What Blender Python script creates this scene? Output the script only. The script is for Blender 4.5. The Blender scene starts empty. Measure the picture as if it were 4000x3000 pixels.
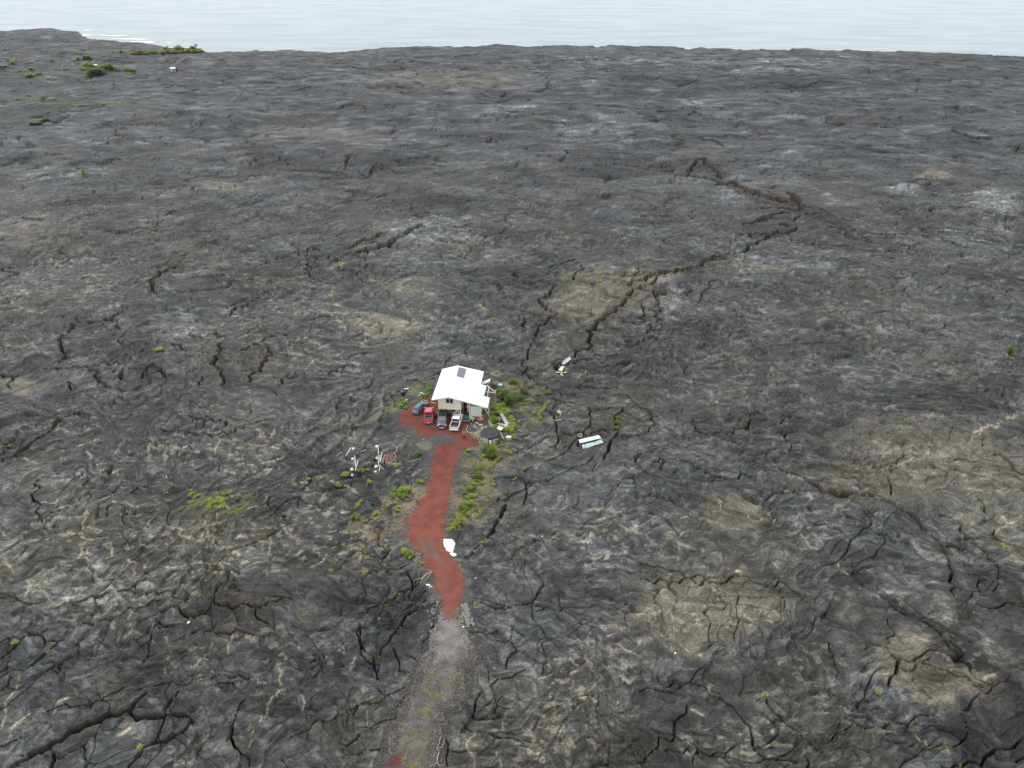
import bpy, bmesh, math, random
import numpy as np
from mathutils import Vector, Matrix, Euler
sc = bpy.context.scene
COL = sc.collection
R = math.radians
rnd = random.Random(7)
# ------------------------------------------------------------------ camera model (used to survey the ground plan from the photograph)
H = 84.0; PITCH = R(31); F = 2826.0
CP, SP = math.cos(PITCH), math.sin(PITCH)
def ray(x, y):
    u = (x-2000)/F; v = -(y-1500)/F
    return u, CP+v*SP, -SP+v*CP
def G0(x, y, z=0.0):
    a, b, c = ray(x, y); t = (z-H)/c
    return a*t, b*t
# ------------------------------------------------------------------ noise
_r = np.random.RandomState(11)
PERM = np.concatenate([_r.permutation(256)]*2).astype(np.int32)
GA = (_r.rand(256)*2*np.pi).astype(np.float32)
GX = np.cos(GA); GY = np.sin(GA)
J1 = _r.rand(256).astype(np.float32); J2 = _r.rand(256).astype(np.float32); J3 = _r.rand(256).astype(np.float32)
def perlin(x, y, s=0):
    x = np.asarray(x, np.float32)+s*17.13; y = np.asarray(y, np.float32)+s*9.71
    xi = np.floor(x); yi = np.floor(y); fx = x-xi; fy = y-yi
    xi = xi.astype(np.int32) & 255; yi = yi.astype(np.int32) & 255
    x1 = (xi+1) & 255; y1 = (yi+1) & 255
    u = fx*fx*fx*(fx*(fx*6-15)+10); v = fy*fy*fy*(fy*(fy*6-15)+10)
    px0 = PERM[xi]; px1 = PERM[x1]
    def g(p, yy, dx, dy):
        h = PERM[p+yy]; return GX[h]*dx+GY[h]*dy
    a = g(px0, yi, fx, fy); b = g(px1, yi, fx-1, fy); c = g(px0, y1, fx, fy-1); d = g(px1, y1, fx-1, fy-1)
    return 1.5*((a+(b-a)*u)*(1-v)+(c+(d-c)*u)*v)
def fbm(x, y, s=0, o=4, g=.5):
    r = 0; a = 1; f = 1
    for i in range(o):
        r = r+a*perlin(x*f, y*f, s+i*3); a *= g; f *= 2.03
    return r
def worley(x, y, s=0):
    x = np.asarray(x, np.float32)+s*13.7; y = np.asarray(y, np.float32)+s*5.3
    xi = np.floor(x).astype(np.int32); yi = np.floor(y).astype(np.int32)
    f1 = np.full(x.shape, 9., np.float32); f2 = f1.copy(); cid = np.zeros(x.shape, np.float32)
    for i in (-1, 0, 1):
        for j in (-1, 0, 1):
            cx = xi+i; cy = yi+j
            h = PERM[PERM[cx & 255]+(cy & 255)]
            dx = cx+.1+.8*J1[h]-x; dy = cy+.1+.8*J2[h]-y
            d = np.sqrt(dx*dx+dy*dy)
            m = d < f1
            f2 = np.where(m, f1, np.minimum(f2, d)); cid = np.where(m, J3[h], cid); f1 = np.where(m, d, f1)
    return f1, f2, cid
def sstep(a, b, x):
    t = np.clip((x-a)/(b-a), 0, 1); return t*t*(3-2*t)
# ------------------------------------------------------------------ materials
def nt(m): return m.node_tree.nodes, m.node_tree.links
def mat(name, col, rough=.7, metal=0, var=.15, scale=3.0, bump=0, bscale=30, spec=.4, alpha=1, wave=None):
    m = bpy.data.materials.new(name); m.use_nodes = True; N, L = nt(m)
    b = N['Principled BSDF']; b.inputs['Roughness'].default_value = rough; b.inputs['Metallic'].default_value = metal
    b.inputs['Specular IOR Level'].default_value = spec; b.inputs['Alpha'].default_value = alpha
    tc = N.new('ShaderNodeTexCoord'); no = N.new('ShaderNodeTexNoise'); no.inputs['Scale'].default_value = scale; no.inputs['Detail'].default_value = 6
    L.new(tc.outputs['Object'], no.inputs['Vector'])
    cr = N.new('ShaderNodeValToRGB'); cr.color_ramp.elements[0].position = .3; cr.color_ramp.elements[1].position = .7
    cr.color_ramp.elements[0].color = [max(0, c*(1-var)) for c in col]+[1]; cr.color_ramp.elements[1].color = [min(1, c*(1+var)) for c in col]+[1]
    L.new(no.outputs['Fac'], cr.inputs['Fac']); L.new(cr.outputs['Color'], b.inputs['Base Color'])
    if bump:
        n2 = N.new('ShaderNodeTexNoise'); n2.inputs['Scale'].default_value = bscale; L.new(tc.outputs['Object'], n2.inputs['Vector'])
        bp = N.new('ShaderNodeBump'); bp.inputs['Strength'].default_value = bump; bp.inputs['Distance'].default_value = .05
        L.new(n2.outputs['Fac'], bp.inputs['Height']); L.new(bp.outputs['Normal'], b.inputs['Normal'])
    return m
def leafmat(name, c1, c2, c3, rough=.55):
    m = bpy.data.materials.new(name); m.use_nodes = True; N, L = nt(m); b = N['Principled BSDF']
    b.inputs['Roughness'].default_value = rough; b.inputs['Specular IOR Level'].default_value = .3
    g = N.new('ShaderNodeNewGeometry'); oi = N.new('ShaderNodeObjectInfo'); cr = N.new('ShaderNodeValToRGB')
    ad = N.new('ShaderNodeMath'); ad.operation = 'MULTIPLY_ADD'; ad.inputs[1].default_value = .35
    sb = N.new('ShaderNodeMath'); sb.operation = 'MULTIPLY'; sb.inputs[1].default_value = .65
    L.new(g.outputs['Random Per Island'], sb.inputs[0]); L.new(oi.outputs['Random'], ad.inputs[0]); L.new(sb.outputs[0], ad.inputs[2])
    cr.color_ramp.elements[0].position = 0; cr.color_ramp.elements[0].color = (*c1, 1)
    cr.color_ramp.elements[1].position = 1; cr.color_ramp.elements[1].color = (*c3, 1)
    e = cr.color_ramp.elements.new(.5); e.color = (*c2, 1)
    L.new(ad.outputs[0], cr.inputs['Fac']); L.new(cr.outputs['Color'], b.inputs['Base Color'])
    tr = N.new('ShaderNodeBsdfTranslucent'); L.new(cr.outputs['Color'], tr.inputs['Color'])
    mx = N.new('ShaderNodeMixShader'); mx.inputs[0].default_value = .3
    L.new(b.outputs[0], mx.inputs[1]); L.new(tr.outputs[0], mx.inputs[2]); L.new(mx.outputs[0], N['Material Output'].inputs['Surface'])
    return m
# ------------------------------------------------------------------ mesh builder
class MB:
    def __init__(s): s.v = []; s.f = []
    def quad(s, *p):
        n = len(s.v); s.v += [tuple(q) for q in p]; s.f.append(tuple(range(n, n+len(p)))); return s
    def box(s, c, d, rz=0, rx=0, ry=0, M=None):
        m = Matrix.Translation(c) @ Euler((rx, ry, rz)).to_matrix().to_4x4()
        if M is not None: m = M @ m
        n = len(s.v)
        for x in (-.5, .5):
            for y in (-.5, .5):
                for z in (-.5, .5): s.v.append(tuple(m @ Vector((x*d[0], y*d[1], z*d[2]))))
        for q in ((0, 1, 3, 2), (4, 6, 7, 5), (0, 4, 5, 1), (2, 3, 7, 6), (0, 2, 6, 4), (1, 5, 7, 3)): s.f.append(tuple(n+i for i in q))
        return s
    def bar(s, a, b, w=.1, h=None):
        a = Vector(a); b = Vector(b); d = b-a; l = d.length
        if l < 1e-6: return s
        q = d.to_track_quat('Z', 'Y').to_matrix().to_4x4()
        return s.box((0, 0, l/2), (w, h or w, l), M=Matrix.Translation(a) @ q)
    def tube(s, pts, r, n=7, cap=True):
        rs = r if isinstance(r, (list, tuple)) else [r]*len(pts); P = [Vector(p) for p in pts]; base = len(s.v)
        for i, p in enumerate(P):
            d = (P[min(i+1, len(P)-1)]-P[max(i-1, 0)])
            if d.length < 1e-9: d = Vector((0, 0, 1))
            q = d.to_track_quat('Z', 'Y').to_matrix()
            for k in range(n):
                a = 2*math.pi*k/n; s.v.append(tuple(p+q @ Vector((math.cos(a)*rs[i], math.sin(a)*rs[i], 0))))
        for i in range(len(P)-1):
            for k in range(n):
                k2 = (k+1) % n; s.f.append((base+i*n+k, base+i*n+k2, base+(i+1)*n+k2, base+(i+1)*n+k))
        if cap:
            s.f.append(tuple(base+k for k in range(n))[::-1]); s.f.append(tuple(base+(len(P)-1)*n+k for k in range(n)))
        return s
    def lathe(s, prof, n=20, c=(0, 0, 0), cap=True):
        base = len(s.v)
        for r_, z in prof:
            for k in range(n):
                a = 2*math.pi*k/n; s.v.append((c[0]+r_*math.cos(a), c[1]+r_*math.sin(a), c[2]+z))
        for i in range(len(prof)-1):
            for k in range(n):
                k2 = (k+1) % n; s.f.append((base+i*n+k, base+i*n+k2, base+(i+1)*n+k2, base+(i+1)*n+k))
        if cap:
            s.f.append(tuple(base+k for k in range(n))[::-1]); s.f.append(tuple(base+(len(prof)-1)*n+k for k in range(n)))
        return s
    def rings(s, rg, closed=True, cap=True):
        base = len(s.v); n = len(rg[0])
        for r_ in rg: s.v += [tuple(p) for p in r_]
        for i in range(len(rg)-1):
            for k in range(n if closed else n-1):
                k2 = (k+1) % n; s.f.append((base+i*n+k, base+i*n+k2, base+(i+1)*n+k2, base+(i+1)*n+k))
        if cap:
            s.f.append(tuple(base+k for k in range(n))[::-1]); s.f.append(tuple(base+(len(rg)-1)*n+k for k in range(n)))
        return s
    def rock(s, c, d, seed=0, rz=0):
        r_ = random.Random(seed); bm = bmesh.new(); bmesh.ops.create_icosphere(bm, subdivisions=2 if d[0] > .5 else 1, radius=1)
        n = len(s.v); m = Matrix.Translation(c) @ Matrix.Rotation(rz, 4, 'Z'); bm.verts.ensure_lookup_table()
        for v in bm.verts:
            k = 1+r_.uniform(-.22, .16); p = Vector((v.co.x*d[0]*k/2, v.co.y*d[1]*k/2, v.co.z*d[2]*k/2)); s.v.append(tuple(m @ p))
        for f in bm.faces: s.f.append(tuple(n+v.index for v in f.verts))
        bm.free(); return s
    def build(s, name, m, parent=None, smooth=False, bevel=0):
        me = bpy.data.meshes.new(name); me.from_pydata(s.v, [], s.f); me.update()
        if bevel:
            bm = bmesh.new(); bm.from_mesh(me); bmesh.ops.recalc_face_normals(bm, faces=bm.faces)
            try: bmesh.ops.bevel(bm, geom=list(bm.edges), offset=bevel, segments=2, affect='EDGES', clamp_overlap=True)
            except Exception: pass
            bm.to_mesh(me); bm.free()
        else:
            bm = bmesh.new(); bm.from_mesh(me); bmesh.ops.recalc_face_normals(bm, faces=bm.faces); bm.to_mesh(me); bm.free()
        if smooth: me.polygons.foreach_set('use_smooth', [True]*len(me.polygons))
        if m: me.materials.append(m)
        o = bpy.data.objects.new(name, me); COL.objects.link(o)
        if parent: o.parent = parent
        return o
def tag(o, label, cat, group=None, kind=None):
    if kind: o['kind'] = kind
    else: o['category'] = cat
    if label: o['label'] = label
    if group: o['group'] = group
    return o
def empty(name, loc, rz=0, label=None, cat=None, group=None):
    o = bpy.data.objects.new(name, None); COL.objects.link(o); o.location = loc; o.rotation_euler = (0, 0, rz); o.empty_display_size = .3
    if label: tag(o, label, cat, group)
    return o
def copy_tree(o, parent=None):
    c = o.copy(); COL.objects.link(c); c.parent = parent
    for ch in list(o.children): copy_tree(ch, c)
    return c
# ------------------------------------------------------------------ traced marks of the lava field: (origin x, y, scale, [(width, red, points)...]) surveyed on the photograph
TR = []
def T(ox, oy, s, w, red, *pts): TR.append((w*s, red, [(ox+x*s, oy+y*s) for x, y in pts]))
a = (0, 1600, .8436)
T(*a, 20, 1, (40,1655),(130,1610),(210,1580),(290,1530),(370,1480),(450,1440),(540,1410),(600,1390),(640,1350),(680,1310))
T(*a, 15, 1, (600,1405),(680,1415),(760,1412),(800,1400),(850,1405)); T(*a, 8, 0, (760,1410),(765,1370),(790,1340),(825,1300))
T(*a, 8, 0, (765,1415),(750,1450),(725,1500),(715,1520)); T(*a, 12, 1, (890,1430),(850,1470),(800,1500),(720,1530),(660,1560),(620,1610),(590,1650))
T(*a, 6, 0, (850,1400),(890,1430)); T(*a, 12, 0, (250,1590),(235,1655)); T(*a, 12, 1, (0,220),(60,180),(130,140),(180,105),(250,50),(330,15),(370,-5))
T(*a, 8, 1, (370,1000),(430,992),(500,970),(570,950),(650,925),(700,905),(745,890)); T(*a, 6, 0, (60,1050),(130,1040),(180,1030),(210,1010))
T(*a, 4, 0, (0,1070),(60,1050),(150,1045),(240,1060)); T(*a, 6, 0, (240,1065),(320,1050),(350,1020)); T(*a, 7, 1, (250,910),(380,880),(480,860),(560,850),(620,835),(720,810))
T(*a, 4, 0, (680,855),(740,865),(820,862)); T(*a, 7, 0, (790,912),(830,920),(865,955),(930,940),(990,905)); T(*a, 13, 1, (990,905),(1050,912),(1110,915),(1150,912),(1200,925))
T(*a, 4, 0, (990,905),(1000,870),(1030,820)); T(*a, 5, 0, (1190,925),(1180,950),(1200,970),(1240,985)); T(*a, 6, 0, (1200,920),(1250,895),(1310,870),(1350,880))
T(*a, 7, 1, (880,1012),(960,1010),(1030,1018),(1120,1018),(1180,1030),(1240,1032)); T(*a, 4, 0, (650,1170),(690,1110),(680,1060),(700,1020),(740,980),(800,990))
T(*a, 5, 0, (400,1375),(500,1345),(600,1310),(700,1275),(800,1250),(890,1235),(1000,1200),(1100,1205),(1170,1220)); T(*a, 6, 0, (1000,1245),(1090,1235))
T(*a, 6, 0, (1085,1410),(1070,1460),(1065,1510),(1085,1560),(1120,1590),(1150,1650)); T(*a, 4, 0, (1085,1410),(1110,1360),(1130,1340))
T(*a, 7, 0, (0,1140),(40,1110),(90,1080)); T(*a, 7, 0, (0,1290),(50,1235),(90,1215),(150,1170),(220,1110),(270,1070)); T(*a, 5, 0, (0,870),(80,880),(160,890))
T(*a, 4, 0, (180,530),(185,490),(180,440),(170,370),(185,340)); T(*a, 3, 0, (180,520),(240,490),(320,470)); T(*a, 4, 0, (650,410),(610,400),(640,380),(700,370))
T(*a, 4, 0, (750,105),(830,110),(900,120),(970,130),(1060,128),(1100,100),(1190,65),(1240,50)); T(*a, 7, 0, (1040,78),(1045,45)); T(*a, 5, 0, (850,30),(950,45),(1020,40))
T(*a, 4, 0, (1740,1240),(1755,1180),(1700,1120),(1670,1060),(1665,1000)); T(*a, 4, 0, (1340,1510),(1420,1470),(1500,1430),(1600,1390),(1700,1360),(1778,1340))
T(*a, 4, 0, (0,1555),(60,1530),(100,1520)); T(*a, 4, 0, (60,1600),(150,1590),(240,1575)); T(*a, 4, 0, (220,1400),(330,1385),(430,1360),(520,1310),(620,1270))
a = (1400, 2000, .30136)
T(*a, 20, 1, (0,1300),(100,1290),(200,1240),(290,1190),(370,1180),(450,1130),(520,1070),(600,1010),(720,975),(790,930))
T(*a, 18, 0, (880,1160),(810,1220),(760,1290),(690,1350),(620,1370),(580,1430),(510,1540),(490,1580),(420,1640))
T(*a, 34, 1, (1915,-95),(1870,0),(1850,60),(1790,130),(1750,220),(1740,260),(1690,310),(1640,360)); T(*a, 13, 0, (1640,360),(1560,440),(1490,500),(1430,550),(1370,600))
T(*a, 10, 0, (1590,1175),(1680,1210),(1780,1245),(1890,1255),(1990,1230)); T(*a, 8, 0, (1490,1600),(1600,1590),(1720,1570),(1800,1530))
T(*a, 7, 0, (360,780),(430,740),(520,730),(620,700)); T(*a, 7, 0, (700,960),(690,880),(640,800)); T(*a, 8, 0, (0,350),(80,380),(130,400),(180,370),(240,350)); T(*a, 7, 0, (260,420),(340,440),(440,430))
a = (1350, 2400, .36157)
T(*a, 7, 0, (150,100),(155,200),(165,330),(170,410),(230,470),(290,520),(320,580),(340,660),(370,720)); T(*a, 9, 0, (720,0),(640,40),(610,110),(560,190),(500,240),(480,300),(390,360),(370,420))
T(*a, 8, 0, (960,80),(940,180),(890,250),(870,310),(820,340)); T(*a, 5, 0, (520,370),(550,440),(580,530),(580,600),(690,630),(740,630))
T(*a, 7, 0, (0,1010),(80,990),(160,940),(300,900),(430,870),(560,830),(640,800)); T(*a, 9, 0, (130,1195),(200,1200),(290,1185),(400,1150),(540,1130))
T(*a, 6, 0, (0,1380),(60,1350),(140,1300),(200,1260)); T(*a, 10, 1, (0,1480),(110,1480),(160,1460),(240,1445),(420,1450)); T(*a, 11, 0, (1100,1655),(1090,1560),(1110,1500),(1115,1400),(1070,1370))
T(*a, 6, 0, (1110,1465),(1190,1475),(1300,1465)); T(*a, 9, 0, (1250,1150),(1290,1210),(1370,1270),(1420,1300),(1560,1305),(1660,1325),(1790,1335),(1860,1370),(1936,1430)); T(*a, 15, 1, (1400,1292),(1480,1305),(1560,1308))
T(*a, 9, 0, (1340,230),(1420,235),(1500,205)); T(*a, 8, 0, (1800,150),(1860,180),(1936,235)); T(*a, 6, 0, (1790,290),(1860,380),(1790,430),(1750,500),(1730,570))
T(*a, 6, 0, (1936,600),(1850,640),(1800,680),(1700,700),(1640,720),(1560,790)); T(*a, 5, 0, (1450,860),(1400,950),(1390,1050),(1370,1100)); T(*a, 6, 0, (1610,1060),(1640,990),(1700,1020),(1780,1020)); T(*a, 5, 0, (1640,990),(1640,950),(1700,900))
T(*a, 5, 0, (640,450),(720,480),(790,520)); T(*a, 5, 0, (540,1010),(600,960),(640,900))
a = (2500, 1600, .8436)
T(*a, 9, 0, (640,290),(700,310),(740,325),(790,355)); T(*a, 21, 1, (790,355),(850,390),(920,405),(960,400),(1030,412)); T(*a, 9, 0, (1030,400),(1110,415),(1170,450),(1230,490),(1290,540),(1350,590))
T(*a, 9, 1, (1350,590),(1390,640),(1420,680),(1435,730),(1440,780),(1450,870)); T(*a, 4, 0, (1390,635),(1500,645),(1550,660)); T(*a, 3, 0, (100,1245),(200,1245),(310,1260))
T(*a, 9, 0, (310,1260),(380,1300),(430,1340),(480,1400),(510,1430),(530,1490),(555,1570)); T(*a, 7, 0, (555,1570),(590,1595),(690,1605),(730,1615)); T(*a, 7, 0, (590,1320),(620,1380),(690,1440),(760,1510),(820,1560),(870,1585))
T(*a, 8, 1, (1140,1100),(1165,1140),(1195,1160),(1190,1200),(1165,1240),(1150,1280)); T(*a, 5, 0, (1195,1155),(1280,1180),(1380,1205),(1470,1240),(1590,1280))
T(*a, 4, 0, (890,1525),(950,1490),(1040,1475),(1100,1480),(1230,1475),(1330,1465),(1430,1490),(1490,1530),(1520,1490),(1500,1440)); T(*a, 4, 0, (1490,1530),(1400,1555),(1330,1580))
T(*a, 6, 0, (1360,500),(1460,520),(1510,580),(1560,630),(1640,720),(1700,770)); T(*a, 7, 1, (1620,190),(1680,220),(1720,260),(1778,310)); T(*a, 7, 0, (1430,235),(1500,230),(1570,245)); T(*a, 4, 0, (1640,290),(1720,310),(1778,340))
T(*a, 4, 0, (930,310),(1000,340),(1090,375)); T(*a, 10, 0, (940,485),(990,515),(1020,530)); T(*a, 5, 0, (780,515),(860,525),(920,550),(970,600)); T(*a, 5, 0, (960,540),(1060,560),(1110,590),(1200,620),(1260,640),(1300,690))
T(*a, 6, 0, (1155,410),(1155,370),(1125,330)); T(*a, 10, 0, (650,40),(690,45),(750,45)); T(*a, 4, 0, (250,50),(255,90),(300,120),(400,125),(500,80),(550,20)); T(*a, 5, 0, (60,260),(160,240),(240,270),(320,310),(400,325),(520,320))
T(*a, 5, 0, (0,10),(60,50),(40,110)); T(*a, 5, 0, (0,420),(80,430),(150,450)); T(*a, 6, 0, (0,790),(150,790),(300,780),(380,790),(420,760),(500,760),(570,800),(680,800),(730,850),(760,880)); T(*a, 4, 0, (0,720),(120,740),(250,760),(360,760))
T(*a, 9, 0, (1150,900),(1250,950),(1340,980),(1400,1040),(1440,1110),(1500,1180),(1570,1215)); T(*a, 8, 0, (770,1655),(775,1590)); T(*a, 6, 0, (880,1070),(910,1130),(920,1190)); T(*a, 4, 0, (1560,430),(1590,480),(1640,520)); T(*a, 5, 0, (1640,560),(1660,600))
T(*a, 4, 0, (0,1285),(80,1265),(160,1275)); T(*a, 8, 0, (1778,1520),(1640,1570),(1600,1600),(1500,1640),(1400,1650)); T(*a, 5, 0, (1300,110),(1350,140),(1370,170)); T(*a, 5, 0, (1160,1080),(1170,1010),(1150,960))
T(*a, 5, 0, (220,1340),(170,1450),(90,1540),(20,1600)); T(*a, 4, 0, (100,1560),(230,1540),(330,1580),(420,1560)); T(*a, 4, 0, (690,200),(680,160),(690,100),(670,50)); T(*a, 5, 0, (1540,870),(1560,820),(1600,790)); T(*a, 5, 0, (1560,900),(1650,915),(1778,910))
a = (0, 500, .6781)
T(*a, 11, 1, (1275,1240),(1270,1300),(1240,1350),(1250,1385),(1290,1400),(1290,1440),(1280,1475)); T(*a, 9, 1, (1560,1290),(1530,1340),(1470,1400),(1430,1450)); T(*a, 7, 0, (1390,1270),(1470,1250),(1520,1230),(1560,1200),(1650,1190)); T(*a, 5, 0, (1480,1250),(1540,1260),(1560,1290))
T(*a, 9, 1, (310,1350),(380,1360),(440,1355),(520,1375),(560,1400),(580,1450),(600,1475)); T(*a, 5, 0, (520,1360),(620,1350),(720,1345)); T(*a, 9, 1, (0,1390),(60,1400),(90,1390)); T(*a, 7, 0, (60,1400),(40,1450))
T(*a, 9, 1, (410,1130),(400,1180),(350,1200),(350,1250),(370,1280),(330,1320)); T(*a, 15, 0, (700,1440),(690,1410),(740,1390),(840,1400),(880,1380),(930,1390),(990,1430)); T(*a, 8, 0, (840,1400),(820,1440)); T(*a, 9, 0, (1960,1360),(1990,1350),(2030,1355)); T(*a, 5, 0, (1890,1400),(1940,1370))
T(*a, 6, 0, (990,1240),(1040,1260),(1080,1290)); T(*a, 6, 0, (1090,1160),(1150,1190),(1200,1210)); T(*a, 9, 1, (900,955),(870,940),(875,910),(865,880),(890,850),(920,820),(970,790),(1050,780))
T(*a, 9, 0, (1990,690),(2060,660),(2150,650),(2200,625)); T(*a, 8, 0, (1890,720),(1950,760)); T(*a, 7, 0, (1750,820),(1790,750),(1830,730)); T(*a, 6, 0, (1740,700),(1770,685),(1800,670),(1840,690)); T(*a, 5, 0, (1940,300),(1990,290)); T(*a, 5, 0, (1990,370),(2030,375))
T(*a, 6, 0, (950,520),(980,500),(1030,490)); T(*a, 5, 0, (680,185),(730,180),(780,175)); T(*a, 6, 1, (1320,1040),(1390,990),(1480,965),(1550,960)); T(*a, 9, 0, (470,835),(510,825)); T(*a, 5, 0, (870,610),(950,600)); T(*a, 5, 0, (1180,1180),(1240,1150),(1290,1190)); T(*a, 5, 0, (1150,1475),(1165,1440)); T(*a, 5, 0, (700,1050),(640,1090),(560,1100))
T(*a, 6, 0, (400,1475),(380,1440)); T(*a, 5, 0, (1600,1475),(1620,1440),(1700,1400)); T(*a, 5, 0, (130,510),(190,520),(240,530)); T(*a, 4, 0, (560,210),(640,190),(670,180))
a = (2500, 0, .6781)
T(*a, 12, 1, (440,1050),(480,1040),(540,1030),(580,1060),(620,1075),(680,1110),(740,1130),(800,1150),(850,1170)); T(*a, 13, 1, (850,1105),(890,1130),(900,1170),(940,1190),(920,1220)); T(*a, 7, 0, (940,1190),(1030,1200),(1090,1230),(1110,1260)); T(*a, 8, 0, (890,1290),(950,1260),(1000,1255),(1050,1230))
T(*a, 5, 0, (700,1280),(760,1270)); T(*a, 10, 1, (800,1310),(830,1305),(850,1320)); T(*a, 5, 0, (620,1340),(640,1370)); T(*a, 5, 0, (730,1340),(740,1370)); T(*a, 7, 0, (1100,1320),(1160,1330),(1220,1335),(1260,1310)); T(*a, 5, 0, (1280,1330),(1360,1350),(1500,1350),(1700,1360),(1800,1400),(1900,1420))
T(*a, 9, 1, (270,1000),(310,960),(360,940),(390,970),(440,980),(470,1010)); T(*a, 9, 0, (350,790),(370,810),(420,800),(450,820),(480,835)); T(*a, 6, 0, (490,770),(600,775),(660,770)); T(*a, 5, 0, (550,890),(570,920),(540,935),(490,945)); T(*a, 9, 0, (1630,1200),(1670,1220),(1680,1190)); T(*a, 9, 0, (1790,1180),(1850,1190),(1880,1210),(1920,1180))
T(*a, 8, 0, (1790,1390),(1850,1400),(1930,1425)); T(*a, 5, 0, (280,650),(320,630),(350,650)); T(*a, 6, 0, (840,535),(900,520),(950,515)); T(*a, 6, 1, (440,1465),(550,1470)); T(*a, 6, 0, (1730,635),(1830,635)); T(*a, 5, 0, (1890,620),(1950,640)); T(*a, 7, 0, (1390,680),(1440,685)); T(*a, 6, 0, (1390,720),(1470,720)); T(*a, 6, 0, (1740,745),(1840,770),(1930,790),(2030,785)); T(*a, 6, 0, (1210,790),(1280,800)); T(*a, 4, 0, (780,495),(860,490),(1000,490))
T(*a, 5, 0, (430,600),(500,605)); T(*a, 5, 0, (720,575),(780,590),(800,610)); T(*a, 5, 0, (1610,1060),(1680,1050)); T(*a, 5, 0, (1200,1380),(1300,1400)); T(*a, 5, 0, (1340,780),(1400,800)); T(*a, 5, 0, (1000,1400),(1080,1410))
T(*a, 20, 1, (560,1045),(620,1080),(690,1115),(760,1140),(830,1165)); T(*a, 20, 1, (860,1110),(895,1140),(910,1175),(945,1190)); T(*a, 12, 0, (600,1290),(680,1280),(760,1250),(850,1230)); T(*a, 12, 0, (700,1200),(790,1195),(880,1215),(960,1250)); T(*a, 10, 0, (660,1350),(740,1345),(830,1350),(900,1330))
a = (1800, 900, .4069)
T(*a, 13, 0, (900,540),(880,570),(820,605),(760,650),(790,680),(835,710),(820,750),(870,770),(890,800)); T(*a, 15, 1, (920,815),(880,850),(840,885)); T(*a, 8, 0, (840,885),(770,920),(740,960)); T(*a, 15, 0, (740,960),(735,990),(710,1020))
T(*a, 12, 1, (690,1045),(720,1060),(660,1090),(655,1130),(640,1170),(640,1210),(590,1260),(580,1285)); T(*a, 9, 0, (600,840),(610,880),(625,940)); T(*a, 6, 0, (580,770),(660,795),(720,790)); T(*a, 8, 0, (1700,390),(1700,430),(1650,480),(1630,540),(1645,600)); T(*a, 9, 0, (2060,400),(1990,410),(1920,440),(1880,480),(1840,520),(1780,550),(1720,580),(1640,610))
T(*a, 17, 1, (1640,610),(1615,660),(1575,690),(1560,730),(1490,760),(1450,810),(1380,840),(1330,870),(1300,920),(1250,960),(1230,1030),(1245,1080),(1230,1130)); T(*a, 13, 0, (1230,1130),(1180,1125),(1105,1135),(1100,1190),(1060,1210),(1000,1250)); T(*a, 32, 0, (990,1250),(940,1280),(910,1290),(930,1330))
T(*a, 15, 0, (1850,590),(1900,600),(1980,600)); T(*a, 14, 0, (1865,600),(1875,650),(1910,690)); T(*a, 5, 0, (1910,690),(1880,800),(1900,900)); T(*a, 13, 0, (860,345),(910,325),(960,325),(1020,300),(1090,285)); T(*a, 6, 0, (1150,345),(1180,370),(1270,390)); T(*a, 6, 0, (1180,370),(1100,430),(1060,490),(960,500))
T(*a, 7, 0, (1110,1250),(1150,1220),(1240,1215)); T(*a, 6, 0, (1100,1200),(1110,1270),(1020,1280)); T(*a, 10, 1, (1570,1100),(1620,1105),(1700,1085),(1760,1050)); T(*a, 7, 0, (1280,960),(1380,940),(1480,930),(1570,945)); T(*a, 6, 0, (1510,840),(1560,850),(1600,880),(1660,885)); T(*a, 5, 0, (1700,690),(1750,760),(1740,880),(1830,910),(1890,985))
T(*a, 10, 0, (640,1300),(650,1380),(700,1420),(740,1475)); T(*a, 6, 0, (455,360),(500,410),(550,450)); T(*a, 7, 0, (260,460),(340,490),(390,520)); T(*a, 9, 0, (780,430),(850,435)); T(*a, 7, 0, (1780,1020),(1850,1060),(1950,1065),(2050,1050)); T(*a, 6, 0, (1010,190),(1090,195)); T(*a, 6, 0, (2212,570),(2150,600),(2212,640)); T(*a, 5, 0, (540,1310),(590,1370)); T(*a, 5, 0, (2212,360),(2120,400)); T(*a, 5, 0, (370,1220),(430,1210)); T(*a, 5, 0, (400,1250),(600,1220)); T(*a, 4, 0, (0,380),(90,350),(170,330)); T(*a, 5, 0, (1460,70),(1500,60),(1530,75))
T(0, 0, 1.8083, 4.5, 1, (1375,615),(1400,600),(1440,588),(1480,580),(1510,572),(1528,556),(1548,545)); T(0, 0, 1.8083, 3, 0, (1548,545),(1600,538),(1640,520),(1680,500)); T(0, 0, 1.8083, 5, 0, (770,540),(830,530),(880,510),(910,490)); T(0, 0, 1.8083, 6, 0, (1590,400),(1560,390),(1545,380),(1500,375))
a = (2100, 1350, .2712)
T(*a, 11, 0, (110,540),(120,620),(230,630),(290,660),(340,690),(450,705),(550,710)); T(*a, 26, 1, (210,740),(260,780),(340,810)); T(*a, 14, 0, (380,800),(480,820),(560,840),(650,865),(690,890),(760,950),(790,1050),(770,1130),(720,1190),(660,1250),(655,1300))
T(*a, 18, 0, (270,830),(230,890),(155,950),(240,1000),(260,1080),(270,1140),(265,1230),(295,1290),(295,1360)); T(*a, 14, 0, (295,1380),(240,1445)); T(*a, 11, 0, (850,940),(950,940),(1050,920),(1140,915)); T(*a, 24, 1, (1225,930),(1225,970),(1170,1010),(1130,1100),(1130,1200)); T(*a, 24, 1, (1160,1260),(1110,1320),(1050,1390),(1020,1500),(970,1580),(950,1660))
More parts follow.
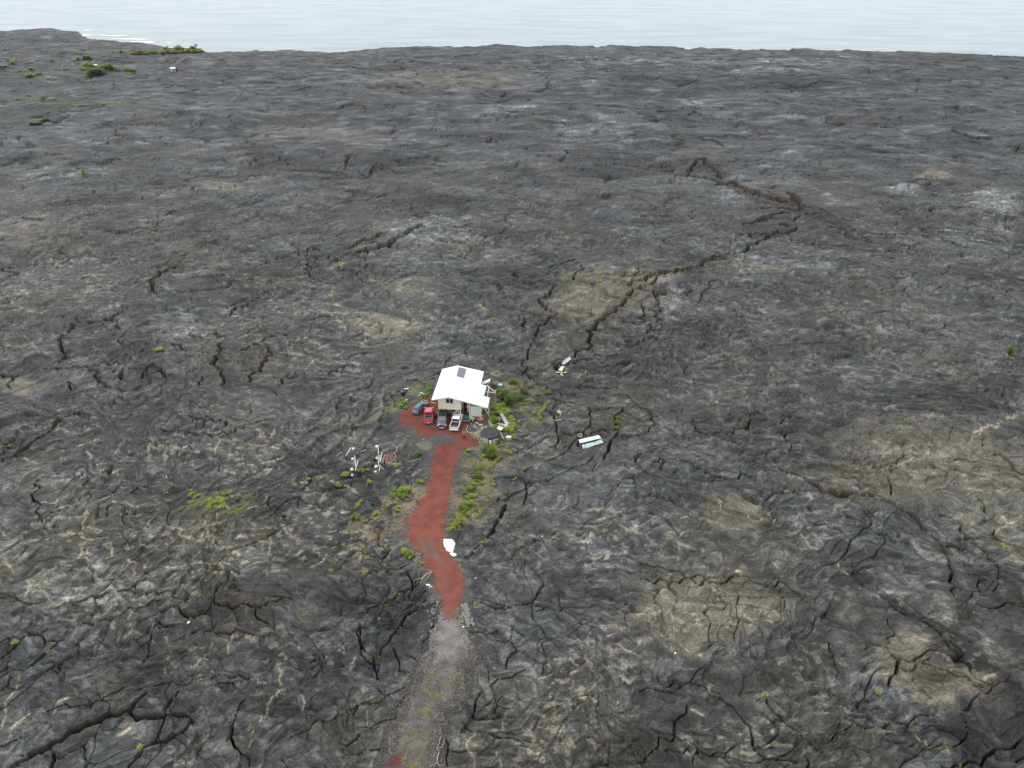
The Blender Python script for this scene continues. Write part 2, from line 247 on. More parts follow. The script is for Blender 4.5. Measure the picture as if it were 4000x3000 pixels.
T(*a, 10, 0, (690,1300),(770,1270),(850,1240),(1000,1220),(1120,1215)); T(*a, 15, 1, (570,1330),(520,1380),(460,1440),(400,1530),(330,1580),(250,1610),(130,1650)); T(*a, 6, 0, (600,1330),(605,1460)); T(*a, 10, 0, (870,780),(1000,750),(1170,740),(1270,760),(1340,810),(1400,860),(1460,915)); T(*a, 8, 0, (1250,1010),(1400,1070),(1475,1110)); T(*a, 8, 0, (1210,1300),(1320,1310),(1475,1300))
T(*a, 9, 0, (960,330),(1130,300),(1300,280),(1475,240)); T(*a, 7, 0, (550,600),(700,600),(870,620),(1000,630),(1160,660)); T(*a, 8, 0, (170,1440),(300,1470),(420,1455)); T(*a, 7, 0, (560,200),(640,180),(780,165)); T(*a, 8, 0, (0,690),(40,710)); T(*a, 7, 0, (350,1240),(480,1280),(600,1240))
a = (1780, 1750, .18083)
T(*a, 15, 0, (1600,700),(1530,720),(1520,850),(1380,910),(1220,970),(1140,1040),(1060,1100)); T(*a, 8, 0, (1640,770),(1550,870),(1530,1000),(1500,1100),(1450,1220)); T(*a, 7, 0, (1300,600),(1400,630),(1480,690),(1530,720)); T(*a, 6, 0, (830,650),(950,610),(1080,610),(1280,590)); T(*a, 12, 0, (890,1140),(950,1060)); T(*a, 10, 0, (1480,480),(1560,400),(1659,370)); T(*a, 9, 0, (1500,120),(1590,100))
a = (1550, 1400, .2049)
T(*a, 12, 0, (0,620),(60,605),(150,600),(250,560)); T(*a, 9, 0, (100,130),(190,110)); T(*a, 7, 0, (200,375),(500,380),(720,378))

# pale mineral and grass lines traced on the plates
VN = []
def V_(z, w, *pts): VN.append((w*z[2], [(z[0]+x*z[2], z[1]+y*z[2]) for x, y in pts]))
z = (0, 1600, .8436)
for w, p in ((9,((105,210),(130,230),(165,255),(250,210),(330,180),(400,150),(470,140))),(6,((400,190),(410,215),(425,245))),(6,((580,155),(550,195),(530,215))),(7,((700,125),(705,160),(690,190),(660,215))),(6,((700,175),(760,180),(870,185))),
    (7,((1010,140),(1005,180),(1000,210))),(8,((1080,140),(1150,155),(1220,165),(1290,178))),(6,((1200,130),(1190,95))),(7,((500,320),(560,295),(580,285))),(9,((750,530),(800,545),(850,558),(900,558),(945,548),(1000,535),(1050,520))),(8,((950,520),(945,545),(965,580),(970,610))),
    (7,((985,590),(1010,635))),(9,((590,695),(630,715),(625,760),(610,810))),(9,((1010,705),(1030,730),(1025,770))),(7,((520,640),(520,680))),(7,((360,695),(375,650),(400,620))),(6,((380,600),(430,612))),(6,((390,560),(410,515))),(14,((150,840),(190,790),(260,735))),(7,((40,580),(10,560))),(8,((0,680),(40,720),(60,750))),
    (7,((470,440),(530,405))),(6,((530,445),(590,450),(640,465),(690,440))),(10,((760,1030),(775,1065),(800,1080),(850,1080),(930,1078))),(9,((800,1080),(785,1120),(760,1160),(758,1200))),(8,((1075,1025),(1050,1060),(1048,1090))),(6,((975,1060),(965,1090),(920,1130),(880,1170))),(6,((920,1120),(950,1125))),
    (8,((1280,1160),(1300,1200),(1300,1265))),(10,((1300,1280),(1270,1320),(1240,1350))),(7,((1260,1315),(1190,1310),(1150,1310))),(7,((1190,1230),(1190,1250),(1230,1245))),(12,((50,1470),(90,1435),(140,1410))),(9,((10,1460),(25,1380),(60,1300),(90,1230))),(14,((550,1490),(590,1465))),(12,((270,1350),(310,1335))),
    (7,((1390,1310),(1400,1390))),(8,((1170,1480),(1160,1520),(1140,1560))),(7,((1200,1430),(1230,1400),(1240,1380))),(8,((1250,590),(1250,640),(1240,670))),(7,((1300,530),(1340,540),(1390,520))),(6,((1310,545),(1350,580))),(9,((1440,720),(1490,690),(1510,665))),(7,((1370,670),(1400,650))),(7,((1680,650),(1665,700))),(12,((1230,300),(1240,290),(1255,270))),(7,((1150,460),(1200,450))),(6,((400,690),(400,750))),(10,((110,860),(130,790)))): V_(z, w, *p)
z = (1350, 2400, .36157)
for w, p in ((13,((1400,1320),(1340,1370),(1300,1410),(1320,1460),(1380,1520),(1390,1600),(1395,1660))),(11,((1620,1480),(1630,1570),(1610,1650))),(12,((1650,1590),(1690,1650))),(15,((310,1470),(290,1560),(260,1650))),(10,((1530,480),(1570,540),(1610,580))),(8,((1440,680),(1450,750))),(10,((1310,940),(1350,970))),(11,((230,1020),(235,1080),(230,1150))),(11,((1550,940),(1570,1010),(1560,1060))),(16,((1350,900),(1400,840))),(10,((1550,140),(1520,190))),(9,((1700,1170),(1700,1240))),(16,((100,440),(75,490)))): V_(z, w, *p)
z = (2000, 1500, .9042)
for w, p in ((9,((165,1330),(190,1385),(230,1370),(255,1355))),(8,((190,1385),(140,1395))),(8,((540,1000),(600,990),(650,970),(700,965),(760,970))),(7,((960,960),(1000,975),(1050,1010),(1030,1030))),(8,((850,940),(855,910),(865,930))),(6,((1090,1000),(1130,1010))),(6,((1130,960),(1160,990))),(7,((720,690),(730,730),(720,770))),(7,((670,650),(720,660),(760,645))),(9,((1690,360),(1740,335),(1790,330))),(8,((1660,385),(1700,350))),(11,((1990,220),(2100,170),(2180,135))),(6,((1980,250),(2020,215))),(7,((2080,650),(2140,600),(2180,590))),
    (7,((410,1080),(470,1060),(530,1040))),(15,((860,1260),(850,1310))),(9,((780,1375),(830,1400))),(7,((1110,1430),(1130,1480))),(8,((1140,1520),(1220,1540))),(7,((1700,1420),(1720,1470))),(9,((1740,1510),(1800,1570))),(7,((1870,1560),(1890,1600))),(13,((1740,1340),(1770,1380))),(13,((2040,1270),(2090,1250))),(6,((460,1110),(520,1140),(600,1155))),(6,((1310,640),(1340,680))),(6,((1410,760),(1450,810))),(6,((1130,750),(1150,780))),(9,((1250,640),(1320,700))),(7,((600,1040),(620,1010),(610,980))),(8,((700,1020),(690,990))),(7,((880,1060),(900,1030),(960,1040)))): V_(z, w, *p)
z = (0, 500, .6781)
for w, p in ((8,((1900,960),(1920,900))),(6,((1870,940),(1920,960))),(9,((1890,1050),(1930,1075),(1970,1110),(1990,1140))),(7,((1850,1050),(1900,1055),(2000,1050))),(7,((2100,1170),(2085,1220))),(6,((2070,1200),(2110,1215))),(8,((1760,1370),(1830,1310))),(7,((1700,1060),(1720,1020))),(6,((1880,990),(1960,995))),(7,((680,1210),(685,1250))),(14,((2100,1115),(2212,1090)))): V_(z, w, *p)
z = (1800, 900, .4069)
for w, p in ((12,((130,690),(200,720),(270,750))),(16,((860,1010),(940,980),(1000,970))),(20,((1350,670),(1450,720))),(16,((1080,605),(1230,600))),(16,((1320,435),(1450,420)))): V_(z, w, *p)
# colour regions: (kind, polygon or ellipse) kinds: pale, tan, dark, brown, veins, moss, straw, gravel, rope
RG = []
def E_(kind, ox, oy, s, cx, cy, rx, ry, k=1, rot=0): RG.append((kind, ox+cx*s, oy+cy*s, rx*s, ry*s, k, rot))
f = (0, 0, 1.8083)
E_('pale', *f, 930,500,100,32,.8); E_('pale', *f, 380,690,70,40,.7); E_('pale', *f, 650,520,90,22,.5); E_('tan', *f, 830,692,80,22,1); E_('tan', *f, 880,612,75,20,.6); E_('tan', *f, 1300,640,120,60,.55); E_('tan', *f, 1390,605,70,22,.8)
E_('pale', *f, 1450,650,25,45,.8); E_('pale', *f, 1680,560,130,30,.5); E_('pale', *f, 2150,440,60,35,.9); E_('pale', *f, 1955,404,42,12,1.3); E_('tan', *f, 2020,375,45,10,.8); E_('pale', *f, 2120,500,90,25,.6); E_('pale', *f, 1590,415,50,25,.5)
E_('pale', *f, 120,375,150,14,.6); E_('tan', *f, 480,398,60,9,.9); E_('tan', *f, 80,500,110,35,.45); E_('tan', *f, 50,815,70,18,.7); E_('brown', *f, 430,780,170,60,.7); E_('brown', *f, 1700,470,110,70,.9); E_('dark', *f, 1700,180,300,20,.6); E_('dark', *f, 2050,130,180,12,.6)
E_('pale', *f, 1500,128,330,9,.7); E_('pale', *f, 1650,150,120,7,.9); E_('pale', *f, 1100,240,60,8,.6); E_('pale', *f, 1500,215,110,7,.5); E_('tan', *f, 960,170,200,20,.35); E_('tan', *f, 700,280,160,20,.3); E_('pale', *f, 1330,270,150,20,.3)
E_('pale', *f, 200,1260,130,45,.9); E_('pale', *f, 20,1200,40,70,.6); E_('veins', *f, 330,1150,350,150,1); E_('veins', *f, 560,1030,420,110,.8); E_('veins', *f, 150,960,150,60,.4); E_('veins', *f, 780,1150,130,120,.9)
E_('veins', *f, 1540,1310,180,70,1.5); E_('tan', *f, 1540,1310,190,75,.75); E_('veins', *f, 1270,1160,120,60,.9); E_('veins', *f, 1240,1420,120,90,.7); E_('veins', *f, 1550,1100,130,50,.9); E_('veins', *f, 1960,1050,260,110,.4); E_('tan', *f, 2000,1000,240,90,.5); E_('tan', *f, 1590,1110,70,40,.6)
E_('veins', *f, 1250,1550,160,120,.8); E_('veins', *f, 400,1400,260,110,.45); E_('veins', *f, 1700,1580,250,60,.7); E_('veins', *f, 700,700,260,80,.5); E_('veins', *f, 100,620,160,70,.7); E_('veins', *f, 1150,1000,100,30,.5)
E_('dark', *f, 1700,1400,110,70,.7); E_('dark', *f, 1750,1250,170,50,.6); E_('dark', *f, 2060,1400,60,110,1, .6); E_('dark', *f, 1550,1520,90,90,.4); E_('dark', *f, 500,1430,260,120,.35); E_('dark', *f, 1000,900,140,30,.3); E_('dark', *f, 2150,1280,90,60,.6); E_('dark', *f, 1440,1590,150,70,.5); E_('dark', *f, 2160,1560,100,120,.7)
E_('rope', *f, 510,1300,110,45,1); E_('brown', *f, 520,1300,115,55,.7); E_('rope', *f, 730,850,110,30,1); E_('rope', *f, 1620,900,100,60,1); E_('rope', *f, 1970,1590,150,60,1); E_('rope', *f, 1120,1580,100,45,1.2); E_('rope', *f, 1130,1390,60,25,1); E_('rope', *f, 800,1560,140,50,.6); E_('rope', *f, 880,1480,70,60,.8); E_('rope', *f, 300,1180,130,30,.8); E_('rope', *f, 1280,890,90,30,.3)
E_('pale', *f, 1900,1290,120,22,.6,.35); E_('pale', *f, 2110,1370,110,18,.7,.6); E_('pale', *f, 1810,1290,60,50,.5); E_('pale', *f, 1600,1400,60,30,.5); E_('moss', *f, 465,1080,65,35,.8); E_('moss', *f, 100,220,110,8,.5); E_('moss', *f, 250,215,110,8,.5); E_('moss', *f, 100,160,90,10,.3)
E_('moss', *f, 1062,985,16,60,.8,.5); E_('moss', *f, 1020,1075,22,60,.8,.35); E_('moss', *f, 1000,1120,16,30,.7,.3); E_('moss', *f, 1060,960,50,14,.6); E_('moss', *f, 1090,880,50,50,.55); E_('straw', *f, 1035,1010,40,50,.6); E_('straw', *f, 1010,1090,45,50,.5); E_('moss', *f, 905,860,34,30,.6); E_('moss', *f, 860,885,50,12,.6,-.4); E_('moss', *f, 1130,840,40,25,.4); E_('moss', *f, 1160,905,10,34,1); E_('moss', *f, 870,1085,40,14,.6,-.5); E_('moss', *f, 1030,945,40,22,.5); E_('straw', *f, 820,1145,70,22,.5,-.4)
E_('straw', *f, 885,1090,60,32,.9); E_('straw', *f, 850,1100,30,20,.7); E_('straw', *f, 780,1130,60,16,.5,-.3); E_('straw', *f, 1100,860,50,25,.5); E_('straw', *f, 1095,830,30,14,.7); E_('straw', *f, 1075,905,40,40,.3); E_('straw', *f, 1040,1050,25,70,.45,-.3); E_('straw', *f, 1055,985,60,20,.5); E_('moss', *f, 860,880,45,16,.5,-.4); E_('moss', *f, 895,850,40,25,.5); E_('moss', *f, 1025,940,18,14,.8); E_('straw', *f, 830,890,60,10,.5,-.4); E_('tan', *f, 1070,800,15,9,1.6); E_('straw', *f, 1190,905,14,10,.6); E_('dark', *f, 320,808,48,18,.9); E_('dark', *f, 55,876,14,8,.8); E_('dark', *f, 1210,800,14,8,.8); E_('pale', *f, 700,900,60,12,.4); E_('tan', *f, 750,905,60,10,.5)
E_('brown', *f, 1000,1035,30,45,.8); E_('moss', *f, 1160,905,18,30,.4); E_('pale', *f, 2000,1250,50,15,.4)
z = (2500, 1600, .8436)
R6 = (2500, 0, .6781)
POLY = [('dark', .75, [(R6[0]+x*R6[2], y*R6[2]) for x, y in ((440,1035),(560,1025),(690,1095),(860,1140),(950,1180),(1050,1205),(1120,1260),(990,1290),(900,1345),(760,1375),(620,1365),(590,1300),(740,1240),(800,1200),(650,1145),(560,1095))]), ('brown', 1.0, [(R6[0]+x*R6[2], y*R6[2]) for x, y in ((440,1035),(560,1025),(690,1095),(860,1140),(950,1180),(1050,1205),(1120,1260),(990,1290),(900,1345),(760,1375),(620,1365),(590,1300),(740,1240),(800,1200),(650,1145),(560,1095))]),
        ('tan', .9, [(z[0]+x*z[2], z[1]+y*z[2]) for x, y in ((1190,960),(1300,1010),(1400,1060),(1450,1130),(1520,1200),(1710,1230),(1660,1290),(1580,1340),(1480,1330),(1440,1410),(1280,1370),(1230,1320),(1150,1290),(1120,1230),(1030,1210),(1150,1080))]),
        ('dark', 1.0, [(z[0]+x*z[2], z[1]+y*z[2]) for x, y in ((1150,880),(1300,900),(1380,960),(1450,1020),(1560,1110),(1700,1200),(1778,1260),(1778,1340),(1640,1230),(1560,1210),(1480,1160),(1400,1050),(1250,970),(1160,930))]),
        ('dark', .55, [(z[0]+x*z[2], z[1]+y*z[2]) for x, y in ((420,1080),(600,1020),(720,970),(760,880),(690,800),(860,740),(960,800),(900,980),(860,1080),(820,1200),(700,1180),(560,1190))]),
        ('tan', .45, [(z[0]+x*z[2], z[1]+y*z[2]) for x, y in ((0,800),(250,785),(450,800),(680,830),(740,890),(700,980),(600,1020),(420,1070),(180,1040),(0,1050))]),
        ('tan', .4, [(z[0]+x*z[2], z[1]+y*z[2]) for x, y in ((850,110),(1050,10),(1300,60),(1778,150),(1778,760),(1600,620),(1400,480),(1180,380),(1000,300),(860,230))])]
# old bulldozed tracks that cross the lava
TRACKS = [(26, [(x*.6781, 500+y*.6781) for x, y in ((-60,1085),(100,1020),(250,960),(400,900),(500,870),(650,820),(760,780),(960,750),(1100,710),(1230,680),(1330,640),(1440,600),(1600,580),(1760,560),(1950,520),(2212,500),(2500,470))]),
          (22, [(2500+x*.6781, y*.6781) for x, y in ((250,880),(450,850),(650,835),(800,790),(950,760),(1100,735),(1250,700),(1330,670),(1400,650),(1700,660),(2000,650),(2300,640))])]
f = 1.8083
DRIVE = [(x*4.0/2.212*1.0, y) for x, y in ()]
z1 = (1550, 1400, .2049)
def zz(z, *p): return [(z[0]+x*z[2], z[1]+y*z[2]) for x, y in p]
Z7 = (1400, 2000, .30136)
DRIVE = zz(z1, (700,680),(600,760),(410,850),(230,930),(80,1080),(60,1180),(90,1240),(190,1270),(300,1300),(370,1330),(360,1440),(520,1480),(690,1500),(760,1470),(960,1440),(1120,1560),(1100,1610),(860,1640),(720,1650)) + \
        [(1695,1760),(1690,1800),(1683,1850),(1680,1880),(1660,1930),(1640,1960)] + zz(Z7, (740,0),(640,130),(610,165),(650,210),(605,295),(650,350),(670,430),(730,510),(800,560),(830,660),(850,735),(940,760),(960,850),(1000,960),(1030,1060),(1070,1180),(1090,1310),(1120,1400),(1180,1470),(1260,1400),(1320,1290),(1375,1120),(1365,920),(1340,810),(1250,680),(1220,600),(1120,500),(1100,360),(1150,290),(1100,230),(1150,130),(1100,60),(1150,0)) + \
        [(1752,1960),(1768,1880),(1782,1820),(1795,1770),(1830,1752),(1880,1735),(1870,1720),(1850,1705),(1835,1690)] + zz(z1, (1330,1380),(1340,1250),(1230,1200),(1240,1080),(1230,900),(1000,720))
GRAV = zz((1350,2400,.36157), (1040,-60),(1000,60),(960,150),(930,260),(880,350),(860,480),(800,590),(730,720),(690,820),(640,930),(560,1080),(490,1210),(470,1330),(430,1480),(380,1600),(340,1800),(300,2100),(900,2100),(960,1800),(1000,1660),(990,1450),(1030,1340),(1060,1160),(1080,1060),(1200,1000),(1290,880),(1290,760),(1320,600),(1450,470),(1380,310),(1300,170),(1290,60),(1240,-60))
GRAV_HI = [(1700, 2420), (1800, 2440), (1830, 2530), (1740, 2590), (1690, 2560)]
SANDP = zz((1300,1700,.18083), (1800,220),(1850,160),(1950,130),(2080,125),(2160,180),(2170,270),(2130,320),(2030,345),(1920,330),(1840,290))
PAD = [(1690, 1480), (1900, 1470), (1960, 1540), (1960, 1640), (2000, 1700), (1960, 1760), (1880, 1740), (1830, 1800), (1780, 1960), (1640, 1980), (1680, 1800), (1560, 1680), (1580, 1580)]
SHORE = [(-2500,60),(-1200,95),(-400,108),(0,118),(200,112),(300,120),(345,150),(480,160),(560,168),(620,176),(690,190),(730,197),(860,200),(1000,196),(1100,197),(1200,200),(1340,197),(1450,190),(1600,184),(1800,179),(1950,175),(2050,178),(2200,177),(2400,177),(2500,180),(2700,184),(2900,188),(3100,190),(3300,193),(3500,196),(3700,202),(3900,214),(4100,220),(4800,236),(6500,250)]
def toworld(pts): return [G0(x, y) for x, y in pts]
def inpoly(X, Y, poly):
    c = np.zeros(X.shape, bool); n = len(poly)
    for i in range(n):
        x1, y1 = poly[i]; x2, y2 = poly[(i+1) % n]
        if y1 == y2: continue
        c ^= ((y1 > Y) != (y2 > Y)) & (X < (x2-x1)*(Y-y1)/(y2-y1)+x1)
    return c
def pdist(X, Y, pl, closed=True):
    d = np.full(X.shape, 1e9, np.float32); n = len(pl)
    for i in range(n if closed else n-1):
        ax, ay = pl[i]; bx, by = pl[(i+1) % n]; vx, vy = bx-ax, by-ay; L2 = vx*vx+vy*vy+1e-9
        t = np.clip(((X-ax)*vx+(Y-ay)*vy)/L2, 0, 1); d = np.minimum(d, (X-ax-t*vx)**2+(Y-ay-t*vy)**2)
    return np.sqrt(d)
def sdist(X, Y, pl): return np.where(inpoly(X, Y, pl), 1, -1)*pdist(X, Y, pl)      # positive inside
WDRIVE, WGRAV, WSAND, WPAD, WGHI = toworld(DRIVE), toworld(GRAV), toworld(SANDP), toworld(PAD), toworld(GRAV_HI)
ROUGH = {}
def height(X, Y, full=False):
    X = np.asarray(X, np.float32); Y = np.asarray(Y, np.float32)
    # how far from the levelled yard / drive
    box = (X > -40) & (X < 12) & (Y > 20) & (Y < 150)
    flat = np.ones(X.shape, np.float32)
    if box.any():
        xs, ys = X[box], Y[box]
        d = np.maximum(np.maximum(sdist(xs, ys, WDRIVE), sdist(xs, ys, WGRAV)), np.maximum(sdist(xs, ys, WPAD), sdist(xs, ys, WSAND)))
        flat[box] = sstep(.3, 3.0, -d)
    w1 = fbm(X/26, Y/26, 1, 3); w2 = fbm(X/26, Y/26, 9, 3); w3 = fbm(X/5, Y/5, 21, 2); w4 = fbm(X/5, Y/5, 27, 2)
    near = 1-sstep(350, 600, Y)
    yardf = sstep(8, 45, np.hypot((X+11)*.9, (Y-118)*.6))*.85+.15
    big = 1.6*fbm(X/95, Y/80, 3, 3)+.9*fbm(X/34, Y/28, 5, 3)
    wx = X+7*w1+.8*w3; wy = Y+6*w2+.8*w4
    a1, a2, c1 = worley(wx/13, wy/10, 2); e1 = a2-a1
    b1, b2, c2 = worley((wx+.2*w4)/4.4, (wy-.2*w3)/3.4, 4); e2 = b2-b1
    wxx = X+3*w1+.75*w3; wyy = Y+3*w2+.75*w4
    d1, d2, c3 = worley(wxx/1.5, wyy/1.15, 6); e3 = d2-d1
    bil = 1-np.abs(perlin(wx/7.5, wy/6, 31)); bil2 = 1-np.abs(perlin(wxx/2.4, wyy/1.9, 37))
    ruf = sstep(-.25, .35, fbm(X/42, Y/36, 51, 2))
    # overlapping flow slabs: long ramps that end in a sharp lip, swirling with the flow
    T1 = fbm(wx/62, wy/40, 301, 2)*8.5+.10*w3; i1 = np.floor(T1); s1 = T1-i1
    T2 = fbm((wx+30)/19, (wy-11)/11, 305, 3)*4.2+.12*w4; i2 = np.floor(T2); s2 = T2-i2
    T3 = fbm(wxx/6.2, wyy/3.6, 309, 3)*3.0; i3 = np.floor(T3); s3 = T3-i3
    farf = sstep(180, 520, Y); slabs = .65*s1**4*(.5+.5*ruf)*(1-.5*farf)+.26*s2**4*(.4+.6*ruf)*(1-farf)+.05*s3**3*near*ruf
    h = big*yardf + flat*(slabs + 1.5*farf*fbm(wx/75, wy/34, 331, 2) + .5*farf*fbm(wx/30, wy/16, 335, 2) + .45*(1-np.exp(-5*e1))*(.4+.6*ruf) + .17*(1-farf)*(1-np.exp(-7*e2))*(.25+.75*ruf) + (.015+.06*ruf)*(1-np.exp(-6*e3))*near + .30*(c1-.5) + .08*(c2-.5)*(1-farf) - .42*bil**14*(.3+.7*ruf)*(1-.8*farf) - .09*bil2**12*near*(.1+.9*ruf)
                   + .04*fbm(X/.9, Y/.7, 43, 2)*near - 1.0)
    if not full: return h
    return h, dict(flat=flat, e1=e1, e2=e2, e3=e3, c1=c1, c2=c2, c3=c3, w1=w1, w2=w2, w3=w3, w4=w4, ruf=ruf, near=near, bil=bil, bil2=bil2, wx=wx, wy=wy, big=big, i1=i1, i2=i2, i3=i3, s1=s1, s2=s2, s3=s3)
# ---- sheet lattice: fine where the coast and yard are seen, coarser far to the sides and behind
ys = list(np.arange(3110, 1100, -2.75))+list(np.arange(1100, 420, -2.0))+list(np.arange(420, 100, -.8))+[95, 85, 70, 50]
rowY = np.array([-70, -40, -15, 5, 20, 30, 38, 43]+[G0(2000, y)[1] for y in ys], np.float64)
rowY = np.unique(np.round(rowY, 4))
xs = np.concatenate([-np.array([9000, 6500, 5000, 3800, 3000, 2400, 1900, 1500, 1200, 950])[:], np.arange(-920, -97, 6.5), np.arange(-95, 4096, 3.1), np.arange(4100, 4930, 6.5), 4000+np.array([950, 1200, 1500, 1900, 2400, 3000, 3800, 5000, 6500, 9000])])
colA = (xs-2000)/F
depth = CP*rowY+SP*H
depth = np.maximum(depth, 18)
X = (colA[None, :]*depth[:, None]).astype(np.float32); Y = np.repeat(rowY[:, None].astype(np.float32), len(xs), 1)
NR, NC = X.shape
h, q = height(X, Y, True)
pxm = (F/depth)[:, None].astype(np.float32)       # photograph pixels per metre
# cracks
cd = np.full(X.shape, 9., np.float32); cdep = np.zeros(X.shape, np.float32); cred = np.zeros(X.shape, np.float32)
def frac(pts, rg, amp):
    out = [pts[0]]
    for i in range(len(pts)-1):
        (x1, y1), (x2, y2) = pts[i], pts[i+1]; l = math.hypot(x2-x1, y2-y1); n = max(1, min(9, int(l/.9)))
        for k in range(1, n):
            t = k/n; o = rg.uniform(-amp, amp)*min(l, 4.5); out.append((x1+(x2-x1)*t-(y2-y1)/l*o, y1+(y2-y1)*t+(x2-x1)/l*o))
        out.append((x2, y2))
    return out
rowsp = np.gradient(rowY); minrow = (1.05*rowsp).astype(np.float32); mincol = (.62*3.1/F*depth).astype(np.float32)
def stamp(wpts, wid, red, depthm, cd=None, cdep=None, cred=None):
    n = len(wpts)-1
    for i in range(n):
        (ax, ay), (bx, by) = wpts[i], wpts[i+1]; w = wid*(.65+.5*math.sin(math.pi*min(1, max(0, (i+.5)/n)))) * (.8+.5*rnd.random()); m = w*2.2+.4+2.5*float(np.interp((ay+by)/2, rowY, rowsp))
        r0, r1 = np.searchsorted(rowY, [min(ay, by)-m, max(ay, by)+m]); r0 = max(r0-1, 0); r1 = min(r1+1, NR)
        if r1 <= r0: continue
        dmin = depth[r0]; dmax = depth[r1-1]; lo = min(min(ax, bx)-m, 0); 
        c0 = np.searchsorted(colA, min((min(ax, bx)-m)/dmin, (min(ax, bx)-m)/dmax)); c1 = np.searchsorted(colA, max((max(ax, bx)+m)/dmin, (max(ax, bx)+m)/dmax))
        c0 = max(c0-1, 0); c1 = min(c1+1, NC)
        if c1 <= c0: continue
        sl = np.s_[r0:r1, c0:c1]; xx = X[sl]+.12*q['w3'][sl]; yy = Y[sl]+.12*q['w4'][sl]; vx, vy = bx-ax, by-ay; L2 = vx*vx+vy*vy+1e-9
        t = np.clip(((xx-ax)*vx+(yy-ay)*vy)/L2, 0, 1); mx_ = np.maximum(w*.5, mincol[r0:r1])[:, None]; my_ = np.maximum(w*.5, minrow[r0:r1])[:, None]; d = np.sqrt(((xx-ax-t*vx)/mx_)**2+((yy-ay-t*vy)/my_)**2)
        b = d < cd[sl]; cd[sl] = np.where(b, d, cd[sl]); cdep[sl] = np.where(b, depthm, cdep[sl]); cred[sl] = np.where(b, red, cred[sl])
rg = random.Random(5)
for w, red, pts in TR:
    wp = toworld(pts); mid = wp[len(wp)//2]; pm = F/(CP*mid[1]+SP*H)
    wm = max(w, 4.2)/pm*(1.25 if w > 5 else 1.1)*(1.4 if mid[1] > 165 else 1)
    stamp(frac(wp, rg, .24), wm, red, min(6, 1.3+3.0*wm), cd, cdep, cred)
groove = 1-sstep(.75, 1.2, cd)
h = h-groove*cdep*(q['flat']*.0+1)
lip = np.exp(-(np.maximum(cd-1.2, 0)/2.2)**2)*(cd < 8)*.10*np.clip(cdep, 0, 3)*sstep(.9, 1.3, cd); h = h+lip*(cdep > .2)*q['flat']
vd = np.full(X.shape, 9., np.float32); _a = np.zeros(X.shape, np.float32); _b = np.zeros(X.shape, np.float32)
for w, pts in VN:
    wp = toworld(pts); mid = wp[len(wp)//2]; pm = F/(CP*mid[1]+SP*H); stamp(frac(wp, rg, .2), w*1.0/pm, 0, 0, vd, _a, _b)
# far off, whole plates stand apart: long dark gaps
fq = sstep(140, 260, Y)*(1-sstep(2, 25, np.abs(h*0)))
k1, k2, kc = worley((X+9*q['w1']+2.5*q['w3'])/36, (Y+9*q['w2']+2.5*q['w4'])/22, 33); ke = (k2-k1)*24
kw = np.maximum(.3, 2.0/pxm*1.2); fcr = (1-sstep(.6, 1.4, ke/kw))*sstep(.0, .3, fbm(X/20, Y/26, 63, 3))*sstep(150, 230, Y)
h = h-fcr*(1.2+Y*.003)
# long continuous creases that wind with the flow
crz = np.abs(perlin(q['wx']/30, q['wy']/17, 401)); gr_ = np.maximum(.0085, .9*(rowsp[:, None].astype(np.float32))/17)
cz = (1-sstep(gr_*.5, gr_*1.4, crz))*sstep(-.05, .3, fbm(X/32, Y/28, 405, 2))*q['flat']; h = h-cz*(.7+.0025*Y)
crz3 = np.abs(perlin(q['wx']/19+9, q['wy']/33, 421)); g3_ = np.maximum(.005, .9*(rowsp[:, None].astype(np.float32))/33); cz3 = (1-sstep(g3_*.5, g3_*1.4, crz3))*sstep(.1, .4, fbm(X/26, Y/30, 425, 2))*q['flat']; h = h-cz3*.6
crz2 = np.abs(perlin(q['wx']/11+5, q['wy']/7, 411)); g2_ = np.maximum(.015, .8*(rowsp[:, None].astype(np.float32))/7); cz2 = (1-sstep(g2_*.5, g2_*1.4, crz2))*sstep(-.15, .2, fbm(X/18, Y/16, 415, 2))*q['flat']*(1-sstep(250, 420, Y)); h = h-cz2*.35
# shorter natural cracks between plates
f1, f2, cc = worley((X+5*q['w1']+1.4*q['w3'])/6.5, (Y+5*q['w2']+1.4*q['w4'])/5.0, 12); ee = (f2-f1)*3
mk = sstep(.12, .42, fbm(X/14, Y/12, 61, 3))*q['flat']
wmin = .6/pxm*3.9/2.
ncr = (1-sstep(.4, 1.2, ee/np.maximum(.085, wmin*.40)))*mk
h = h-ncr*.7
f1b, f2b, ccb = worley((X+2*q['w1']+.9*q['w3']+40)/2.1, (Y+2*q['w2']+.9*q['w4'])/1.6, 15); eb = (f2b-f1b)
ncb = (1-sstep(.02, .16, eb))*sstep(-.1, .25, fbm(X/9, Y/8, 67, 2))*q['near']*q['flat']
h = h-ncb*.18
PX = 2000+F*X/depth[:, None].astype(np.float32); Vv = (CP*H-SP*Y)/(CP*Y+SP*H); PY = 1500+F*Vv      # survey coordinates of every ground point
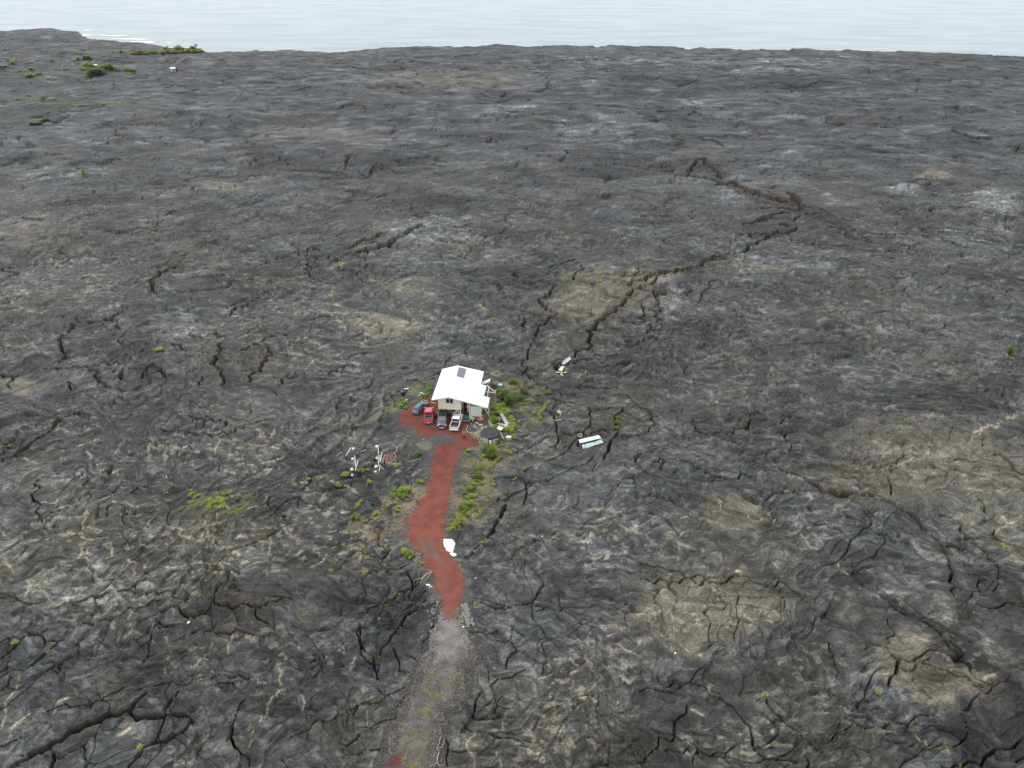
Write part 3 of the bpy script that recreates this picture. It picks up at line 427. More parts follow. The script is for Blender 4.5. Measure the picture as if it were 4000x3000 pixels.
# broad swells (tumuli) surveyed one by one
MND = [(510,1300,135,55,2.4),(420,1490,300,60,2.0),(1700,465,130,60,5),(385,800,130,50,2.6),(1290,650,150,70,2.2),(1215,905,90,60,1.6),(1380,880,120,55,1.5),(1520,350,70,16,4),(900,500,110,40,2.4),(1990,1450,150,90,1.6),(1540,1310,200,80,1.4),(250,1240,190,60,1.8),(340,1090,330,110,1.6),(730,860,130,30,1.2),(2080,1060,190,90,2.0),(1890,1290,200,24,2.2),(1800,590,160,30,2.5),(560,520,200,26,3.0),(120,380,200,26,4),(1250,1530,190,90,1.3),(1900,1590,220,80,1.6),(650,690,110,40,1.6),(2100,460,110,40,4),(1100,240,200,14,7),(400,250,160,10,7),(1900,240,180,10,7),(700,330,220,14,6),(1450,170,240,8,8),(1300,330,160,14,5)]
for cx, cy, rx, ry, hh in MND:
    cx, cy, rx, ry = cx*1.8083, cy*1.8083, rx*1.8083, ry*1.8083; g_ = np.exp(-np.clip(((PX-cx)/rx+.25*q['w1'])**2+((PY-cy)/ry+.25*q['w2'])**2, 0, 20)*1.1); h = h+hh*.45*g_*np.clip(q['flat'], 0, 1)
# regions
reg = {k: np.zeros(X.shape, np.float32) for k in ('pale', 'tan', 'dark', 'brown', 'veins', 'moss', 'straw', 'rope')}
edge = (fbm(X/8, Y/7, 71, 4)*.9)
edgeb = fbm(X/30, Y/18, 74, 4)*.7
for kind, cx, cy, rx, ry, k, rot in RG:
    m = (np.abs(PX-cx) < 1.9*(rx+ry)) & (np.abs(PY-cy) < 1.9*(rx*abs(math.sin(rot))+ry)+5)
    if not m.any(): continue
    dx = PX[m]-cx; dy = PY[m]-cy
    if rot: dx, dy = dx*math.cos(rot)+dy*math.sin(rot), -dx*math.sin(rot)+dy*math.cos(rot)
    rr = np.sqrt((dx/rx)**2+(dy/ry)**2)-.35*edge[m]-.3*edgeb[m]
    g = k*sstep(1.25, .75, rr) if False else k*(1-sstep(.7, 1.2, rr)); reg[kind][m] = np.maximum(reg[kind][m], g)
for kind, k, pl in POLY:
    wpl = toworld(pl); d = sdist(X, Y, wpl) if True else 0
    g = k*sstep(-.6, .9, d+1.2*edge); reg[kind] = np.maximum(reg[kind], g)
# ropes
ph = np.hypot(X+6*q['w1']+12*np.sin(Y/23), Y+6*q['w2']+9*np.sin(X/17+1))*2*np.pi/.85+3*q['w3']
rmask = np.maximum(reg['rope'], sstep(.28, .5, fbm(X/13, Y/11, 81, 2))*.7*q['near'])*q['flat']*(1-sstep(170, 330, Y))
h = h+.085*np.sin(ph)*rmask
# tracks
trk = np.zeros(X.shape, np.float32)
for w, pts in TRACKS:
    wp = toworld(pts); mid = wp[len(wp)//2]; sel = (Y > min(p[1] for p in wp)-25) & (Y < max(p[1] for p in wp)+25)
    d = np.full(X.shape, 99., np.float32); d[sel] = pdist(X[sel], Y[sel], wp, False)+.8*edge[sel]
    trk = np.maximum(trk, (1-sstep(1.6, 2.8, d)))
h = h*(1-.5*trk)-.25*trk
# shore: the sheet drops below the sea beyond the coastline
ws = toworld(SHORE)
sx = np.array([2000+F*(p[0]/(CP*p[1]+SP*H)) for p in ws]); sy = np.array([p[1] for p in ws]); o_ = np.argsort(sx)
shY = np.interp(PX, sx[o_], sy[o_]).astype(np.float32)
shN = shY+14*fbm(X/38, Y*0+shY/300, 91, 3)+6*fbm(X/9, Y*0+.3, 95, 2)
ds = shN-Y
cst = 1-sstep(10, 110, ds); h = h*(1-.7*cst)+.9*np.exp(-(ds/18)**2)*(.4+.5*np.abs(fbm(X/45, Y/60, 97, 2)))
h = np.where(ds < 6, -11+(h+11)*sstep(-3, 6, ds+2*edge), h).astype(np.float32)
# ---- base colours
def mixc(c, col, t):
    t = t[..., None]; return c*(1-t)+np.array(col, np.float32)*t
n0 = fbm(X/60, Y/45, 101, 4); n1 = fbm(X/16, Y/12, 103, 4); f3 = sstep(170, 420, Y); n2 = (1-f3)*fbm(X/3.5, Y/2.8, 107, 4)+f3*fbm(X/13, Y/8, 108, 3); n3 = fbm(X/.8, Y/.6, 109, 2)
hsh = lambda i, k: J1[(i.astype(np.int32)*37+k) & 255]-.5
v = .066*(1+.24*n0+.24*n1+.30*n2+.22*n3*q['near'])*(1+.28*(q['c2']-.5)*(1-f3)+.15*(q['c1']-.5)+.25*(q['c3']-.5)*q['near'])*(1+.55*hsh(q['i1'], 3))*(1+.50*hsh(q['i2'], 9)*(1-f3))*(1+.22*hsh(q['i3'], 5)*q['near'])
ff = sstep(150, 450, Y); v = v*(1+ff*.55*hsh(q['i1'], 41))*(1-.08*ff)
v = v*(1+.22*sstep(.6, .95, q['s1'])+.18*sstep(.6, .95, q['s2'])*(1-f3))
# weathered glassy crust: streaky lighter flecks
fl = (1-f3)*fbm((X+2*q['w3'])/2.6, (Y+2*q['w4'])/1.1, 113, 4)+f3*fbm(X/15, Y/6.5, 114, 3); v = v*(1+.75*sstep(.15, .6, fl)-.35*sstep(.1, .6, -fl))
v = np.clip(v, .016, .22)
tt = sstep(-.5, .6, fbm(X/38, Y/30, 177, 3)+.4*hsh(q['i1'], 21))*(1-.6*f3)
c = np.stack([v*(.955+.06*tt), v*1.0, v*(1.0-.09*tt+.07*f3)], -1)*(.96-.11*f3)[..., None]  # far lava tinted bluer with distance: haze put into the colour
tanbias = sstep(.05, .55, fbm(X/24, Y/20, 121, 3)+.06)
c = mixc(c, (.125, .110, .080), .24*tanbias*(1-.6*sstep(200, 420, Y)))
pl_ = sstep(.22, .30, fbm(X/26+.3*q['w3'], Y/34+.3*q['w4'], 161, 4))*sstep(120, 260, Y); c = c*(1+.45*pl_*(.6+.5*n2))[..., None]
dk_ = sstep(.18, .34, fbm(X/55, Y/48, 167, 4))*sstep(100, 300, Y); c = c*(1-.38*dk_)[..., None]
st_ = fbm(X/30, Y/9, 171, 4)*sstep(200, 450, Y); c = c*(1+.25*st_)[..., None]
c = c*(1+1.25*reg['pale'][..., None]*np.array((.95, 1.0, .98), np.float32)*(.55+.7*sstep(-.3, .4, fl+.4*n2)[..., None]))
c = mixc(c, (.275, .24, .175), np.clip(reg['tan']*(.50+.34*sstep(-.5, .5, n2+fl*.5)), 0, .85))
c = c*(1-.68*np.clip(reg['dark'], 0, 1)[..., None])
c = mixc(c, (.052, .043, .038), np.clip(.55*reg['brown'], 0, .7))
c = mixc(c, (.080, .068, .062), .75*trk)
# pale mineral / lichen lines on the plate seams
g1, g2, gc = worley((X+2.5*q['w3']+3*q['w1'])/5.2, (Y+2.5*q['w4']+3*q['w2'])/4.6, 19); ge = (g2-g1)
hw = np.maximum(.03, .0030*140/pxm)
vm = np.clip(reg['veins']+.25*sstep(.1, .6, n0), 0, 1.4)*sstep(-.05, .35, fbm(X/3.4, Y/3.0, 131, 3)+.15*(reg['veins']-.5))
vein = .8*(1-sstep(hw, hw*2.1, ge+.03*n3))*vm*sstep(.05, .45, fbm(X/2.6, Y/2.2, 133, 2))
g3, g4, gd = worley((X+1.2*q['w3']+9)/2.3, (Y+1.2*q['w4'])/1.7, 23)
vein2 = (1-sstep(.04, .14, g4-g3))*np.clip(reg['veins'], 0, 1)*sstep(.0, .4, fbm(X/2.2, Y/1.8, 137, 2))*.22
dots = (1-f3)*sstep(.30, .52, fbm(X/1.7+.3*q['w1'], Y/1.25, 141, 3))*(.22+.30*np.clip(reg['veins'], 0, 1))*sstep(-.3, .3, n1)
tv = (1-sstep(.45, 1.35, vd))*sstep(-.75, -.05, n2+.5*n3)
vt = np.clip(vein+vein2+dots+.95*tv, 0, 1)*q['flat']
c = mixc(c, (.52, .45, .32), np.clip(vt*.95, 0, .92))
halo = (1-sstep(1, 4.5, vd+.8*n2))*q['flat']; c = mixc(c, (.17, .152, .115), .35*halo)
hair = (1-sstep(.012, .05, np.abs(perlin(X/3.1+.35*q['w3'], Y/2.4+.35*q['w4'], 501))))*(1-f3)*sstep(-.2, .3, n1)*q['flat']; c = c*(1-.34*hair)[..., None]
hair2 = (1-sstep(.015, .06, np.abs(perlin(X/6.5+.3*q['w4'], Y/3.4+.3*q['w3'], 507))))*(1-f3)*q['flat']; c = c*(1-.30*hair2)[..., None]; h = h-.10*hair2-.05*hair
# moss and dry grass thatch
ms = np.clip(reg['moss'], 0, 1)*sstep(-.1, .5, n2+.3*n3); c = mixc(c, (.16, .19, .035), .75*ms)
st = np.clip(reg['straw'], 0, 1)*sstep(-.45, .35, n2+.6*n3); c = mixc(c, (.26, .20, .115), .75*st)
cm = (1-sstep(1.2, 3.2, cd))*sstep(.35, .62, fbm(X/2.5, Y/2.2, 147, 3))*q['near']; c = mixc(c, (.15, .18, .035), .5*cm)
cm2 = ncr*sstep(.25, .5, fbm(X/2.0, Y/2.0, 149, 2))*q['near']; c = mixc(c, (.13, .13, .05), .6*cm2)
# broken rock in the cracks: shade painted in as near-black; red ones oxidised red-brown
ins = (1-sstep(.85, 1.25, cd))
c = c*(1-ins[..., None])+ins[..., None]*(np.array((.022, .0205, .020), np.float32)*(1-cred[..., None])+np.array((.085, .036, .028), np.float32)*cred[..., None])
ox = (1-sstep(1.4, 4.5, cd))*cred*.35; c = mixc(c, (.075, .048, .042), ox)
c = c*(1-.15*ncr[..., None])  # finer cracks get a little painted shade as well
# thin glassy crust flakes, blue-grey sheen and pale lobes with crisp rims
lb = sstep(.30, .36, fbm(X/7.5+.25*q['w3'], Y/4.2+.2*q['w4'], 151, 4)); c = c*(1+.42*lb*q['flat']*(.6+.4*sstep(-.4, .4, n1)))[..., None]
lk = sstep(.26, .31, fbm(X/5.5+.2*q['w4'], Y/3.4+.2*q['w3'], 157, 4)); c = c*(1-.26*lk*q['flat'])[..., None]
# cinder dust round the drive and yard; packed ground under the yard
bx = (X > -45) & (X < 20) & (Y > 30) & (Y < 150)
xs_, ys_ = X[bx], Y[bx]; dd = sdist(xs_, ys_, WDRIVE); dp = sdist(xs_, ys_, WPAD)
t1 = np.zeros(X.shape, np.float32); t1[bx] = sstep(-1.6, .3, dd+.8*n2[bx]+.5*n3[bx]); c = mixc(c, (.155, .07, .055), .55*t1)
t2 = np.zeros(X.shape, np.float32); t2[bx] = sstep(-.5, 1.0, dp+n2[bx]); c = mixc(c, (.088, .084, .078), .6*t2*(1-t1))
gr = np.zeros(X.shape, np.float32); gr[bx] = sstep(-.9, .4, sdist(xs_, ys_, WGRAV)+.8*n2[bx]); c = mixc(c, (.10, .088, .078), .5*gr)
foam = 0
ms = np.clip(reg['moss'], 0, 1)*sstep(-.2, .4, n2+.5*n3); c = mixc(c, (.13, .165, .03), .65*ms)
st = np.clip(reg['straw'], 0, 1)*sstep(-.35, .35, n2+.7*n3); c = mixc(c, (.30, .235, .14), .6*st)
c = np.clip(c*.70, .008, .6)
# shore rock wet and dark
c = c*(1-.35*(1-sstep(0, 14, ds))[..., None])
nv = NR*NC
co = np.empty((nv, 3), np.float32); co[:, 0] = X.ravel(); co[:, 1] = Y.ravel(); co[:, 2] = h.ravel()
me = bpy.data.meshes.new('ground'); me.vertices.add(nv); me.vertices.foreach_set('co', co.ravel())
i = (np.arange(NR-1)[:, None]*NC+np.arange(NC-1)[None, :]).ravel().astype(np.int32)
quads = np.stack([i, i+1, i+NC+1, i+NC], 1).ravel(); nf = len(i)
me.loops.add(nf*4); me.loops.foreach_set('vertex_index', quads); me.polygons.add(nf); me.polygons.foreach_set('loop_start', np.arange(0, nf*4, 4, dtype=np.int32))
me.update(calc_edges=True); me.polygons.foreach_set('use_smooth', np.ones(nf, bool))
at = me.color_attributes.new('rock', 'FLOAT_COLOR', 'POINT'); cc4 = np.ones((nv, 4), np.float32); cc4[:, :3] = c.reshape(-1, 3); at.data.foreach_set('color', cc4.ravel())
HG = (h+groove*cdep+ncr*.7+cz*(.7+.0025*Y)+cz2*.35+cz3*.6).astype(np.float32)      # level of the plates, for standing things on
del cc4, co, quads, ph
ground = bpy.data.objects.new('ground', me); COL.objects.link(ground); tag(ground, 'dark grey cracked pahoehoe lava field reaching the sea', None, kind='structure')
m = bpy.data.materials.new('lava_rock'); m.use_nodes = True; N, L = nt(m); b = N['Principled BSDF']; b.inputs['Specular IOR Level'].default_value = .35
ca = N.new('ShaderNodeVertexColor'); ca.layer_name = 'rock'; tc = N.new('ShaderNodeTexCoord')
nn = N.new('ShaderNodeTexNoise'); nn.inputs['Scale'].default_value = 3.2; nn.inputs['Detail'].default_value = 8; nn.inputs['Roughness'].default_value = .7; L.new(tc.outputs['Object'], nn.inputs['Vector'])
mr = N.new('ShaderNodeMapRange'); mr.inputs[1].default_value = .3; mr.inputs[2].default_value = .7; mr.inputs[3].default_value = .42; mr.inputs[4].default_value = 1.7; L.new(nn.outputs['Fac'], mr.inputs[0])
mu = N.new('ShaderNodeMix'); mu.data_type = 'RGBA'; mu.blend_type = 'MULTIPLY'; mu.inputs[0].default_value = 1; L.new(ca.outputs['Color'], mu.inputs[6]); L.new(mr.outputs[0], mu.inputs[7]); L.new(mu.outputs[2], b.inputs['Base Color'])
rr_ = N.new('ShaderNodeMapRange'); rr_.inputs[3].default_value = .55; rr_.inputs[4].default_value = .9; L.new(nn.outputs['Fac'], rr_.inputs[0]); L.new(rr_.outputs[0], b.inputs['Roughness'])
vo = N.new('ShaderNodeTexVoronoi'); vo.feature = 'DISTANCE_TO_EDGE'; vo.inputs['Scale'].default_value = 1.4
n5 = N.new('ShaderNodeTexNoise'); n5.inputs['Scale'].default_value = .9; n5.inputs['Detail'].default_value = 4; L.new(tc.outputs['Object'], n5.inputs['Vector'])
vm_ = N.new('ShaderNodeVectorMath'); vm_.operation = 'MULTIPLY_ADD'; vm_.inputs[1].default_value = (1.6, 1.6, 1.6); L.new(n5.outputs['Color'], vm_.inputs[0]); L.new(tc.outputs['Object'], vm_.inputs[2]); L.new(vm_.outputs[0], vo.inputs['Vector'])
sm = N.new('ShaderNodeMapRange'); sm.inputs[2].default_value = .12; L.new(vo.outputs['Distance'], sm.inputs[0])
b1 = N.new('ShaderNodeBump'); b1.inputs['Strength'].default_value = .6; b1.inputs['Distance'].default_value = .08; L.new(sm.outputs[0], b1.inputs['Height'])
b2 = N.new('ShaderNodeBump'); b2.inputs['Strength'].default_value = .7; b2.inputs['Distance'].default_value = .11; L.new(nn.outputs['Fac'], b2.inputs['Height']); L.new(b1.outputs[0], b2.inputs['Normal']); L.new(b2.outputs[0], b.inputs['Normal'])
me.materials.append(m)
# surface lookup on the finished sheet
def gz(x, y):
    r_ = np.interp(y, rowY, np.arange(NR)); d_ = max(CP*y+SP*H, 18); c_ = np.interp(x/d_, colA, np.arange(NC))
    i0 = int(min(r_, NR-2)); j0 = int(min(c_, NC-2)); fr = r_-i0; fc = c_-j0
    return float((HG[i0, j0]*(1-fc)+HG[i0, j0+1]*fc)*(1-fr)+(HG[i0+1, j0]*(1-fc)+HG[i0+1, j0+1]*fc)*fr)
def hit(px, py, top=False):          # where the line of sight of a photograph point meets the lava
    z = 0.
    for _ in range(12):
        x, y = G0(px, py, z); z = .5*z+.5*gz(x, y)
    x, y = G0(px, py, z); return Vector((x, y, gz(x, y)))
def ppm(y): return F/(CP*y+SP*H)
# ---- laid surfaces
def sheet(name, poly, step, lift, colfn, material, label, rag=.5, thick=0., kind='structure', yl=None):
    wp = poly; x0 = min(p[0] for p in wp)-2; x1 = max(p[0] for p in wp)+2; y0 = max(min(p[1] for p in wp)-2, 28); y1 = max(p[1] for p in wp)+2
    gx = np.arange(x0, x1, step, dtype=np.float32); gy = np.arange(y0, y1, step, dtype=np.float32); XX, YY = np.meshgrid(gx, gy)
    d = sdist(XX, YY, wp)+rag*(.8*fbm(XX/2.2, YY/2.2, 201, 3)+.35*fbm(XX/.6, YY/.6, 205, 2))
    rr = np.interp(YY, rowY, np.arange(NR)); cc_ = np.interp(XX/(CP*YY+SP*H), colA, np.arange(NC)); i0 = rr.astype(int); j0 = cc_.astype(int); fr = rr-i0; fc = cc_-j0
    Z = (HG[i0, j0]*(1-fc)+HG[i0, j0+1]*fc)*(1-fr)+(HG[i0+1, j0]*(1-fc)+HG[i0+1, j0+1]*fc)*fr
    Z2 = height(XX, YY) if False else Z
    Z = Z2+np.minimum(lift, .01+np.maximum(d, 0)*.15)+thick*sstep(0, 1.2, d)*(1+.35*fbm(XX/.8, YY/.8, 211, 3))+.012*fbm(XX/.35, YY/.35, 215, 2)
    ok = d > 0; fm = ok[:-1, :-1] & ok[1:, :-1] & ok[:-1, 1:] & ok[1:, 1:]
    idx = np.arange(XX.size).reshape(XX.shape); Q = np.stack([idx[:-1, :-1][fm], idx[:-1, 1:][fm], idx[1:, 1:][fm], idx[1:, :-1][fm]], 1); use = np.unique(Q); mp = np.full(XX.size, -1); mp[use] = np.arange(len(use))
    me = bpy.data.meshes.new(name); V = np.stack([XX.ravel()[use], YY.ravel()[use], Z.ravel()[use]], 1).astype(np.float32); me.from_pydata(V.tolist(), [], mp[Q].tolist()); me.update(); me.polygons.foreach_set('use_smooth', [True]*len(me.polygons))
    cl = colfn(V[:, 0], V[:, 1], d.ravel()[use]); at = me.color_attributes.new('rock', 'FLOAT_COLOR', 'POINT'); c4 = np.ones((len(use), 4), np.float32); c4[:, :3] = cl; at.data.foreach_set('color', c4.ravel())
    me.materials.append(material); o = bpy.data.objects.new(name, me); COL.objects.link(o)
    return o
def attmat(name, scale, lo, hi, bump, dist, rough=.9):
    m = bpy.data.materials.new(name); m.use_nodes = True; N, L = nt(m); b = N['Principled BSDF']; b.inputs['Roughness'].default_value = rough; b.inputs['Specular IOR Level'].default_value = .2
    ca = N.new('ShaderNodeVertexColor'); ca.layer_name = 'rock'; tc = N.new('ShaderNodeTexCoord'); nn = N.new('ShaderNodeTexNoise'); nn.inputs['Scale'].default_value = scale; nn.inputs['Detail'].default_value = 8; nn.inputs['Roughness'].default_value = .75
    L.new(tc.outputs['Object'], nn.inputs['Vector']); mr = N.new('ShaderNodeMapRange'); mr.inputs[1].default_value = .3; mr.inputs[2].default_value = .7; mr.inputs[3].default_value = lo; mr.inputs[4].default_value = hi; L.new(nn.outputs['Fac'], mr.inputs[0])
    mu = N.new('ShaderNodeMix'); mu.data_type = 'RGBA'; mu.blend_type = 'MULTIPLY'; mu.inputs[0].default_value = 1; L.new(ca.outputs['Color'], mu.inputs[6]); L.new(mr.outputs[0], mu.inputs[7]); L.new(mu.outputs[2], b.inputs['Base Color'])
    bp = N.new('ShaderNodeBump'); bp.inputs['Strength'].default_value = bump; bp.inputs['Distance'].default_value = dist; L.new(nn.outputs['Fac'], bp.inputs['Height']); L.new(bp.outputs[0], b.inputs['Normal']); return m
CIND = attmat('red_cinder', 4.5, .68, 1.36, .9, .09); GRVM = attmat('crushed_basalt', 4.5, .5, 1.55, 1, .12); WHT = attmat('white_gravel', 3, .86, 1.1, .7, .1)
def mix3(a_, b_, t): return np.array(a_, np.float32)*(1-t[:, None])+np.array(b_, np.float32)*t[:, None]
# wheel ruts worn through the cinder, in survey coordinates
RUT = [zz(Z7, (800,360),(830,450),(860,540),(900,600)), zz(Z7, (930,380),(960,520),(1010,620),(1080,700)), zz(Z7, (1130,740),(1160,900),(1170,1100)), zz(Z7, (1000,760),(1080,900),(1120,1050))]
def drivecol(x, y, d):
    n = fbm(x/2.4, y/2.4, 301, 4); n_ = fbm(x/9, y/9, 305, 2); c = mix3((.165, .049, .034), (.205, .067, .047), sstep(-.5, .6, n+.4*fbm(x/.35, y/.35, 303, 2))); far = sstep(95, 118, y); c = c*(1-.22*far)[:, None]
    for k, r_ in enumerate(RUT):
        dd = pdist(x, y, toworld(r_), False); t = (1-sstep(.15, .8, dd+.3*n))*(.62 if k < 2 else .16); c = c*(1-t[:, None])+mix3((.12, .09, .077), (.15, .113, .098), sstep(-1, 1, n))*t[:, None]
    for cx_, cy_, rx_, ry_ in ((1760, 1728, 24, 9), (1722, 1800, 13, 7), (1744, 1838, 6, 12), (1632, 1641, 9, 11), (1681, 1668, 9, 4), (1751, 1702, 13, 5), (1650, 2088, 8, 5), (1653, 2037, 5, 6), (1700, 1840, 8, 4), (1700, 1662, 8, 5)):  # grey patches; the leftmost paints a vehicle's shadow into the cinder colour
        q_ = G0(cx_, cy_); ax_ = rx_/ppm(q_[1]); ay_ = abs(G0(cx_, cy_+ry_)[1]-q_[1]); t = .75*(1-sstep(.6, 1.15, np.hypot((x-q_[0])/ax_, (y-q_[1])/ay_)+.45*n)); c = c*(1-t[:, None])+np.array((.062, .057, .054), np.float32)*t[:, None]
    e = G0(1700, 2430)[1]; t = 1-sstep(e-1.0, e+2.6, y+1.6*n+.9*fbm(x/.5, y/.5, 317, 2)); c = c*(1-t[:, None])+np.array((.12, .104, .093), np.float32)*t[:, None]
    ed = (1-sstep(0, .5, d))*.4; c = c*(1-ed[:, None])+np.array((.12, .075, .062), np.float32)*ed[:, None]
    return c
def gravcol(x, y, d):
    n = fbm(x/1.6, y/1.6, 321, 4); n2_ = fbm(x/.5, y/.5, 325, 2); c = mix3((.095, .084, .074), (.142, .126, .111), sstep(-.6, .7, n+.6*n2_)); hi = .8*sstep(-3.2, 3.4, sdist(x, y, WGHI)+1.4*n); c = c*(1-hi[:, None])+mix3((.19, .18, .168), (.235, .222, .207), sstep(-.6, .6, n))*hi[:, None]
    gm = sstep(.28, .5, fbm(x/1.8, y/1.8, 331, 3)+.1)*(1-hi)*sstep(1.2, 2.5, d); c = c*(1-.5*gm[:, None])+np.array((.11, .125, .035), np.float32)*.5*gm[:, None]
    t = 1-sstep(.6, 1.6, np.hypot(x-G0(1545, 2985)[0], (y-G0(1545, 2985)[1])*1.1)+.4*n); c = c*(1-t[:, None])+np.array((.12, .036, .036), np.float32)*t[:, None]
    return c
gp = sheet('gravel_path', WGRAV, .16, .03, gravcol, GRVM, 'x', rag=.7); tag(gp, 'brown crushed-rock track leading up to the red driveway', None, kind='structure')
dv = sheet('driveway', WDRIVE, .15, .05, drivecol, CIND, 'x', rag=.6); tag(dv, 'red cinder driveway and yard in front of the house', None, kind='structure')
sp = sheet('sand_patch', WSAND, .12, .03, lambda x, y, d: mix3((.105, .10, .094), (.13, .125, .116), sstep(-.5, .5, fbm(x, y, 341, 3))), attmat('fine_sand', 8, .9, 1.1, .3, .03), 'x', rag=.25); tag(sp, 'round patch of pale grey sand left of the driveway', None, kind='structure')
WG1 = zz((1650, 2080, .11452), (720,290),(880,275),(1010,255),(1120,320),(1130,420),(1090,560),(1075,680),(1055,760),(1190,790),(1180,880),(1080,930),(1010,890),(870,830),(880,770),(960,760),(820,720),(760,680),(800,600),(720,560),(730,520),(690,440),(690,350))
wg = sheet('gravel_pile', toworld(WG1), .09, .0, lambda x, y, d: mix3((.74, .74, .72), (.84, .84, .82), sstep(-.5, .5, fbm(x*2, y*2, 351, 3))), WHT, 'x', rag=.12, thick=.30); tag(wg, 'heap of white gravel at the right edge of the red driveway', 'gravel pile')
# ------------------------------------------------------------------ sea
SEA_Z = -8.0
xs2 = np.array([-40000, -12000, -6000, -3000]+list(np.arange(-2000, 2001, 100))+[3000, 6000, 12000, 40000.]); ys2 = np.array([560, 650, 700, 750, 800, 850, 900, 1000, 1200, 1500, 2000, 3000, 5000, 9000, 16000, 30000, 60000.])
sb = MB(); XX, YY = np.meshgrid(xs2, ys2); n_ = len(xs2); sb.v = [(float(x_), float(y_), SEA_Z) for x_, y_ in zip(XX.ravel(), YY.ravel())]
sb.f = [(r_*n_+k, r_*n_+k+1, (r_+1)*n_+k+1, (r_+1)*n_+k) for r_ in range(len(ys2)-1) for k in range(n_-1)]
m = bpy.data.materials.new('sea_water'); m.use_nodes = True; N, L = nt(m); b = N['Principled BSDF']; b.inputs['Roughness'].default_value = .22; b.inputs['Specular IOR Level'].default_value = .5; b.inputs['IOR'].default_value = 1.333
tc = N.new('ShaderNodeTexCoord'); mp = N.new('ShaderNodeMapping'); mp.inputs['Scale'].default_value = (.08, .2, 1); L.new(tc.outputs['Object'], mp.inputs[0])
n1_ = N.new('ShaderNodeTexNoise'); n1_.inputs['Scale'].default_value = 1; n1_.inputs['Detail'].default_value = 10; n1_.inputs['Roughness'].default_value = .8; L.new(mp.outputs[0], n1_.inputs['Vector'])
bp = N.new('ShaderNodeBump'); bp.inputs['Strength'].default_value = 1; bp.inputs['Distance'].default_value = 2.2; L.new(n1_.outputs['Fac'], bp.inputs['Height']); L.new(bp.outputs[0], b.inputs['Normal'])
n2_ = N.new('ShaderNodeTexNoise'); n2_.inputs['Scale'].default_value = .12; n2_.inputs['Detail'].default_value = 5; L.new(mp.outputs[0], n2_.inputs['Vector'])
cr = N.new('ShaderNodeValToRGB'); cr.color_ramp.elements[0].position = .35; cr.color_ramp.elements[0].color = (.28, .34, .375, 1); cr.color_ramp.elements[1].position = .65; cr.color_ramp.elements[1].color = (.38, .43, .46, 1); L.new(n2_.outputs['Fac'], cr.inputs[0]); L.new(cr.outputs[0], b.inputs['Base Color'])
sea = sb.build('sea', m); tag(sea, 'pale grey-blue ocean beyond the lava coast', None, kind='structure')
# surf along the coast: broken white water lying on the sea
sf = MB(); FO = mat('surf_foam', (.80, .83, .84), .8, var=.05)
rf = random.Random(3)
prev = None
for k in range(len(SHORE)-1):
    (x1, y1), (x2, y2) = SHORE[k], SHORE[k+1]
    if x1 < -300 or x2 > 4300: continue
    nseg = max(2, int(abs(x2-x1)/22))
    for t in range(nseg):
        px_ = x1+(x2-x1)*(t+.5)/nseg; py_ = y1+(y2-y1)*(t+.5)/nseg; wgt = 1 if 290 < px_ < 760 else .3
        if rf.random() > (.8 if wgt == 1 else .12): continue
        x_, y_ = G0(px_, py_-2, SEA_Z); y_ += rf.uniform(-6, 40)*wgt; n = 9; L_ = rf.uniform(4, 13)*(1.3 if wgt == 1 else .8); W_ = rf.uniform(2, 7)*wgt
        a0 = rf.random()*6
        ring = [(x_+math.cos(2*math.pi*q_/n)*L_*rf.uniform(.7, 1.2), y_+math.sin(2*math.pi*q_/n)*W_*rf.uniform(.6, 1.3), SEA_Z+.25+.01*rf.random()) for q_ in range(n)]
        sf.v += ring; sf.f.append(tuple(range(len(sf.v)-n, len(sf.v))))
o = sf.build('surf', FO); tag(o, 'white surf breaking along the lava coast', None, kind='stuff')
# ------------------------------------------------------------------ sky and light: bright overcast
SUN_EL, SUN_AZ = R(56), R(-62)
w = bpy.data.worlds.new('World'); sc.world = w; w.use_nodes = True; N, L = w.node_tree.nodes, w.node_tree.links; N.clear()
out = N.new('ShaderNodeOutputWorld'); sky = N.new('ShaderNodeTexSky'); sky.sky_type = 'NISHITA'; sky.sun_disc = False; sky.sun_elevation = SUN_EL; sky.sun_rotation = SUN_AZ; sky.air_density = 1.2; sky.dust_density = 3
bg1 = N.new('ShaderNodeBackground'); bg1.inputs['Strength'].default_value = .1; L.new(sky.outputs[0], bg1.inputs['Color'])
tc = N.new('ShaderNodeTexCoord'); mp = N.new('ShaderNodeMapping'); mp.inputs['Scale'].default_value = (1.5, 1.5, 5); L.new(tc.outputs['Generated'], mp.inputs[0]); no = N.new('ShaderNodeTexNoise'); no.inputs['Scale'].default_value = 1.6; no.inputs['Detail'].default_value = 5; L.new(mp.outputs[0], no.inputs['Vector'])
cr = N.new('ShaderNodeValToRGB'); cr.color_ramp.elements[0].position = .35; cr.color_ramp.elements[0].color = (.80, .86, .92, 1); cr.color_ramp.elements[1].position = .68; cr.color_ramp.elements[1].color = (.98, 1.0, 1.0, 1); L.new(no.outputs['Fac'], cr.inputs[0])
bg2 = N.new('ShaderNodeBackground'); bg2.inputs['Strength'].default_value = 1.12; L.new(cr.outputs[0], bg2.inputs['Color'])
mx = N.new('ShaderNodeMixShader'); mx.inputs[0].default_value = .86; L.new(bg1.outputs[0], mx.inputs[1]); L.new(bg2.outputs[0], mx.inputs[2]); L.new(mx.outputs[0], out.inputs['Surface'])
sl = bpy.data.lights.new('sun', 'SUN'); sl.energy = 1.2; sl.angle = R(11); sl.color = (1, .965, .91); so = bpy.data.objects.new('sun', sl); COL.objects.link(so)
dirv = Vector((math.sin(SUN_AZ)*math.cos(SUN_EL), math.cos(SUN_AZ)*math.cos(SUN_EL), math.sin(SUN_EL))); so.rotation_euler = dirv.to_track_quat('Z', 'Y').to_euler()
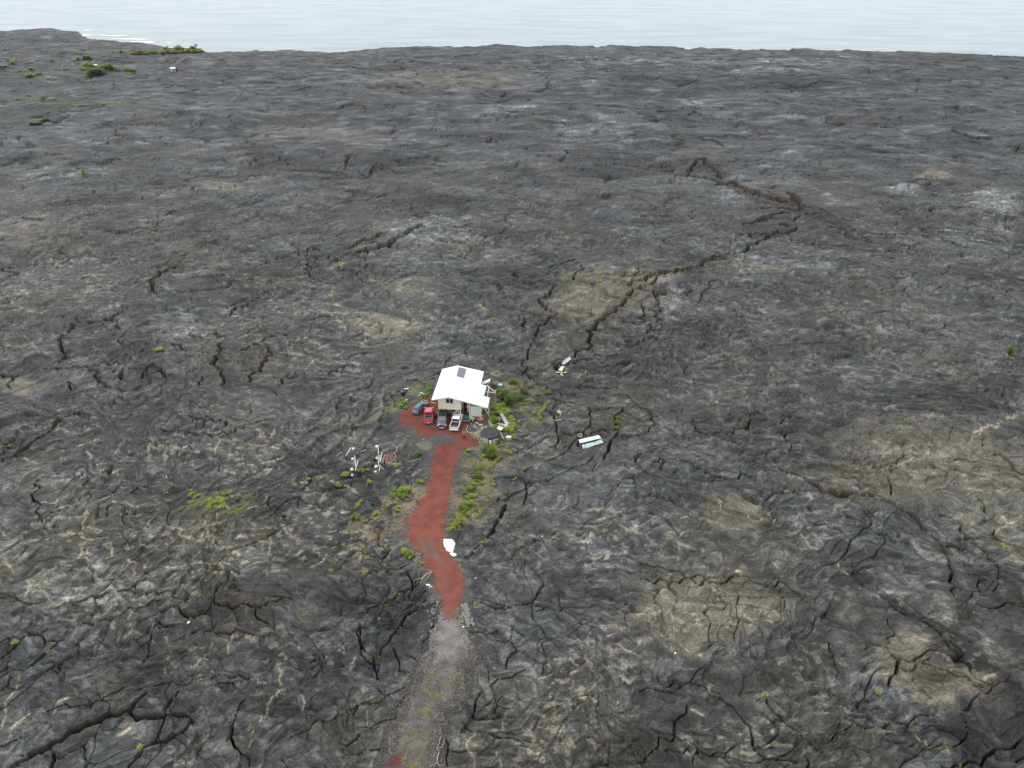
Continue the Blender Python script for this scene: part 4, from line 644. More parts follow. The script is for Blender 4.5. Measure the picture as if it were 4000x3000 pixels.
cam = bpy.data.cameras.new('camera'); cam.sensor_width = 36; cam.lens = F/4000*36; cam.clip_start = 1; cam.clip_end = 100000; co_ = bpy.data.objects.new('camera', cam); COL.objects.link(co_); co_.location = (0, 0, H); co_.rotation_euler = (math.pi/2-PITCH, 0, 0); sc.camera = co_
sc.render.resolution_x = 1024; sc.render.resolution_y = 768
sc.view_settings.view_transform = 'Standard'; sc.view_settings.look = 'None'; sc.view_settings.gamma = 1; sc.view_settings.exposure = .42
# ------------------------------------------------------------------ the house
M = {}
M['roof'] = mat('white_roof_metal', (.86, .87, .86), .45, var=.02)
N, L = nt(M['roof']); tc = N.new('ShaderNodeTexCoord'); wv = N.new('ShaderNodeTexWave'); wv.bands_direction = 'Y'; wv.inputs['Scale'].default_value = 1.6; L.new(tc.outputs['Object'], wv.inputs['Vector']); bp = N.new('ShaderNodeBump'); bp.inputs['Strength'].default_value = .5; bp.inputs['Distance'].default_value = .03; L.new(wv.outputs['Fac'], bp.inputs['Height']); L.new(bp.outputs[0], N['Principled BSDF'].inputs['Normal'])
M['wall'] = mat('cream_siding', (.87, .77, .62), .7, var=.04, scale=1.2)
N, L = nt(M['wall']); tc = N.new('ShaderNodeTexCoord'); wv = N.new('ShaderNodeTexWave'); wv.wave_profile = 'SAW'; wv.bands_direction = 'Z'; wv.inputs['Scale'].default_value = 1.1; L.new(tc.outputs['Object'], wv.inputs['Vector']); bp = N.new('ShaderNodeBump'); bp.inputs['Strength'].default_value = .9; bp.inputs['Distance'].default_value = .06; L.new(wv.outputs['Fac'], bp.inputs['Height']); L.new(bp.outputs[0], N['Principled BSDF'].inputs['Normal'])
M['white'] = mat('white_paint', (.80, .79, .74), .55, var=.04); M['cream'] = mat('cream_paint', (.76, .68, .50), .6, var=.06); M['glass'] = mat('window_glass', (.03, .035, .035), .08, var=.3, spec=.8)
M['wood'] = mat('bare_timber', (.42, .29, .17), .8, var=.25, scale=2); M['pinkwood'] = mat('new_lumber', (.62, .42, .31), .75, var=.15, scale=2); M['greywood'] = mat('weathered_timber', (.42, .40, .36), .9, var=.25, scale=3); M['palewood'] = mat('bleached_branch', (.55, .48, .40), .9, var=.2, scale=3)
M['redpaint'] = mat('red_stain', (.20, .030, .028), .6, var=.25, scale=2); M['dark'] = mat('dark_timber', (.045, .035, .03), .8, var=.3); M['panel'] = mat('solar_cells', (.150, .155, .18), .3, var=.12, scale=1.5, spec=.6); M['alu'] = mat('aluminium', (.30, .31, .34), .4, metal=.6)
M['green'] = mat('pale_green_board', (.60, .66, .58), .7, var=.05); M['black'] = mat('black_plastic', (.026, .027, .029), .5, var=.3); M['rubber'] = mat('tyre_rubber', (.018, .018, .018), .85, var=.2); M['teal'] = mat('teal_mat', (.05, .30, .30), .8, var=.15, scale=6)
M['pink'] = mat('pink_vinyl', (.80, .22, .30), .35, var=.06); M['yellow'] = mat('pale_yellow_plastic', (.80, .74, .42), .45, var=.05); M['orange'] = mat('orange_plastic', (.60, .13, .05), .5, var=.1); M['cloth'] = mat('white_cloth', (.66, .60, .55), .9, var=.1); M['galv'] = mat('galvanised_sheet', (.46, .47, .48), .5, metal=.35, var=.2, scale=2)
M['conc'] = mat('concrete', (.42, .41, .38), .9, var=.15, scale=5, bump=.4); M['block'] = mat('concrete_block', (.50, .44, .36), .9, var=.15, bump=.3); M['rockm'] = mat('basalt_rock', (.135, .120, .105), .9, var=.35, scale=3, bump=.6, bscale=12); M['palerock'] = mat('pale_rock', (.42, .37, .28), .9, var=.2, scale=4, bump=.4, bscale=12)
M['bluepl'] = mat('pale_blue_plastic', (.30, .50, .55), .5, var=.15); M['husk'] = mat('dry_husks', (.060, .040, .030), .95, var=.5, scale=4); M['skin'] = mat('skin', (.72, .44, .33), .6, var=.05); M['hair'] = mat('dark_hair', (.035, .02, .014), .7, var=.2); M['clothes'] = mat('black_clothing', (.016, .010, .012), .85, var=.3); M['tealsheet'] = mat('teal_sheet', (.36, .50, .50), .5, var=.12, scale=2); M['foam'] = mat('white_foam', (.84, .85, .85), .7, var=.04)
M['redbrown'] = mat('red_brown_twigs', (.33, .19, .135), .9, var=.3, scale=3); M['yellowbase'] = mat('yellow_stain', (.55, .40, .13), .8, var=.15)
HX, HY, HA = -15.2, 126.15, R(-4.8)
HZ = min(gz(HX+2.3, HY+.5), gz(HX+5, HY+2))
hs = empty('house', (HX, HY, HZ), HA, 'cream wooden house on posts with a bright white metal roof beside the red yard', 'house')
def rz_(u): return 5.7-.28*abs(u-2.33)
w = MB(); prof = [(0, 2.25), (4.65, 2.25), (4.65, 4.98), (2.33, 5.62), (0, 4.98)]
w.rings([[(x, 0, z) for x, z in prof], [(x, 11.3, z) for x, z in prof]]); w.build('wall', M['wall'], hs)
MB().box((2.325, 5.65, 2.15), (4.7, 11.4, .18)).build('floor', M['dark'], hs)
b = MB(); b.box((2.325, -.03, 2.2), (4.75, .05, .16)); b.box((4.69, 5.65, 2.2), (.05, 11.4, .16)); b.box((-.04, 5.65, 2.2), (.05, 11.4, .16)); b.build('skirt_board', M['cream'], hs)
for u_ in (-.03, 4.68): MB().box((u_, -.045, 3.6), (.1, .05, 2.7)).build('corner_board', M['cream'], hs)
# roof with its overhangs and the porch wing
rf = MB(); t = .07
def slab(mb, pts, dz=0.):
    top = [(u, v, rz_(u)+dz) for u, v in pts]; bot = [(u, v, rz_(u)-t+dz) for u, v in pts]; mb.rings([bot, top])
slab(rf, [(-1.28, -.65), (2.33, -.85), (2.33, 12.15), (-1.15, 12.0)]); slab(rf, [(2.331, -.85), (7.95, -.74), (7.95, 12.7), (2.331, 12.15)]); slab(rf, [(7.951, -.74), (10.28, -.8), (10.33, 3.05), (7.951, 3.12)])
roof = rf.build('roof', M['roof'], hs)
MB().rings([[(2.33-.2, v, 5.7-.02), (2.33, v, 5.75), (2.33+.2, v, 5.7-.02), (2.33, v, 5.66)] for v in (-.86, 12.16)]).build('ridge_cap', M['roof'], roof)
fb = MB(); fb.bar((-1.28, -.67, rz_(-1.28)-.12), (2.33, -.87, rz_(2.33)-.12), .05, .16); fb.bar((2.33, -.87, rz_(2.33)-.12), (10.28, -.82, rz_(10.28)-.12), .05, .16); fb.build('fascia', M['white'], roof)
pr = MB(); slab(pr, [(7.8, 3.2), (9.12, 3.2), (9.15, 7.05), (7.8, 7.1)], .1); pr.build('porch_roof', M['roof'], hs)
sp_ = MB(); pts = [(2.75, 7.7), (4.25, 7.8), (4.27, 11.5), (2.72, 11.35)]; sp_.rings([[(u, v, rz_(u)+.08) for u, v in pts], [(u, v, rz_(u)+.13) for u, v in pts]]); pn = sp_.build('solar_panel', M['panel'], roof)
fr = MB()
for k in range(4): a_ = pts[k]; c_ = pts[(k+1) % 4]; fr.bar((a_[0], a_[1], rz_(a_[0])+.13), (c_[0], c_[1], rz_(c_[0])+.13), .07, .05)
for k in (1, 2, 3): v_ = 7.7+3.7*k/4; fr.bar((2.74, v_, rz_(2.74)+.135), (4.26, v_+.1, rz_(4.26)+.135), .035, .03)
fr.build('panel_frame', M['alu'], pn) if False else fr.build('panel_frame', M['alu'], roof)
wf = MB(); wf.box((2.34, -.03, 4.76), (1.6, .09, .09)); wf.box((2.34, -.03, 3.58), (1.6, .09, .09)); wf.box((1.58, -.03, 4.17), (.09, .09, 1.2)); wf.box((3.10, -.03, 4.17), (.09, .09, 1.2)); wf.box((2.34, -.035, 4.17), (.08, .09, 1.14)); win = wf.build('window', M['white'], hs)
MB().box((1.96, -.015, 4.17), (.68, .03, 1.1)).build('pane', M['glass'], win); MB().box((2.72, -.02, 4.17), (.68, .03, 1.1)).build('pane', M['glass'], win)
for v_ in (2.4, 6.0, 9.4):
    s_ = MB(); s_.box((4.68, v_, 3.95), (.08, 1.3, 1.1)); o_ = s_.build('window', M['white'], hs); MB().box((4.715, v_, 3.95), (.03, 1.12, .95)).build('pane', M['glass'], o_)
for u_ in (.12, 4.52):
    for v_ in (.12, 3.8, 7.5, 11.1): MB().box((u_, v_, .9), (.17, .17, 2.4)).build('post', M['white'] if u_ > 4 else M['pinkwood'], hs)
for (a_, c_) in (((.15, .12, .9), (1.05, .12, 2.1)), ((4.5, .12, .9), (3.6, .12, 2.1)), ((.12, 3.8, 1.0), (.12, 2.8, 2.1)), ((4.52, 3.8, 1.), (4.52, 2.8, 2.1))): MB().bar(a_, c_, .1).build('brace', M['cream'], hs)
for u_ in (1.9, 2.6): MB().box((u_, .3, 1.9), (.14, .14, .35)).build('hanging_bracket', M['cream'], hs)
# stair
st_ = MB(); n = 10
for k in range(n): st_.box((5.35, 1.95+k*.29, .12+k*.235), (1.05, .31, .05)); st_.box((5.35, 2.09+k*.29, .12+k*.235+.11), (1.05, .02, .2))
for u_ in (4.8, 5.9): st_.bar((u_, 1.8, .05), (u_, 4.75, 2.4), .06, .26)
st_.build('stairs', M['redpaint'], hs)
MB().box((6.2, 7.9, 2.28), (3.0, 6.2, .14)).build('porch_floor', M['redpaint'], hs)
rl = MB(); rl.bar((4.74, 1.8, 1.0), (4.74, 4.7, 3.3), .07); rl.bar((4.74, 1.9, 0), (4.74, 1.9, 1.1), .07); rl.build('stair_rail', M['white'], hs)
for (u_, v_, z0, z1_) in ((6.45, -.02, -.1, 4.5), (5.95, 1.1, .9, 4.6), (8.78, -.02, .2, 3.85), (7.6, 6.9, 0, 4.2), (7.6, 11.0, 0, 4.15), (10.1, 2.8, 0, 3.45)): MB().box((u_, v_, (z0+z1_)/2), (.19, .19, z1_-z0)).build('porch_post', M['cream'] if u_ < 9 else M['white'], hs)
MB().box((7.62, -.04, 2.98), (3.5, .13, .17)).build('porch_beam', M['white'], hs)
pw = MB(); pw.box((7.65, 1.5, 1.72), (2.1, 2.9, 2.3)); pwo = pw.build('porch_wall', M['green'], hs); MB().box((8.755, .02, 1.7), (.06, .1, 2.35)).build('trim', M['redpaint'], pwo)
MB().bar((9.42, -.04, 2.95), (10.65, .85, .0), .13).build('porch_brace', M['cream'], hs)
# loose corrugated awning on the back right corner
aw = MB(); n = 16; A_, B_, C_, D_ = [Vector(G0(*p, 3.1)+(3.1,)) for p in ((1878, 1489), (1915, 1481), (1914, 1492), (1877, 1501))]; inv = Matrix.Rotation(-HA, 4, 'Z') @ Matrix.Translation((-HX, -HY, -HZ))
ra, rb = [], []
for k in range(n+1):
    s_ = k/n; p_ = inv @ A_.lerp(D_, s_); q_ = inv @ B_.lerp(C_, s_); o_ = .05*math.sin(k*math.pi*.9); ra.append((p_.x, p_.y, p_.z-.25+o_)); rb.append((q_.x, q_.y, q_.z+.15+o_))
for k in range(n): aw.quad(ra[k], ra[k+1], rb[k+1], rb[k])
ao = aw.build('awning', M['white'], hs); md = ao.modifiers.new('s', 'SOLIDIFY'); md.thickness = .03
# ------------------------------------------------------------------ helpers for small things
def place(px, py): return hit(px, py)
def lp(px, py, dz=0.): p = hit(px, py); return Vector((p.x, p.y, p.z+dz))
def single(name, mb, m, px, py, label, cat, group=None, rz=0, dz=0, smooth=False, bevel=0, sc_=1):
    p = hit(px, py) if py is not None else px; o = mb.build(name, m, None, smooth, bevel); o.location = (p.x, p.y, p.z+dz); o.rotation_euler = (0, 0, rz); o.scale = (sc_,)*3; return tag(o, label, cat, group)
def hl(u, v, z=0): # house frame to world
    return Vector((HX+u*math.cos(HA)-v*math.sin(HA), HY+u*math.sin(HA)+v*math.cos(HA), HZ+z))
def at_h(name, mb, m, u, v, z, label, cat, rz=0, **k):
    o = mb.build(name, m, None, k.get('smooth', False), k.get('bevel', 0)); o.location = hl(u, v, z); o.rotation_euler = (0, 0, HA+rz); return tag(o, label, cat, k.get('group'))
# laundry, boards and clutter under the floor
c_ = MB(); n = 12; ra = []; rb = []
for k in range(n+1): ra.append((k*.075-.45, .05*math.sin(k*1.3), 0)); rb.append((k*.085-.5, .14*math.sin(k*1.3), -1.55-.12*math.sin(k*.8)))
for k in range(n): c_.quad(ra[k], ra[k+1], rb[k+1], rb[k])
o = at_h('hanging_sheet', c_, M['cloth'], 3.75, .6, 2.05, 'pale sheet hanging below the right side of the house floor', 'sheet', smooth=True); md = o.modifiers.new('s', 'SOLIDIFY'); md.thickness = .03
c_ = MB(); c_.lathe([(.02, 1.0), (.25, .93), (.42, .7), (.5, .35), (.46, 0.02)], 12); at_h('covered_fan', c_, M['cream'], 3.05, .9, .0, 'cream draped round bundle left of the hanging sheet', 'bundle', smooth=True)
c_ = MB(); c_.rings([[(x*w_, .04*s2, z) for x, s2 in ((-1, 0), (0, 1), (1, 0), (0, -1))] for z, w_ in ((0, .1), (.4, .22), (1.0, .26), (1.6, .2), (1.95, .04))]); at_h('surfboard', c_, M['bluepl'], 1.72, 1.6, .0, 'pale blue surfboard standing under the house', 'surfboard', smooth=True)
c_ = MB(); c_.lathe([(.03, 0), (.04, .2), (.16, .5), (.11, 1.2), (.03, 1.75)], 8); o = at_h('parasol', c_, mat('faded_pink_cloth', (.62, .25, .22), .85), -.1, -.25, 0, 'folded faded pink parasol leaning at the front left post', 'parasol', smooth=True); o.rotation_euler.y = -.12
for k, (u_, l_) in enumerate(((2.5, 1.35), (2.62, 1.1))): pass
c_ = MB(); c_.box((0, 0, -.45), (.16, .06, .95)); at_h('hanging_plank', c_, M['wood'], 2.45, .35, 1.95, 'short brown plank hanging under the middle of the house', 'plank')
c_ = MB(); c_.box((0, 0, .4), (.9, .6, .8)); c_.box((0, 0, .83), (.96, .66, .07)); at_h('storage_bin', c_, M['black'], 3.9, 2.6, 0, 'black storage bin behind the hanging sheet', 'bin', bevel=.03)
c_ = MB(); c_.box((0, 0, .45), (1.2, .7, .06)); [c_.box((x, y, .22), (.07, .07, .44)) for x in (-.5, .5) for y in (-.28, .28)]; c_.box((0, 0, .7), (.8, .4, .44)); at_h('workbench', c_, M['dark'], 1.0, 3.0, 0, 'dark workbench in the shade under the house', 'workbench')
for k, (dv, lean) in enumerate(((.6, .22), (1.9, .3))):
    c_ = MB(); c_.box((0, 0, .95), (.03, 1.15, 1.9)); o = at_h('plywood_sheet', c_, mat('plywood%d' % k, (.36, .22, .12) if k else (.44, .29, .17), .8, var=.2, scale=2), -.75, dv, .25, ('brown plywood sheet leaning on the left wall, nearest the yard', 'brown plywood sheet leaning on the left wall, farther back')[k], 'plywood'); o.rotation_euler.y = lean
c_ = MB(); c_.box((0, 0, .35), (.6, .7, .7)); c_.lathe([(.2, .7), (.22, .95), (.1, 1.0)], 10); at_h('propane_bin', c_, M['black'], -.6, -.1, 0, 'dark grey bin standing at the left corner of the house', 'bin', bevel=.02)
c_ = MB(); c_.lathe([(.16, 0), (.2, .28), (.22, .3), (.19, .26)], 12); pt = at_h('flower_pot', c_, M['white'], .1, -.75, 0, 'white pot with a pale plant at the front left post', 'flower pot', smooth=True)
# chair on the porch box, mat, floats, garden chair
def chair(name, m, label, arms=True):
    e = empty(name, (0, 0, 0), 0, label, 'chair')
    MB().box((0, 0, .40), (.52, .5, .05)).build('seat', m, e, bevel=.01)
    b_ = MB()
    for k in range(5): b_.box((-.2+k*.1, .27+.04, .68), (.075, .03, .56), rx=-.15)
    b_.box((0, .36, .96), (.5, .035, .09), rx=-.15); b_.build('backrest', m, e)
    for x in (-.24, .24):
        for y in (-.22, .22): MB().box((x, y, .2), (.05, .05, .40)).build('leg', m, e)
        if arms: MB().box((x*1.08, .0, .62), (.09, .55, .035)).build('armrest', m, e); MB().box((x*1.08, -.2, .5), (.05, .05, .24)).build('arm_support', m, e)
    return e
o = chair('plastic_chair', M['yellow'], 'pale yellow plastic armchair below the tall cream porch post'); p = hit(1844, 1643); o.location = p; o.rotation_euler = (0, 0, R(150)); o.scale = (1.35,)*3
o = chair('plastic_chair', M['orange'], 'orange chair on top of the pale green porch box'); o.location = hl(7.3, 1.3, 2.88); o.rotation_euler = (0, 0, R(-20)); o.scale = (1.1,)*3
c_ = MB(); c_.rings([[(-.62, -.72, z), (.62, -.72, z), (.66, .66, z), (-.66, .66, z)] for z in (.03, .07)]); single('door_mat', c_, M['teal'], 1820, 1628, 'teal mat at the foot of the red stairs', 'mat', rz=HA, dz=.02)
e = empty('pool_float', hit(1876, 1640), R(-25), 'pink inflatable bird-shaped pool ring in front of the green wall', 'pool float')
c_ = MB(); n = 16; c_.rings([[((.42+.15*math.cos(b2))*math.cos(a2)*1.1, (.42+.15*math.cos(b2))*math.sin(a2), .16+.15*math.sin(b2)) for b2 in [2*math.pi*j/8 for j in range(8)]] for a2 in [2*math.pi*k/n for k in range(n+1)]], cap=False); c_.build('ring', M['pink'], e, smooth=True)
c_ = MB(); c_.tube([(.45, .2, .25), (.6, .32, .55), (.62, .3, .9), (.48, .2, 1.08), (.3, .1, 1.0), (.2, .05, .85)], [.12, .1, .09, .11, .09, .03], 8); c_.build('neck', M['pink'], e, smooth=True)
e = empty('bucket', hit(1805, 1638), 0, 'pink bucket beside the white post left of the teal mat', 'bucket'); MB().lathe([(.22, 0), (.3, .45), (.33, .47), (.27, .44), (.2, .06)], 14).build('body', M['pink'], e, smooth=True); c_ = MB(); c_.tube([(.3*math.cos(a2), 0, .45+.25*math.sin(a2)) for a2 in [math.pi*k/8 for k in range(9)]], .012, 5); c_.build('handle', M['white'], e)
for k, x in enumerate((1805.5, 1811, 1817, 1822, 1827.5, 1833)):
    c_ = MB(); c_.rings([[(a2*.16, b2*.13, z) for a2, b2 in ((-1, -.8), (.2, -1), (1, -.6), (.9, .9), (-.7, 1))] for z in (0, .07)]); single('stepping_stone', c_, M['conc'], x, 1643.5+.6*(k % 2), 'flat grey stone in the short row below the teal mat', 'stone', 'stones in the row below the teal mat', rz=k*1.1)
for k, (x, y) in enumerate(((1856, 1635), (1860, 1637))): single('garden_ornament', MB().rock((0, 0, .15), (.3, .25, .34), k), M['palerock'], x, y, ('small pale ornament left of the pink pool ring', 'small pale ornament nearest the pink pool ring')[k], 'ornament')
# concrete blocks in a row
blk = MB(); 
for s_ in (-1, 1): blk.box((0, s_*.17, .2), (.42, .05, .4)); blk.box((s_*.19, 0, .2), (.05, .34, .4))
blk.box((0, 0, .2), (.05, .34, .4))
tb = MB(); tb.box((0, 0, .02), (.36, .34, .03))
for k, (x, y, lab) in enumerate(((1911.5, 1650, 'tan hollow concrete block farthest from the black tank'), (1914, 1656, 'tan hollow concrete block, second in the row above the black tank'), (1917, 1662.5, 'tan hollow concrete block, third in the row above the black tank'), (1920, 1669, 'tan hollow concrete block touching the back of the black tank'))): single('concrete_block', blk, M['block'], x, y, lab, 'block', 'row of concrete blocks behind the tank', rz=R(-8), sc_=1.2)
# rocks of the little garden
for k, (x, y, d, lab) in enumerate(((1862.5, 1655, .75, 'long pale rock above the rock garden'), (1878.5, 1663, .8, 'pale slab rock between the garden and the concrete blocks'), (1840.5, 1656.5, .35, 'small pale rock at the top left of the rock garden'), (1844, 1661, .3, 'second small pale rock at the left of the rock garden'), (1836, 1675.5, .3, 'white rounded stone at the left edge of the rock garden'), (1883.5, 1672, .5, 'flat tan rock just above the black tank cover'), (1897.5, 1671.5, .65, 'round pale boulder behind the black tank'), (1882, 1679, .6, 'tan rock touching the left of the black tank cover'), (1873, 1687, .5, 'brown rock left of the black tank'), (1853, 1690.5, .35, 'pale stone at the end of the brown log'), (1878.5, 1720, .42, 'round white stone at the lower left of the black tank'), (1853, 1668, .55, 'pale rock in the middle of the rock garden'), (1860, 1672, .5, 'cream rock at the right of the rock garden'))):
    single('rock', MB().rock((0, 0, d*.2), (d*1.3, d*.8, d*.75), k+20), M['palerock'], x, y, lab, 'rock', rz=k*.7-.5)
for k, (x, y) in enumerate(((1846, 1667), (1850, 1663), (1857, 1664), (1864, 1668), (1868, 1675), (1862, 1679), (1855, 1677), (1849, 1675), (1843, 1671), (1858, 1660), (1870, 1681), (1866, 1685))): single('rock', MB().rock((0, 0, .15), (.65, .55, .5), k+50), M['rockm'], x, y, 'dark lava rock piled in the rock garden beside the white pickup', 'rock', 'dark rocks of the rock garden', rz=k)
def stick(name, pts, r, m, label, cat, dz=.04, group=None, n=6):
    P3 = [lp(x, y, dz+r) for x, y in pts]; c0 = P3[0].copy(); mb = MB(); rr = [r*(1-.5*k/len(P3)) for k in range(len(P3))]; mb.tube([tuple(p-c0) for p in P3], rr, n); o = mb.build(name, m, None, True); o.location = c0; return tag(o, label, cat, group)
def plank(name, a, b_, w_, m, label, cat, dz=.08, th=.05, group=None):
    A_, B_ = lp(*a, dz), lp(*b_, dz); mid = (A_+B_)/2; zz_ = max(A_.z, B_.z, gz(mid.x, mid.y)+dz); A_.z = B_.z = zz_; c0 = (A_+B_)/2; d = B_-A_; mb = MB(); mb.box((0, 0, 0), (d.length, w_, th)); o = mb.build(name, m, None, bevel=.006); o.location = c0; o.rotation_euler = (0, 0, math.atan2(d.y, d.x)); return tag(o, label, cat, group)
stick('log', [(1829, 1690), (1840, 1692), (1855, 1695.5)], .1, M['wood'], 'brown log lying across the grass left of the black tank', 'log')
stick('branch', [(1827, 1664), (1826, 1670), (1823, 1677), (1823, 1684), (1827, 1689), (1825, 1693)], .07, M['palewood'], 'wavy pale branch edging the red yard right of the white pickup', 'branch')
bp_ = MB(); r_ = random.Random(9)
for k in range(70):
    a2 = r_.uniform(-.2, 2.2); x0, y0 = r_.uniform(-1.0, .9), r_.uniform(-1.2, 1.0); l_ = r_.uniform(.5, 1.5); z_ = r_.uniform(.03, .4); bp_.tube([(x0, y0, z_), (x0+l_*.5*math.cos(a2), y0+l_*.5*math.sin(a2), z_+r_.uniform(0, .15)), (x0+l_*math.cos(a2+.3), y0+l_*math.sin(a2+.3), z_)], r_.uniform(.012, .035), 4)
single('brush_pile', bp_, M['palewood'], 1866, 1703, 'pile of bleached sticks left of the black tank', 'brush pile')
# catchment tank
tp = G0(1916, 1693, 1.3); TZ = gz(*tp); tk = empty('water_tank', (tp[0], tp[1], TZ), 0, 'round grey water tank with a black sagging cover', 'water tank')
wl = MB(); n = 72; Rr = 1.88; wl.rings([[((Rr+.03*math.cos(k*math.pi))*math.cos(2*math.pi*k/n), (Rr+.03*math.cos(k*math.pi))*math.sin(2*math.pi*k/n), z) for k in range(n)] for z in (-.4, 1.3)]); wl.build('wall', M['galv'], tk)
cv = MB(); n = 36; rgs = []
for j, (r2, z) in enumerate(((1.99, 1.0), (1.98, 1.34), (1.9, 1.4), (1.5, 1.44), (1.0, 1.5), (.5, 1.6), (.05, 1.68))): rgs.append([(r2*math.cos(2*math.pi*k/n), r2*math.sin(2*math.pi*k/n), z+(.05*math.sin(k*1.2)*(r2/2) if j > 1 else (.12*math.sin(k*.7)+.05*math.sin(k*2.1) if j == 0 else 0))) for k in range(n)])
cv.rings(rgs); cv.build('cover', mat('black_liner', (.015, .016, .019), .5, var=.3, scale=1.5, spec=.5), tk, smooth=True)
for k, (a2, w_, h_, m_, lab, nm) in enumerate(((-2.05, 1.25, 1.25, M['galv'], 'grey corrugated sheet leaning on the front left of the tank', 'corrugated_sheet'), (-1.55, .55, .95, M['white'], 'white panel leaning on the front middle of the tank', 'panel'), (-1.05, 1.2, 1.15, M['galv'], 'grey corrugated sheet leaning on the front right of the tank behind the bush', 'corrugated_sheet'))):
    c_ = MB(); nn_ = 16
    for j in range(nn_): x0 = -w_/2+w_*j/nn_; x1 = x0+w_/nn_; c_.quad((x0, .03*(j % 2), 0), (x1, .03*((j+1) % 2), 0), (x1, .03*((j+1) % 2), h_), (x0, .03*(j % 2), h_))
    o = c_.build(nm, m_); md = o.modifiers.new('s', 'SOLIDIFY'); md.thickness = .02; x_, y_ = tp[0]+2.25*math.cos(a2), tp[1]+2.25*math.sin(a2); o.location = (x_, y_, gz(x_, y_)); o.rotation_euler = (-.16, 0, a2+math.pi/2); tag(o, lab, 'sheet' if k != 1 else 'panel')
def leanbar(name, px, py, h_, dx, dy, w_, m, label, cat): p = hit(px, py); mb = MB(); mb.bar((0, 0, 0), (dx, dy, h_), w_, .05); o = mb.build(name, m); o.location = p; return tag(o, label, cat)
leanbar('plank', 1969, 1716, 1.3, -.75, .5, .12, M['white'], 'white plank leaning on the right side of the tank, the longer of two', 'plank'); leanbar('plank', 1964, 1712, 1.2, -.5, .35, .1, M['white'], 'white plank leaning on the right side of the tank, the shorter of two', 'plank')
plank('board', (1957, 1713), (1970, 1722), .5, M['redpaint'], 'dark red board lying at the right foot of the tank', 'board'); plank('board', (1868, 1728), (1900, 1732), .12, M['palewood'], 'pale strip of wood in front of the tank', 'board')
e = empty('tub', hit(1986.5, 1716), 0, 'white oval tub with a yellowed base right of the tank', 'tub')
def oval(prof, a2, b2, n=22): return [[(r2*a2*math.cos(2*math.pi*k/n), r2*b2*math.sin(2*math.pi*k/n), z) for k in range(n)] for r2, z in prof]
MB().rings(oval([(.85, .28), (1, .62), (1.06, .64), (.92, .6), (.8, .36)], .56, .38)).build('basin', M['white'], e, smooth=True); MB().rings(oval([(.8, 0), (.9, .3)], .56, .38)).build('base', M['yellowbase'], e, smooth=True)
# old sash door lying in the greenery
A_, B_, C_, D_ = [lp(*p, .55) for p in ((1953, 1664), (1971, 1671), (1963, 1690), (1945, 1682))]; zt = max(v.z for v in (A_, B_, C_, D_)); o_ = (A_+B_+C_+D_)/4; ex_ = (B_-A_)*.5+(C_-D_)*.5; ang = math.atan2(ex_.y, ex_.x); wd = ex_.length; hd = ((A_-D_).length+(B_-C_).length)/2
e = empty('old_door', (o_.x, o_.y, o_.z-.1), ang, 'old cream half-glazed door lying behind the tank', 'door'); c_ = MB(); c_.box((0, -hd*.25, .1), (wd, hd*.5, .08)); [c_.box((x*wd*.5*.93, hd*.22, .1), (.09, hd*.48, .07)) for x in (-1, 0, 1)]; c_.box((0, hd*.47, .1), (wd, .1, .075)); c_.build('frame', M['cream'], e)
for x in (-.25, .25): MB().box((x*wd*.93, hd*.22, .09), (wd*.40, hd*.42, .02)).build('pane', M['glass'], e)
e.rotation_euler = (R(12), 0, ang)
# wreck of grey roofing with posts
P1, P2, P3_, P4_ = lp(1954, 1636, 1.2), lp(1962, 1634, 1.3), lp(1991, 1662, .25), lp(1979, 1668, .15); c_ = MB(); n = 14
for k in range(n):
    a2, b2 = P1.lerp(P2, k/n)-P1, P1.lerp(P2, (k+1)/n)-P1; a3, b3 = P4_.lerp(P3_, k/n)-P1, P4_.lerp(P3_, (k+1)/n)-P1; oz = .04*(k % 2); oy = .04*((k+1) % 2); c_.quad((a2.x, a2.y, a2.z+oz), (b2.x, b2.y, b2.z+oy), (b3.x, b3.y, b3.z+oy), (a3.x, a3.y, a3.z+oz))
o = c_.build('roofing_sheet', M['galv']); o.location = P1; md = o.modifiers.new('s', 'SOLIDIFY'); md.thickness = .03; tag(o, 'grey corrugated roofing sheet fallen against the white post in the greenery', 'sheet')
leanbar('post', 1956, 1640, 2.2, .05, .0, .13, M['white'], 'tall white post standing in the greenery right of the house', 'post'); leanbar('post', 1951, 1654, 1.5, .03, .0, .08, M['white'], 'short thin white post left of the fallen roofing', 'post')
plank('plank', (1943, 1658), (1956, 1661), .2, M['palewood'], 'tan plank under the fallen roofing', 'plank', dz=.25); plank('plank', (1966, 1662), (1977, 1664), .16, M['white'], 'white plank at the lower edge of the fallen roofing', 'plank', dz=.25); plank('plank', (1988, 1650), (2012, 1649), .14, M['greywood'], 'grey plank sticking out of the bushes right of the fallen roofing', 'plank', dz=.35)
plank('corrugated_sheet', (1955, 1669), (1990, 1667), .8, M['galv'], 'weathered grey sheet lying below the fallen roofing', 'sheet', dz=.2, th=.03)
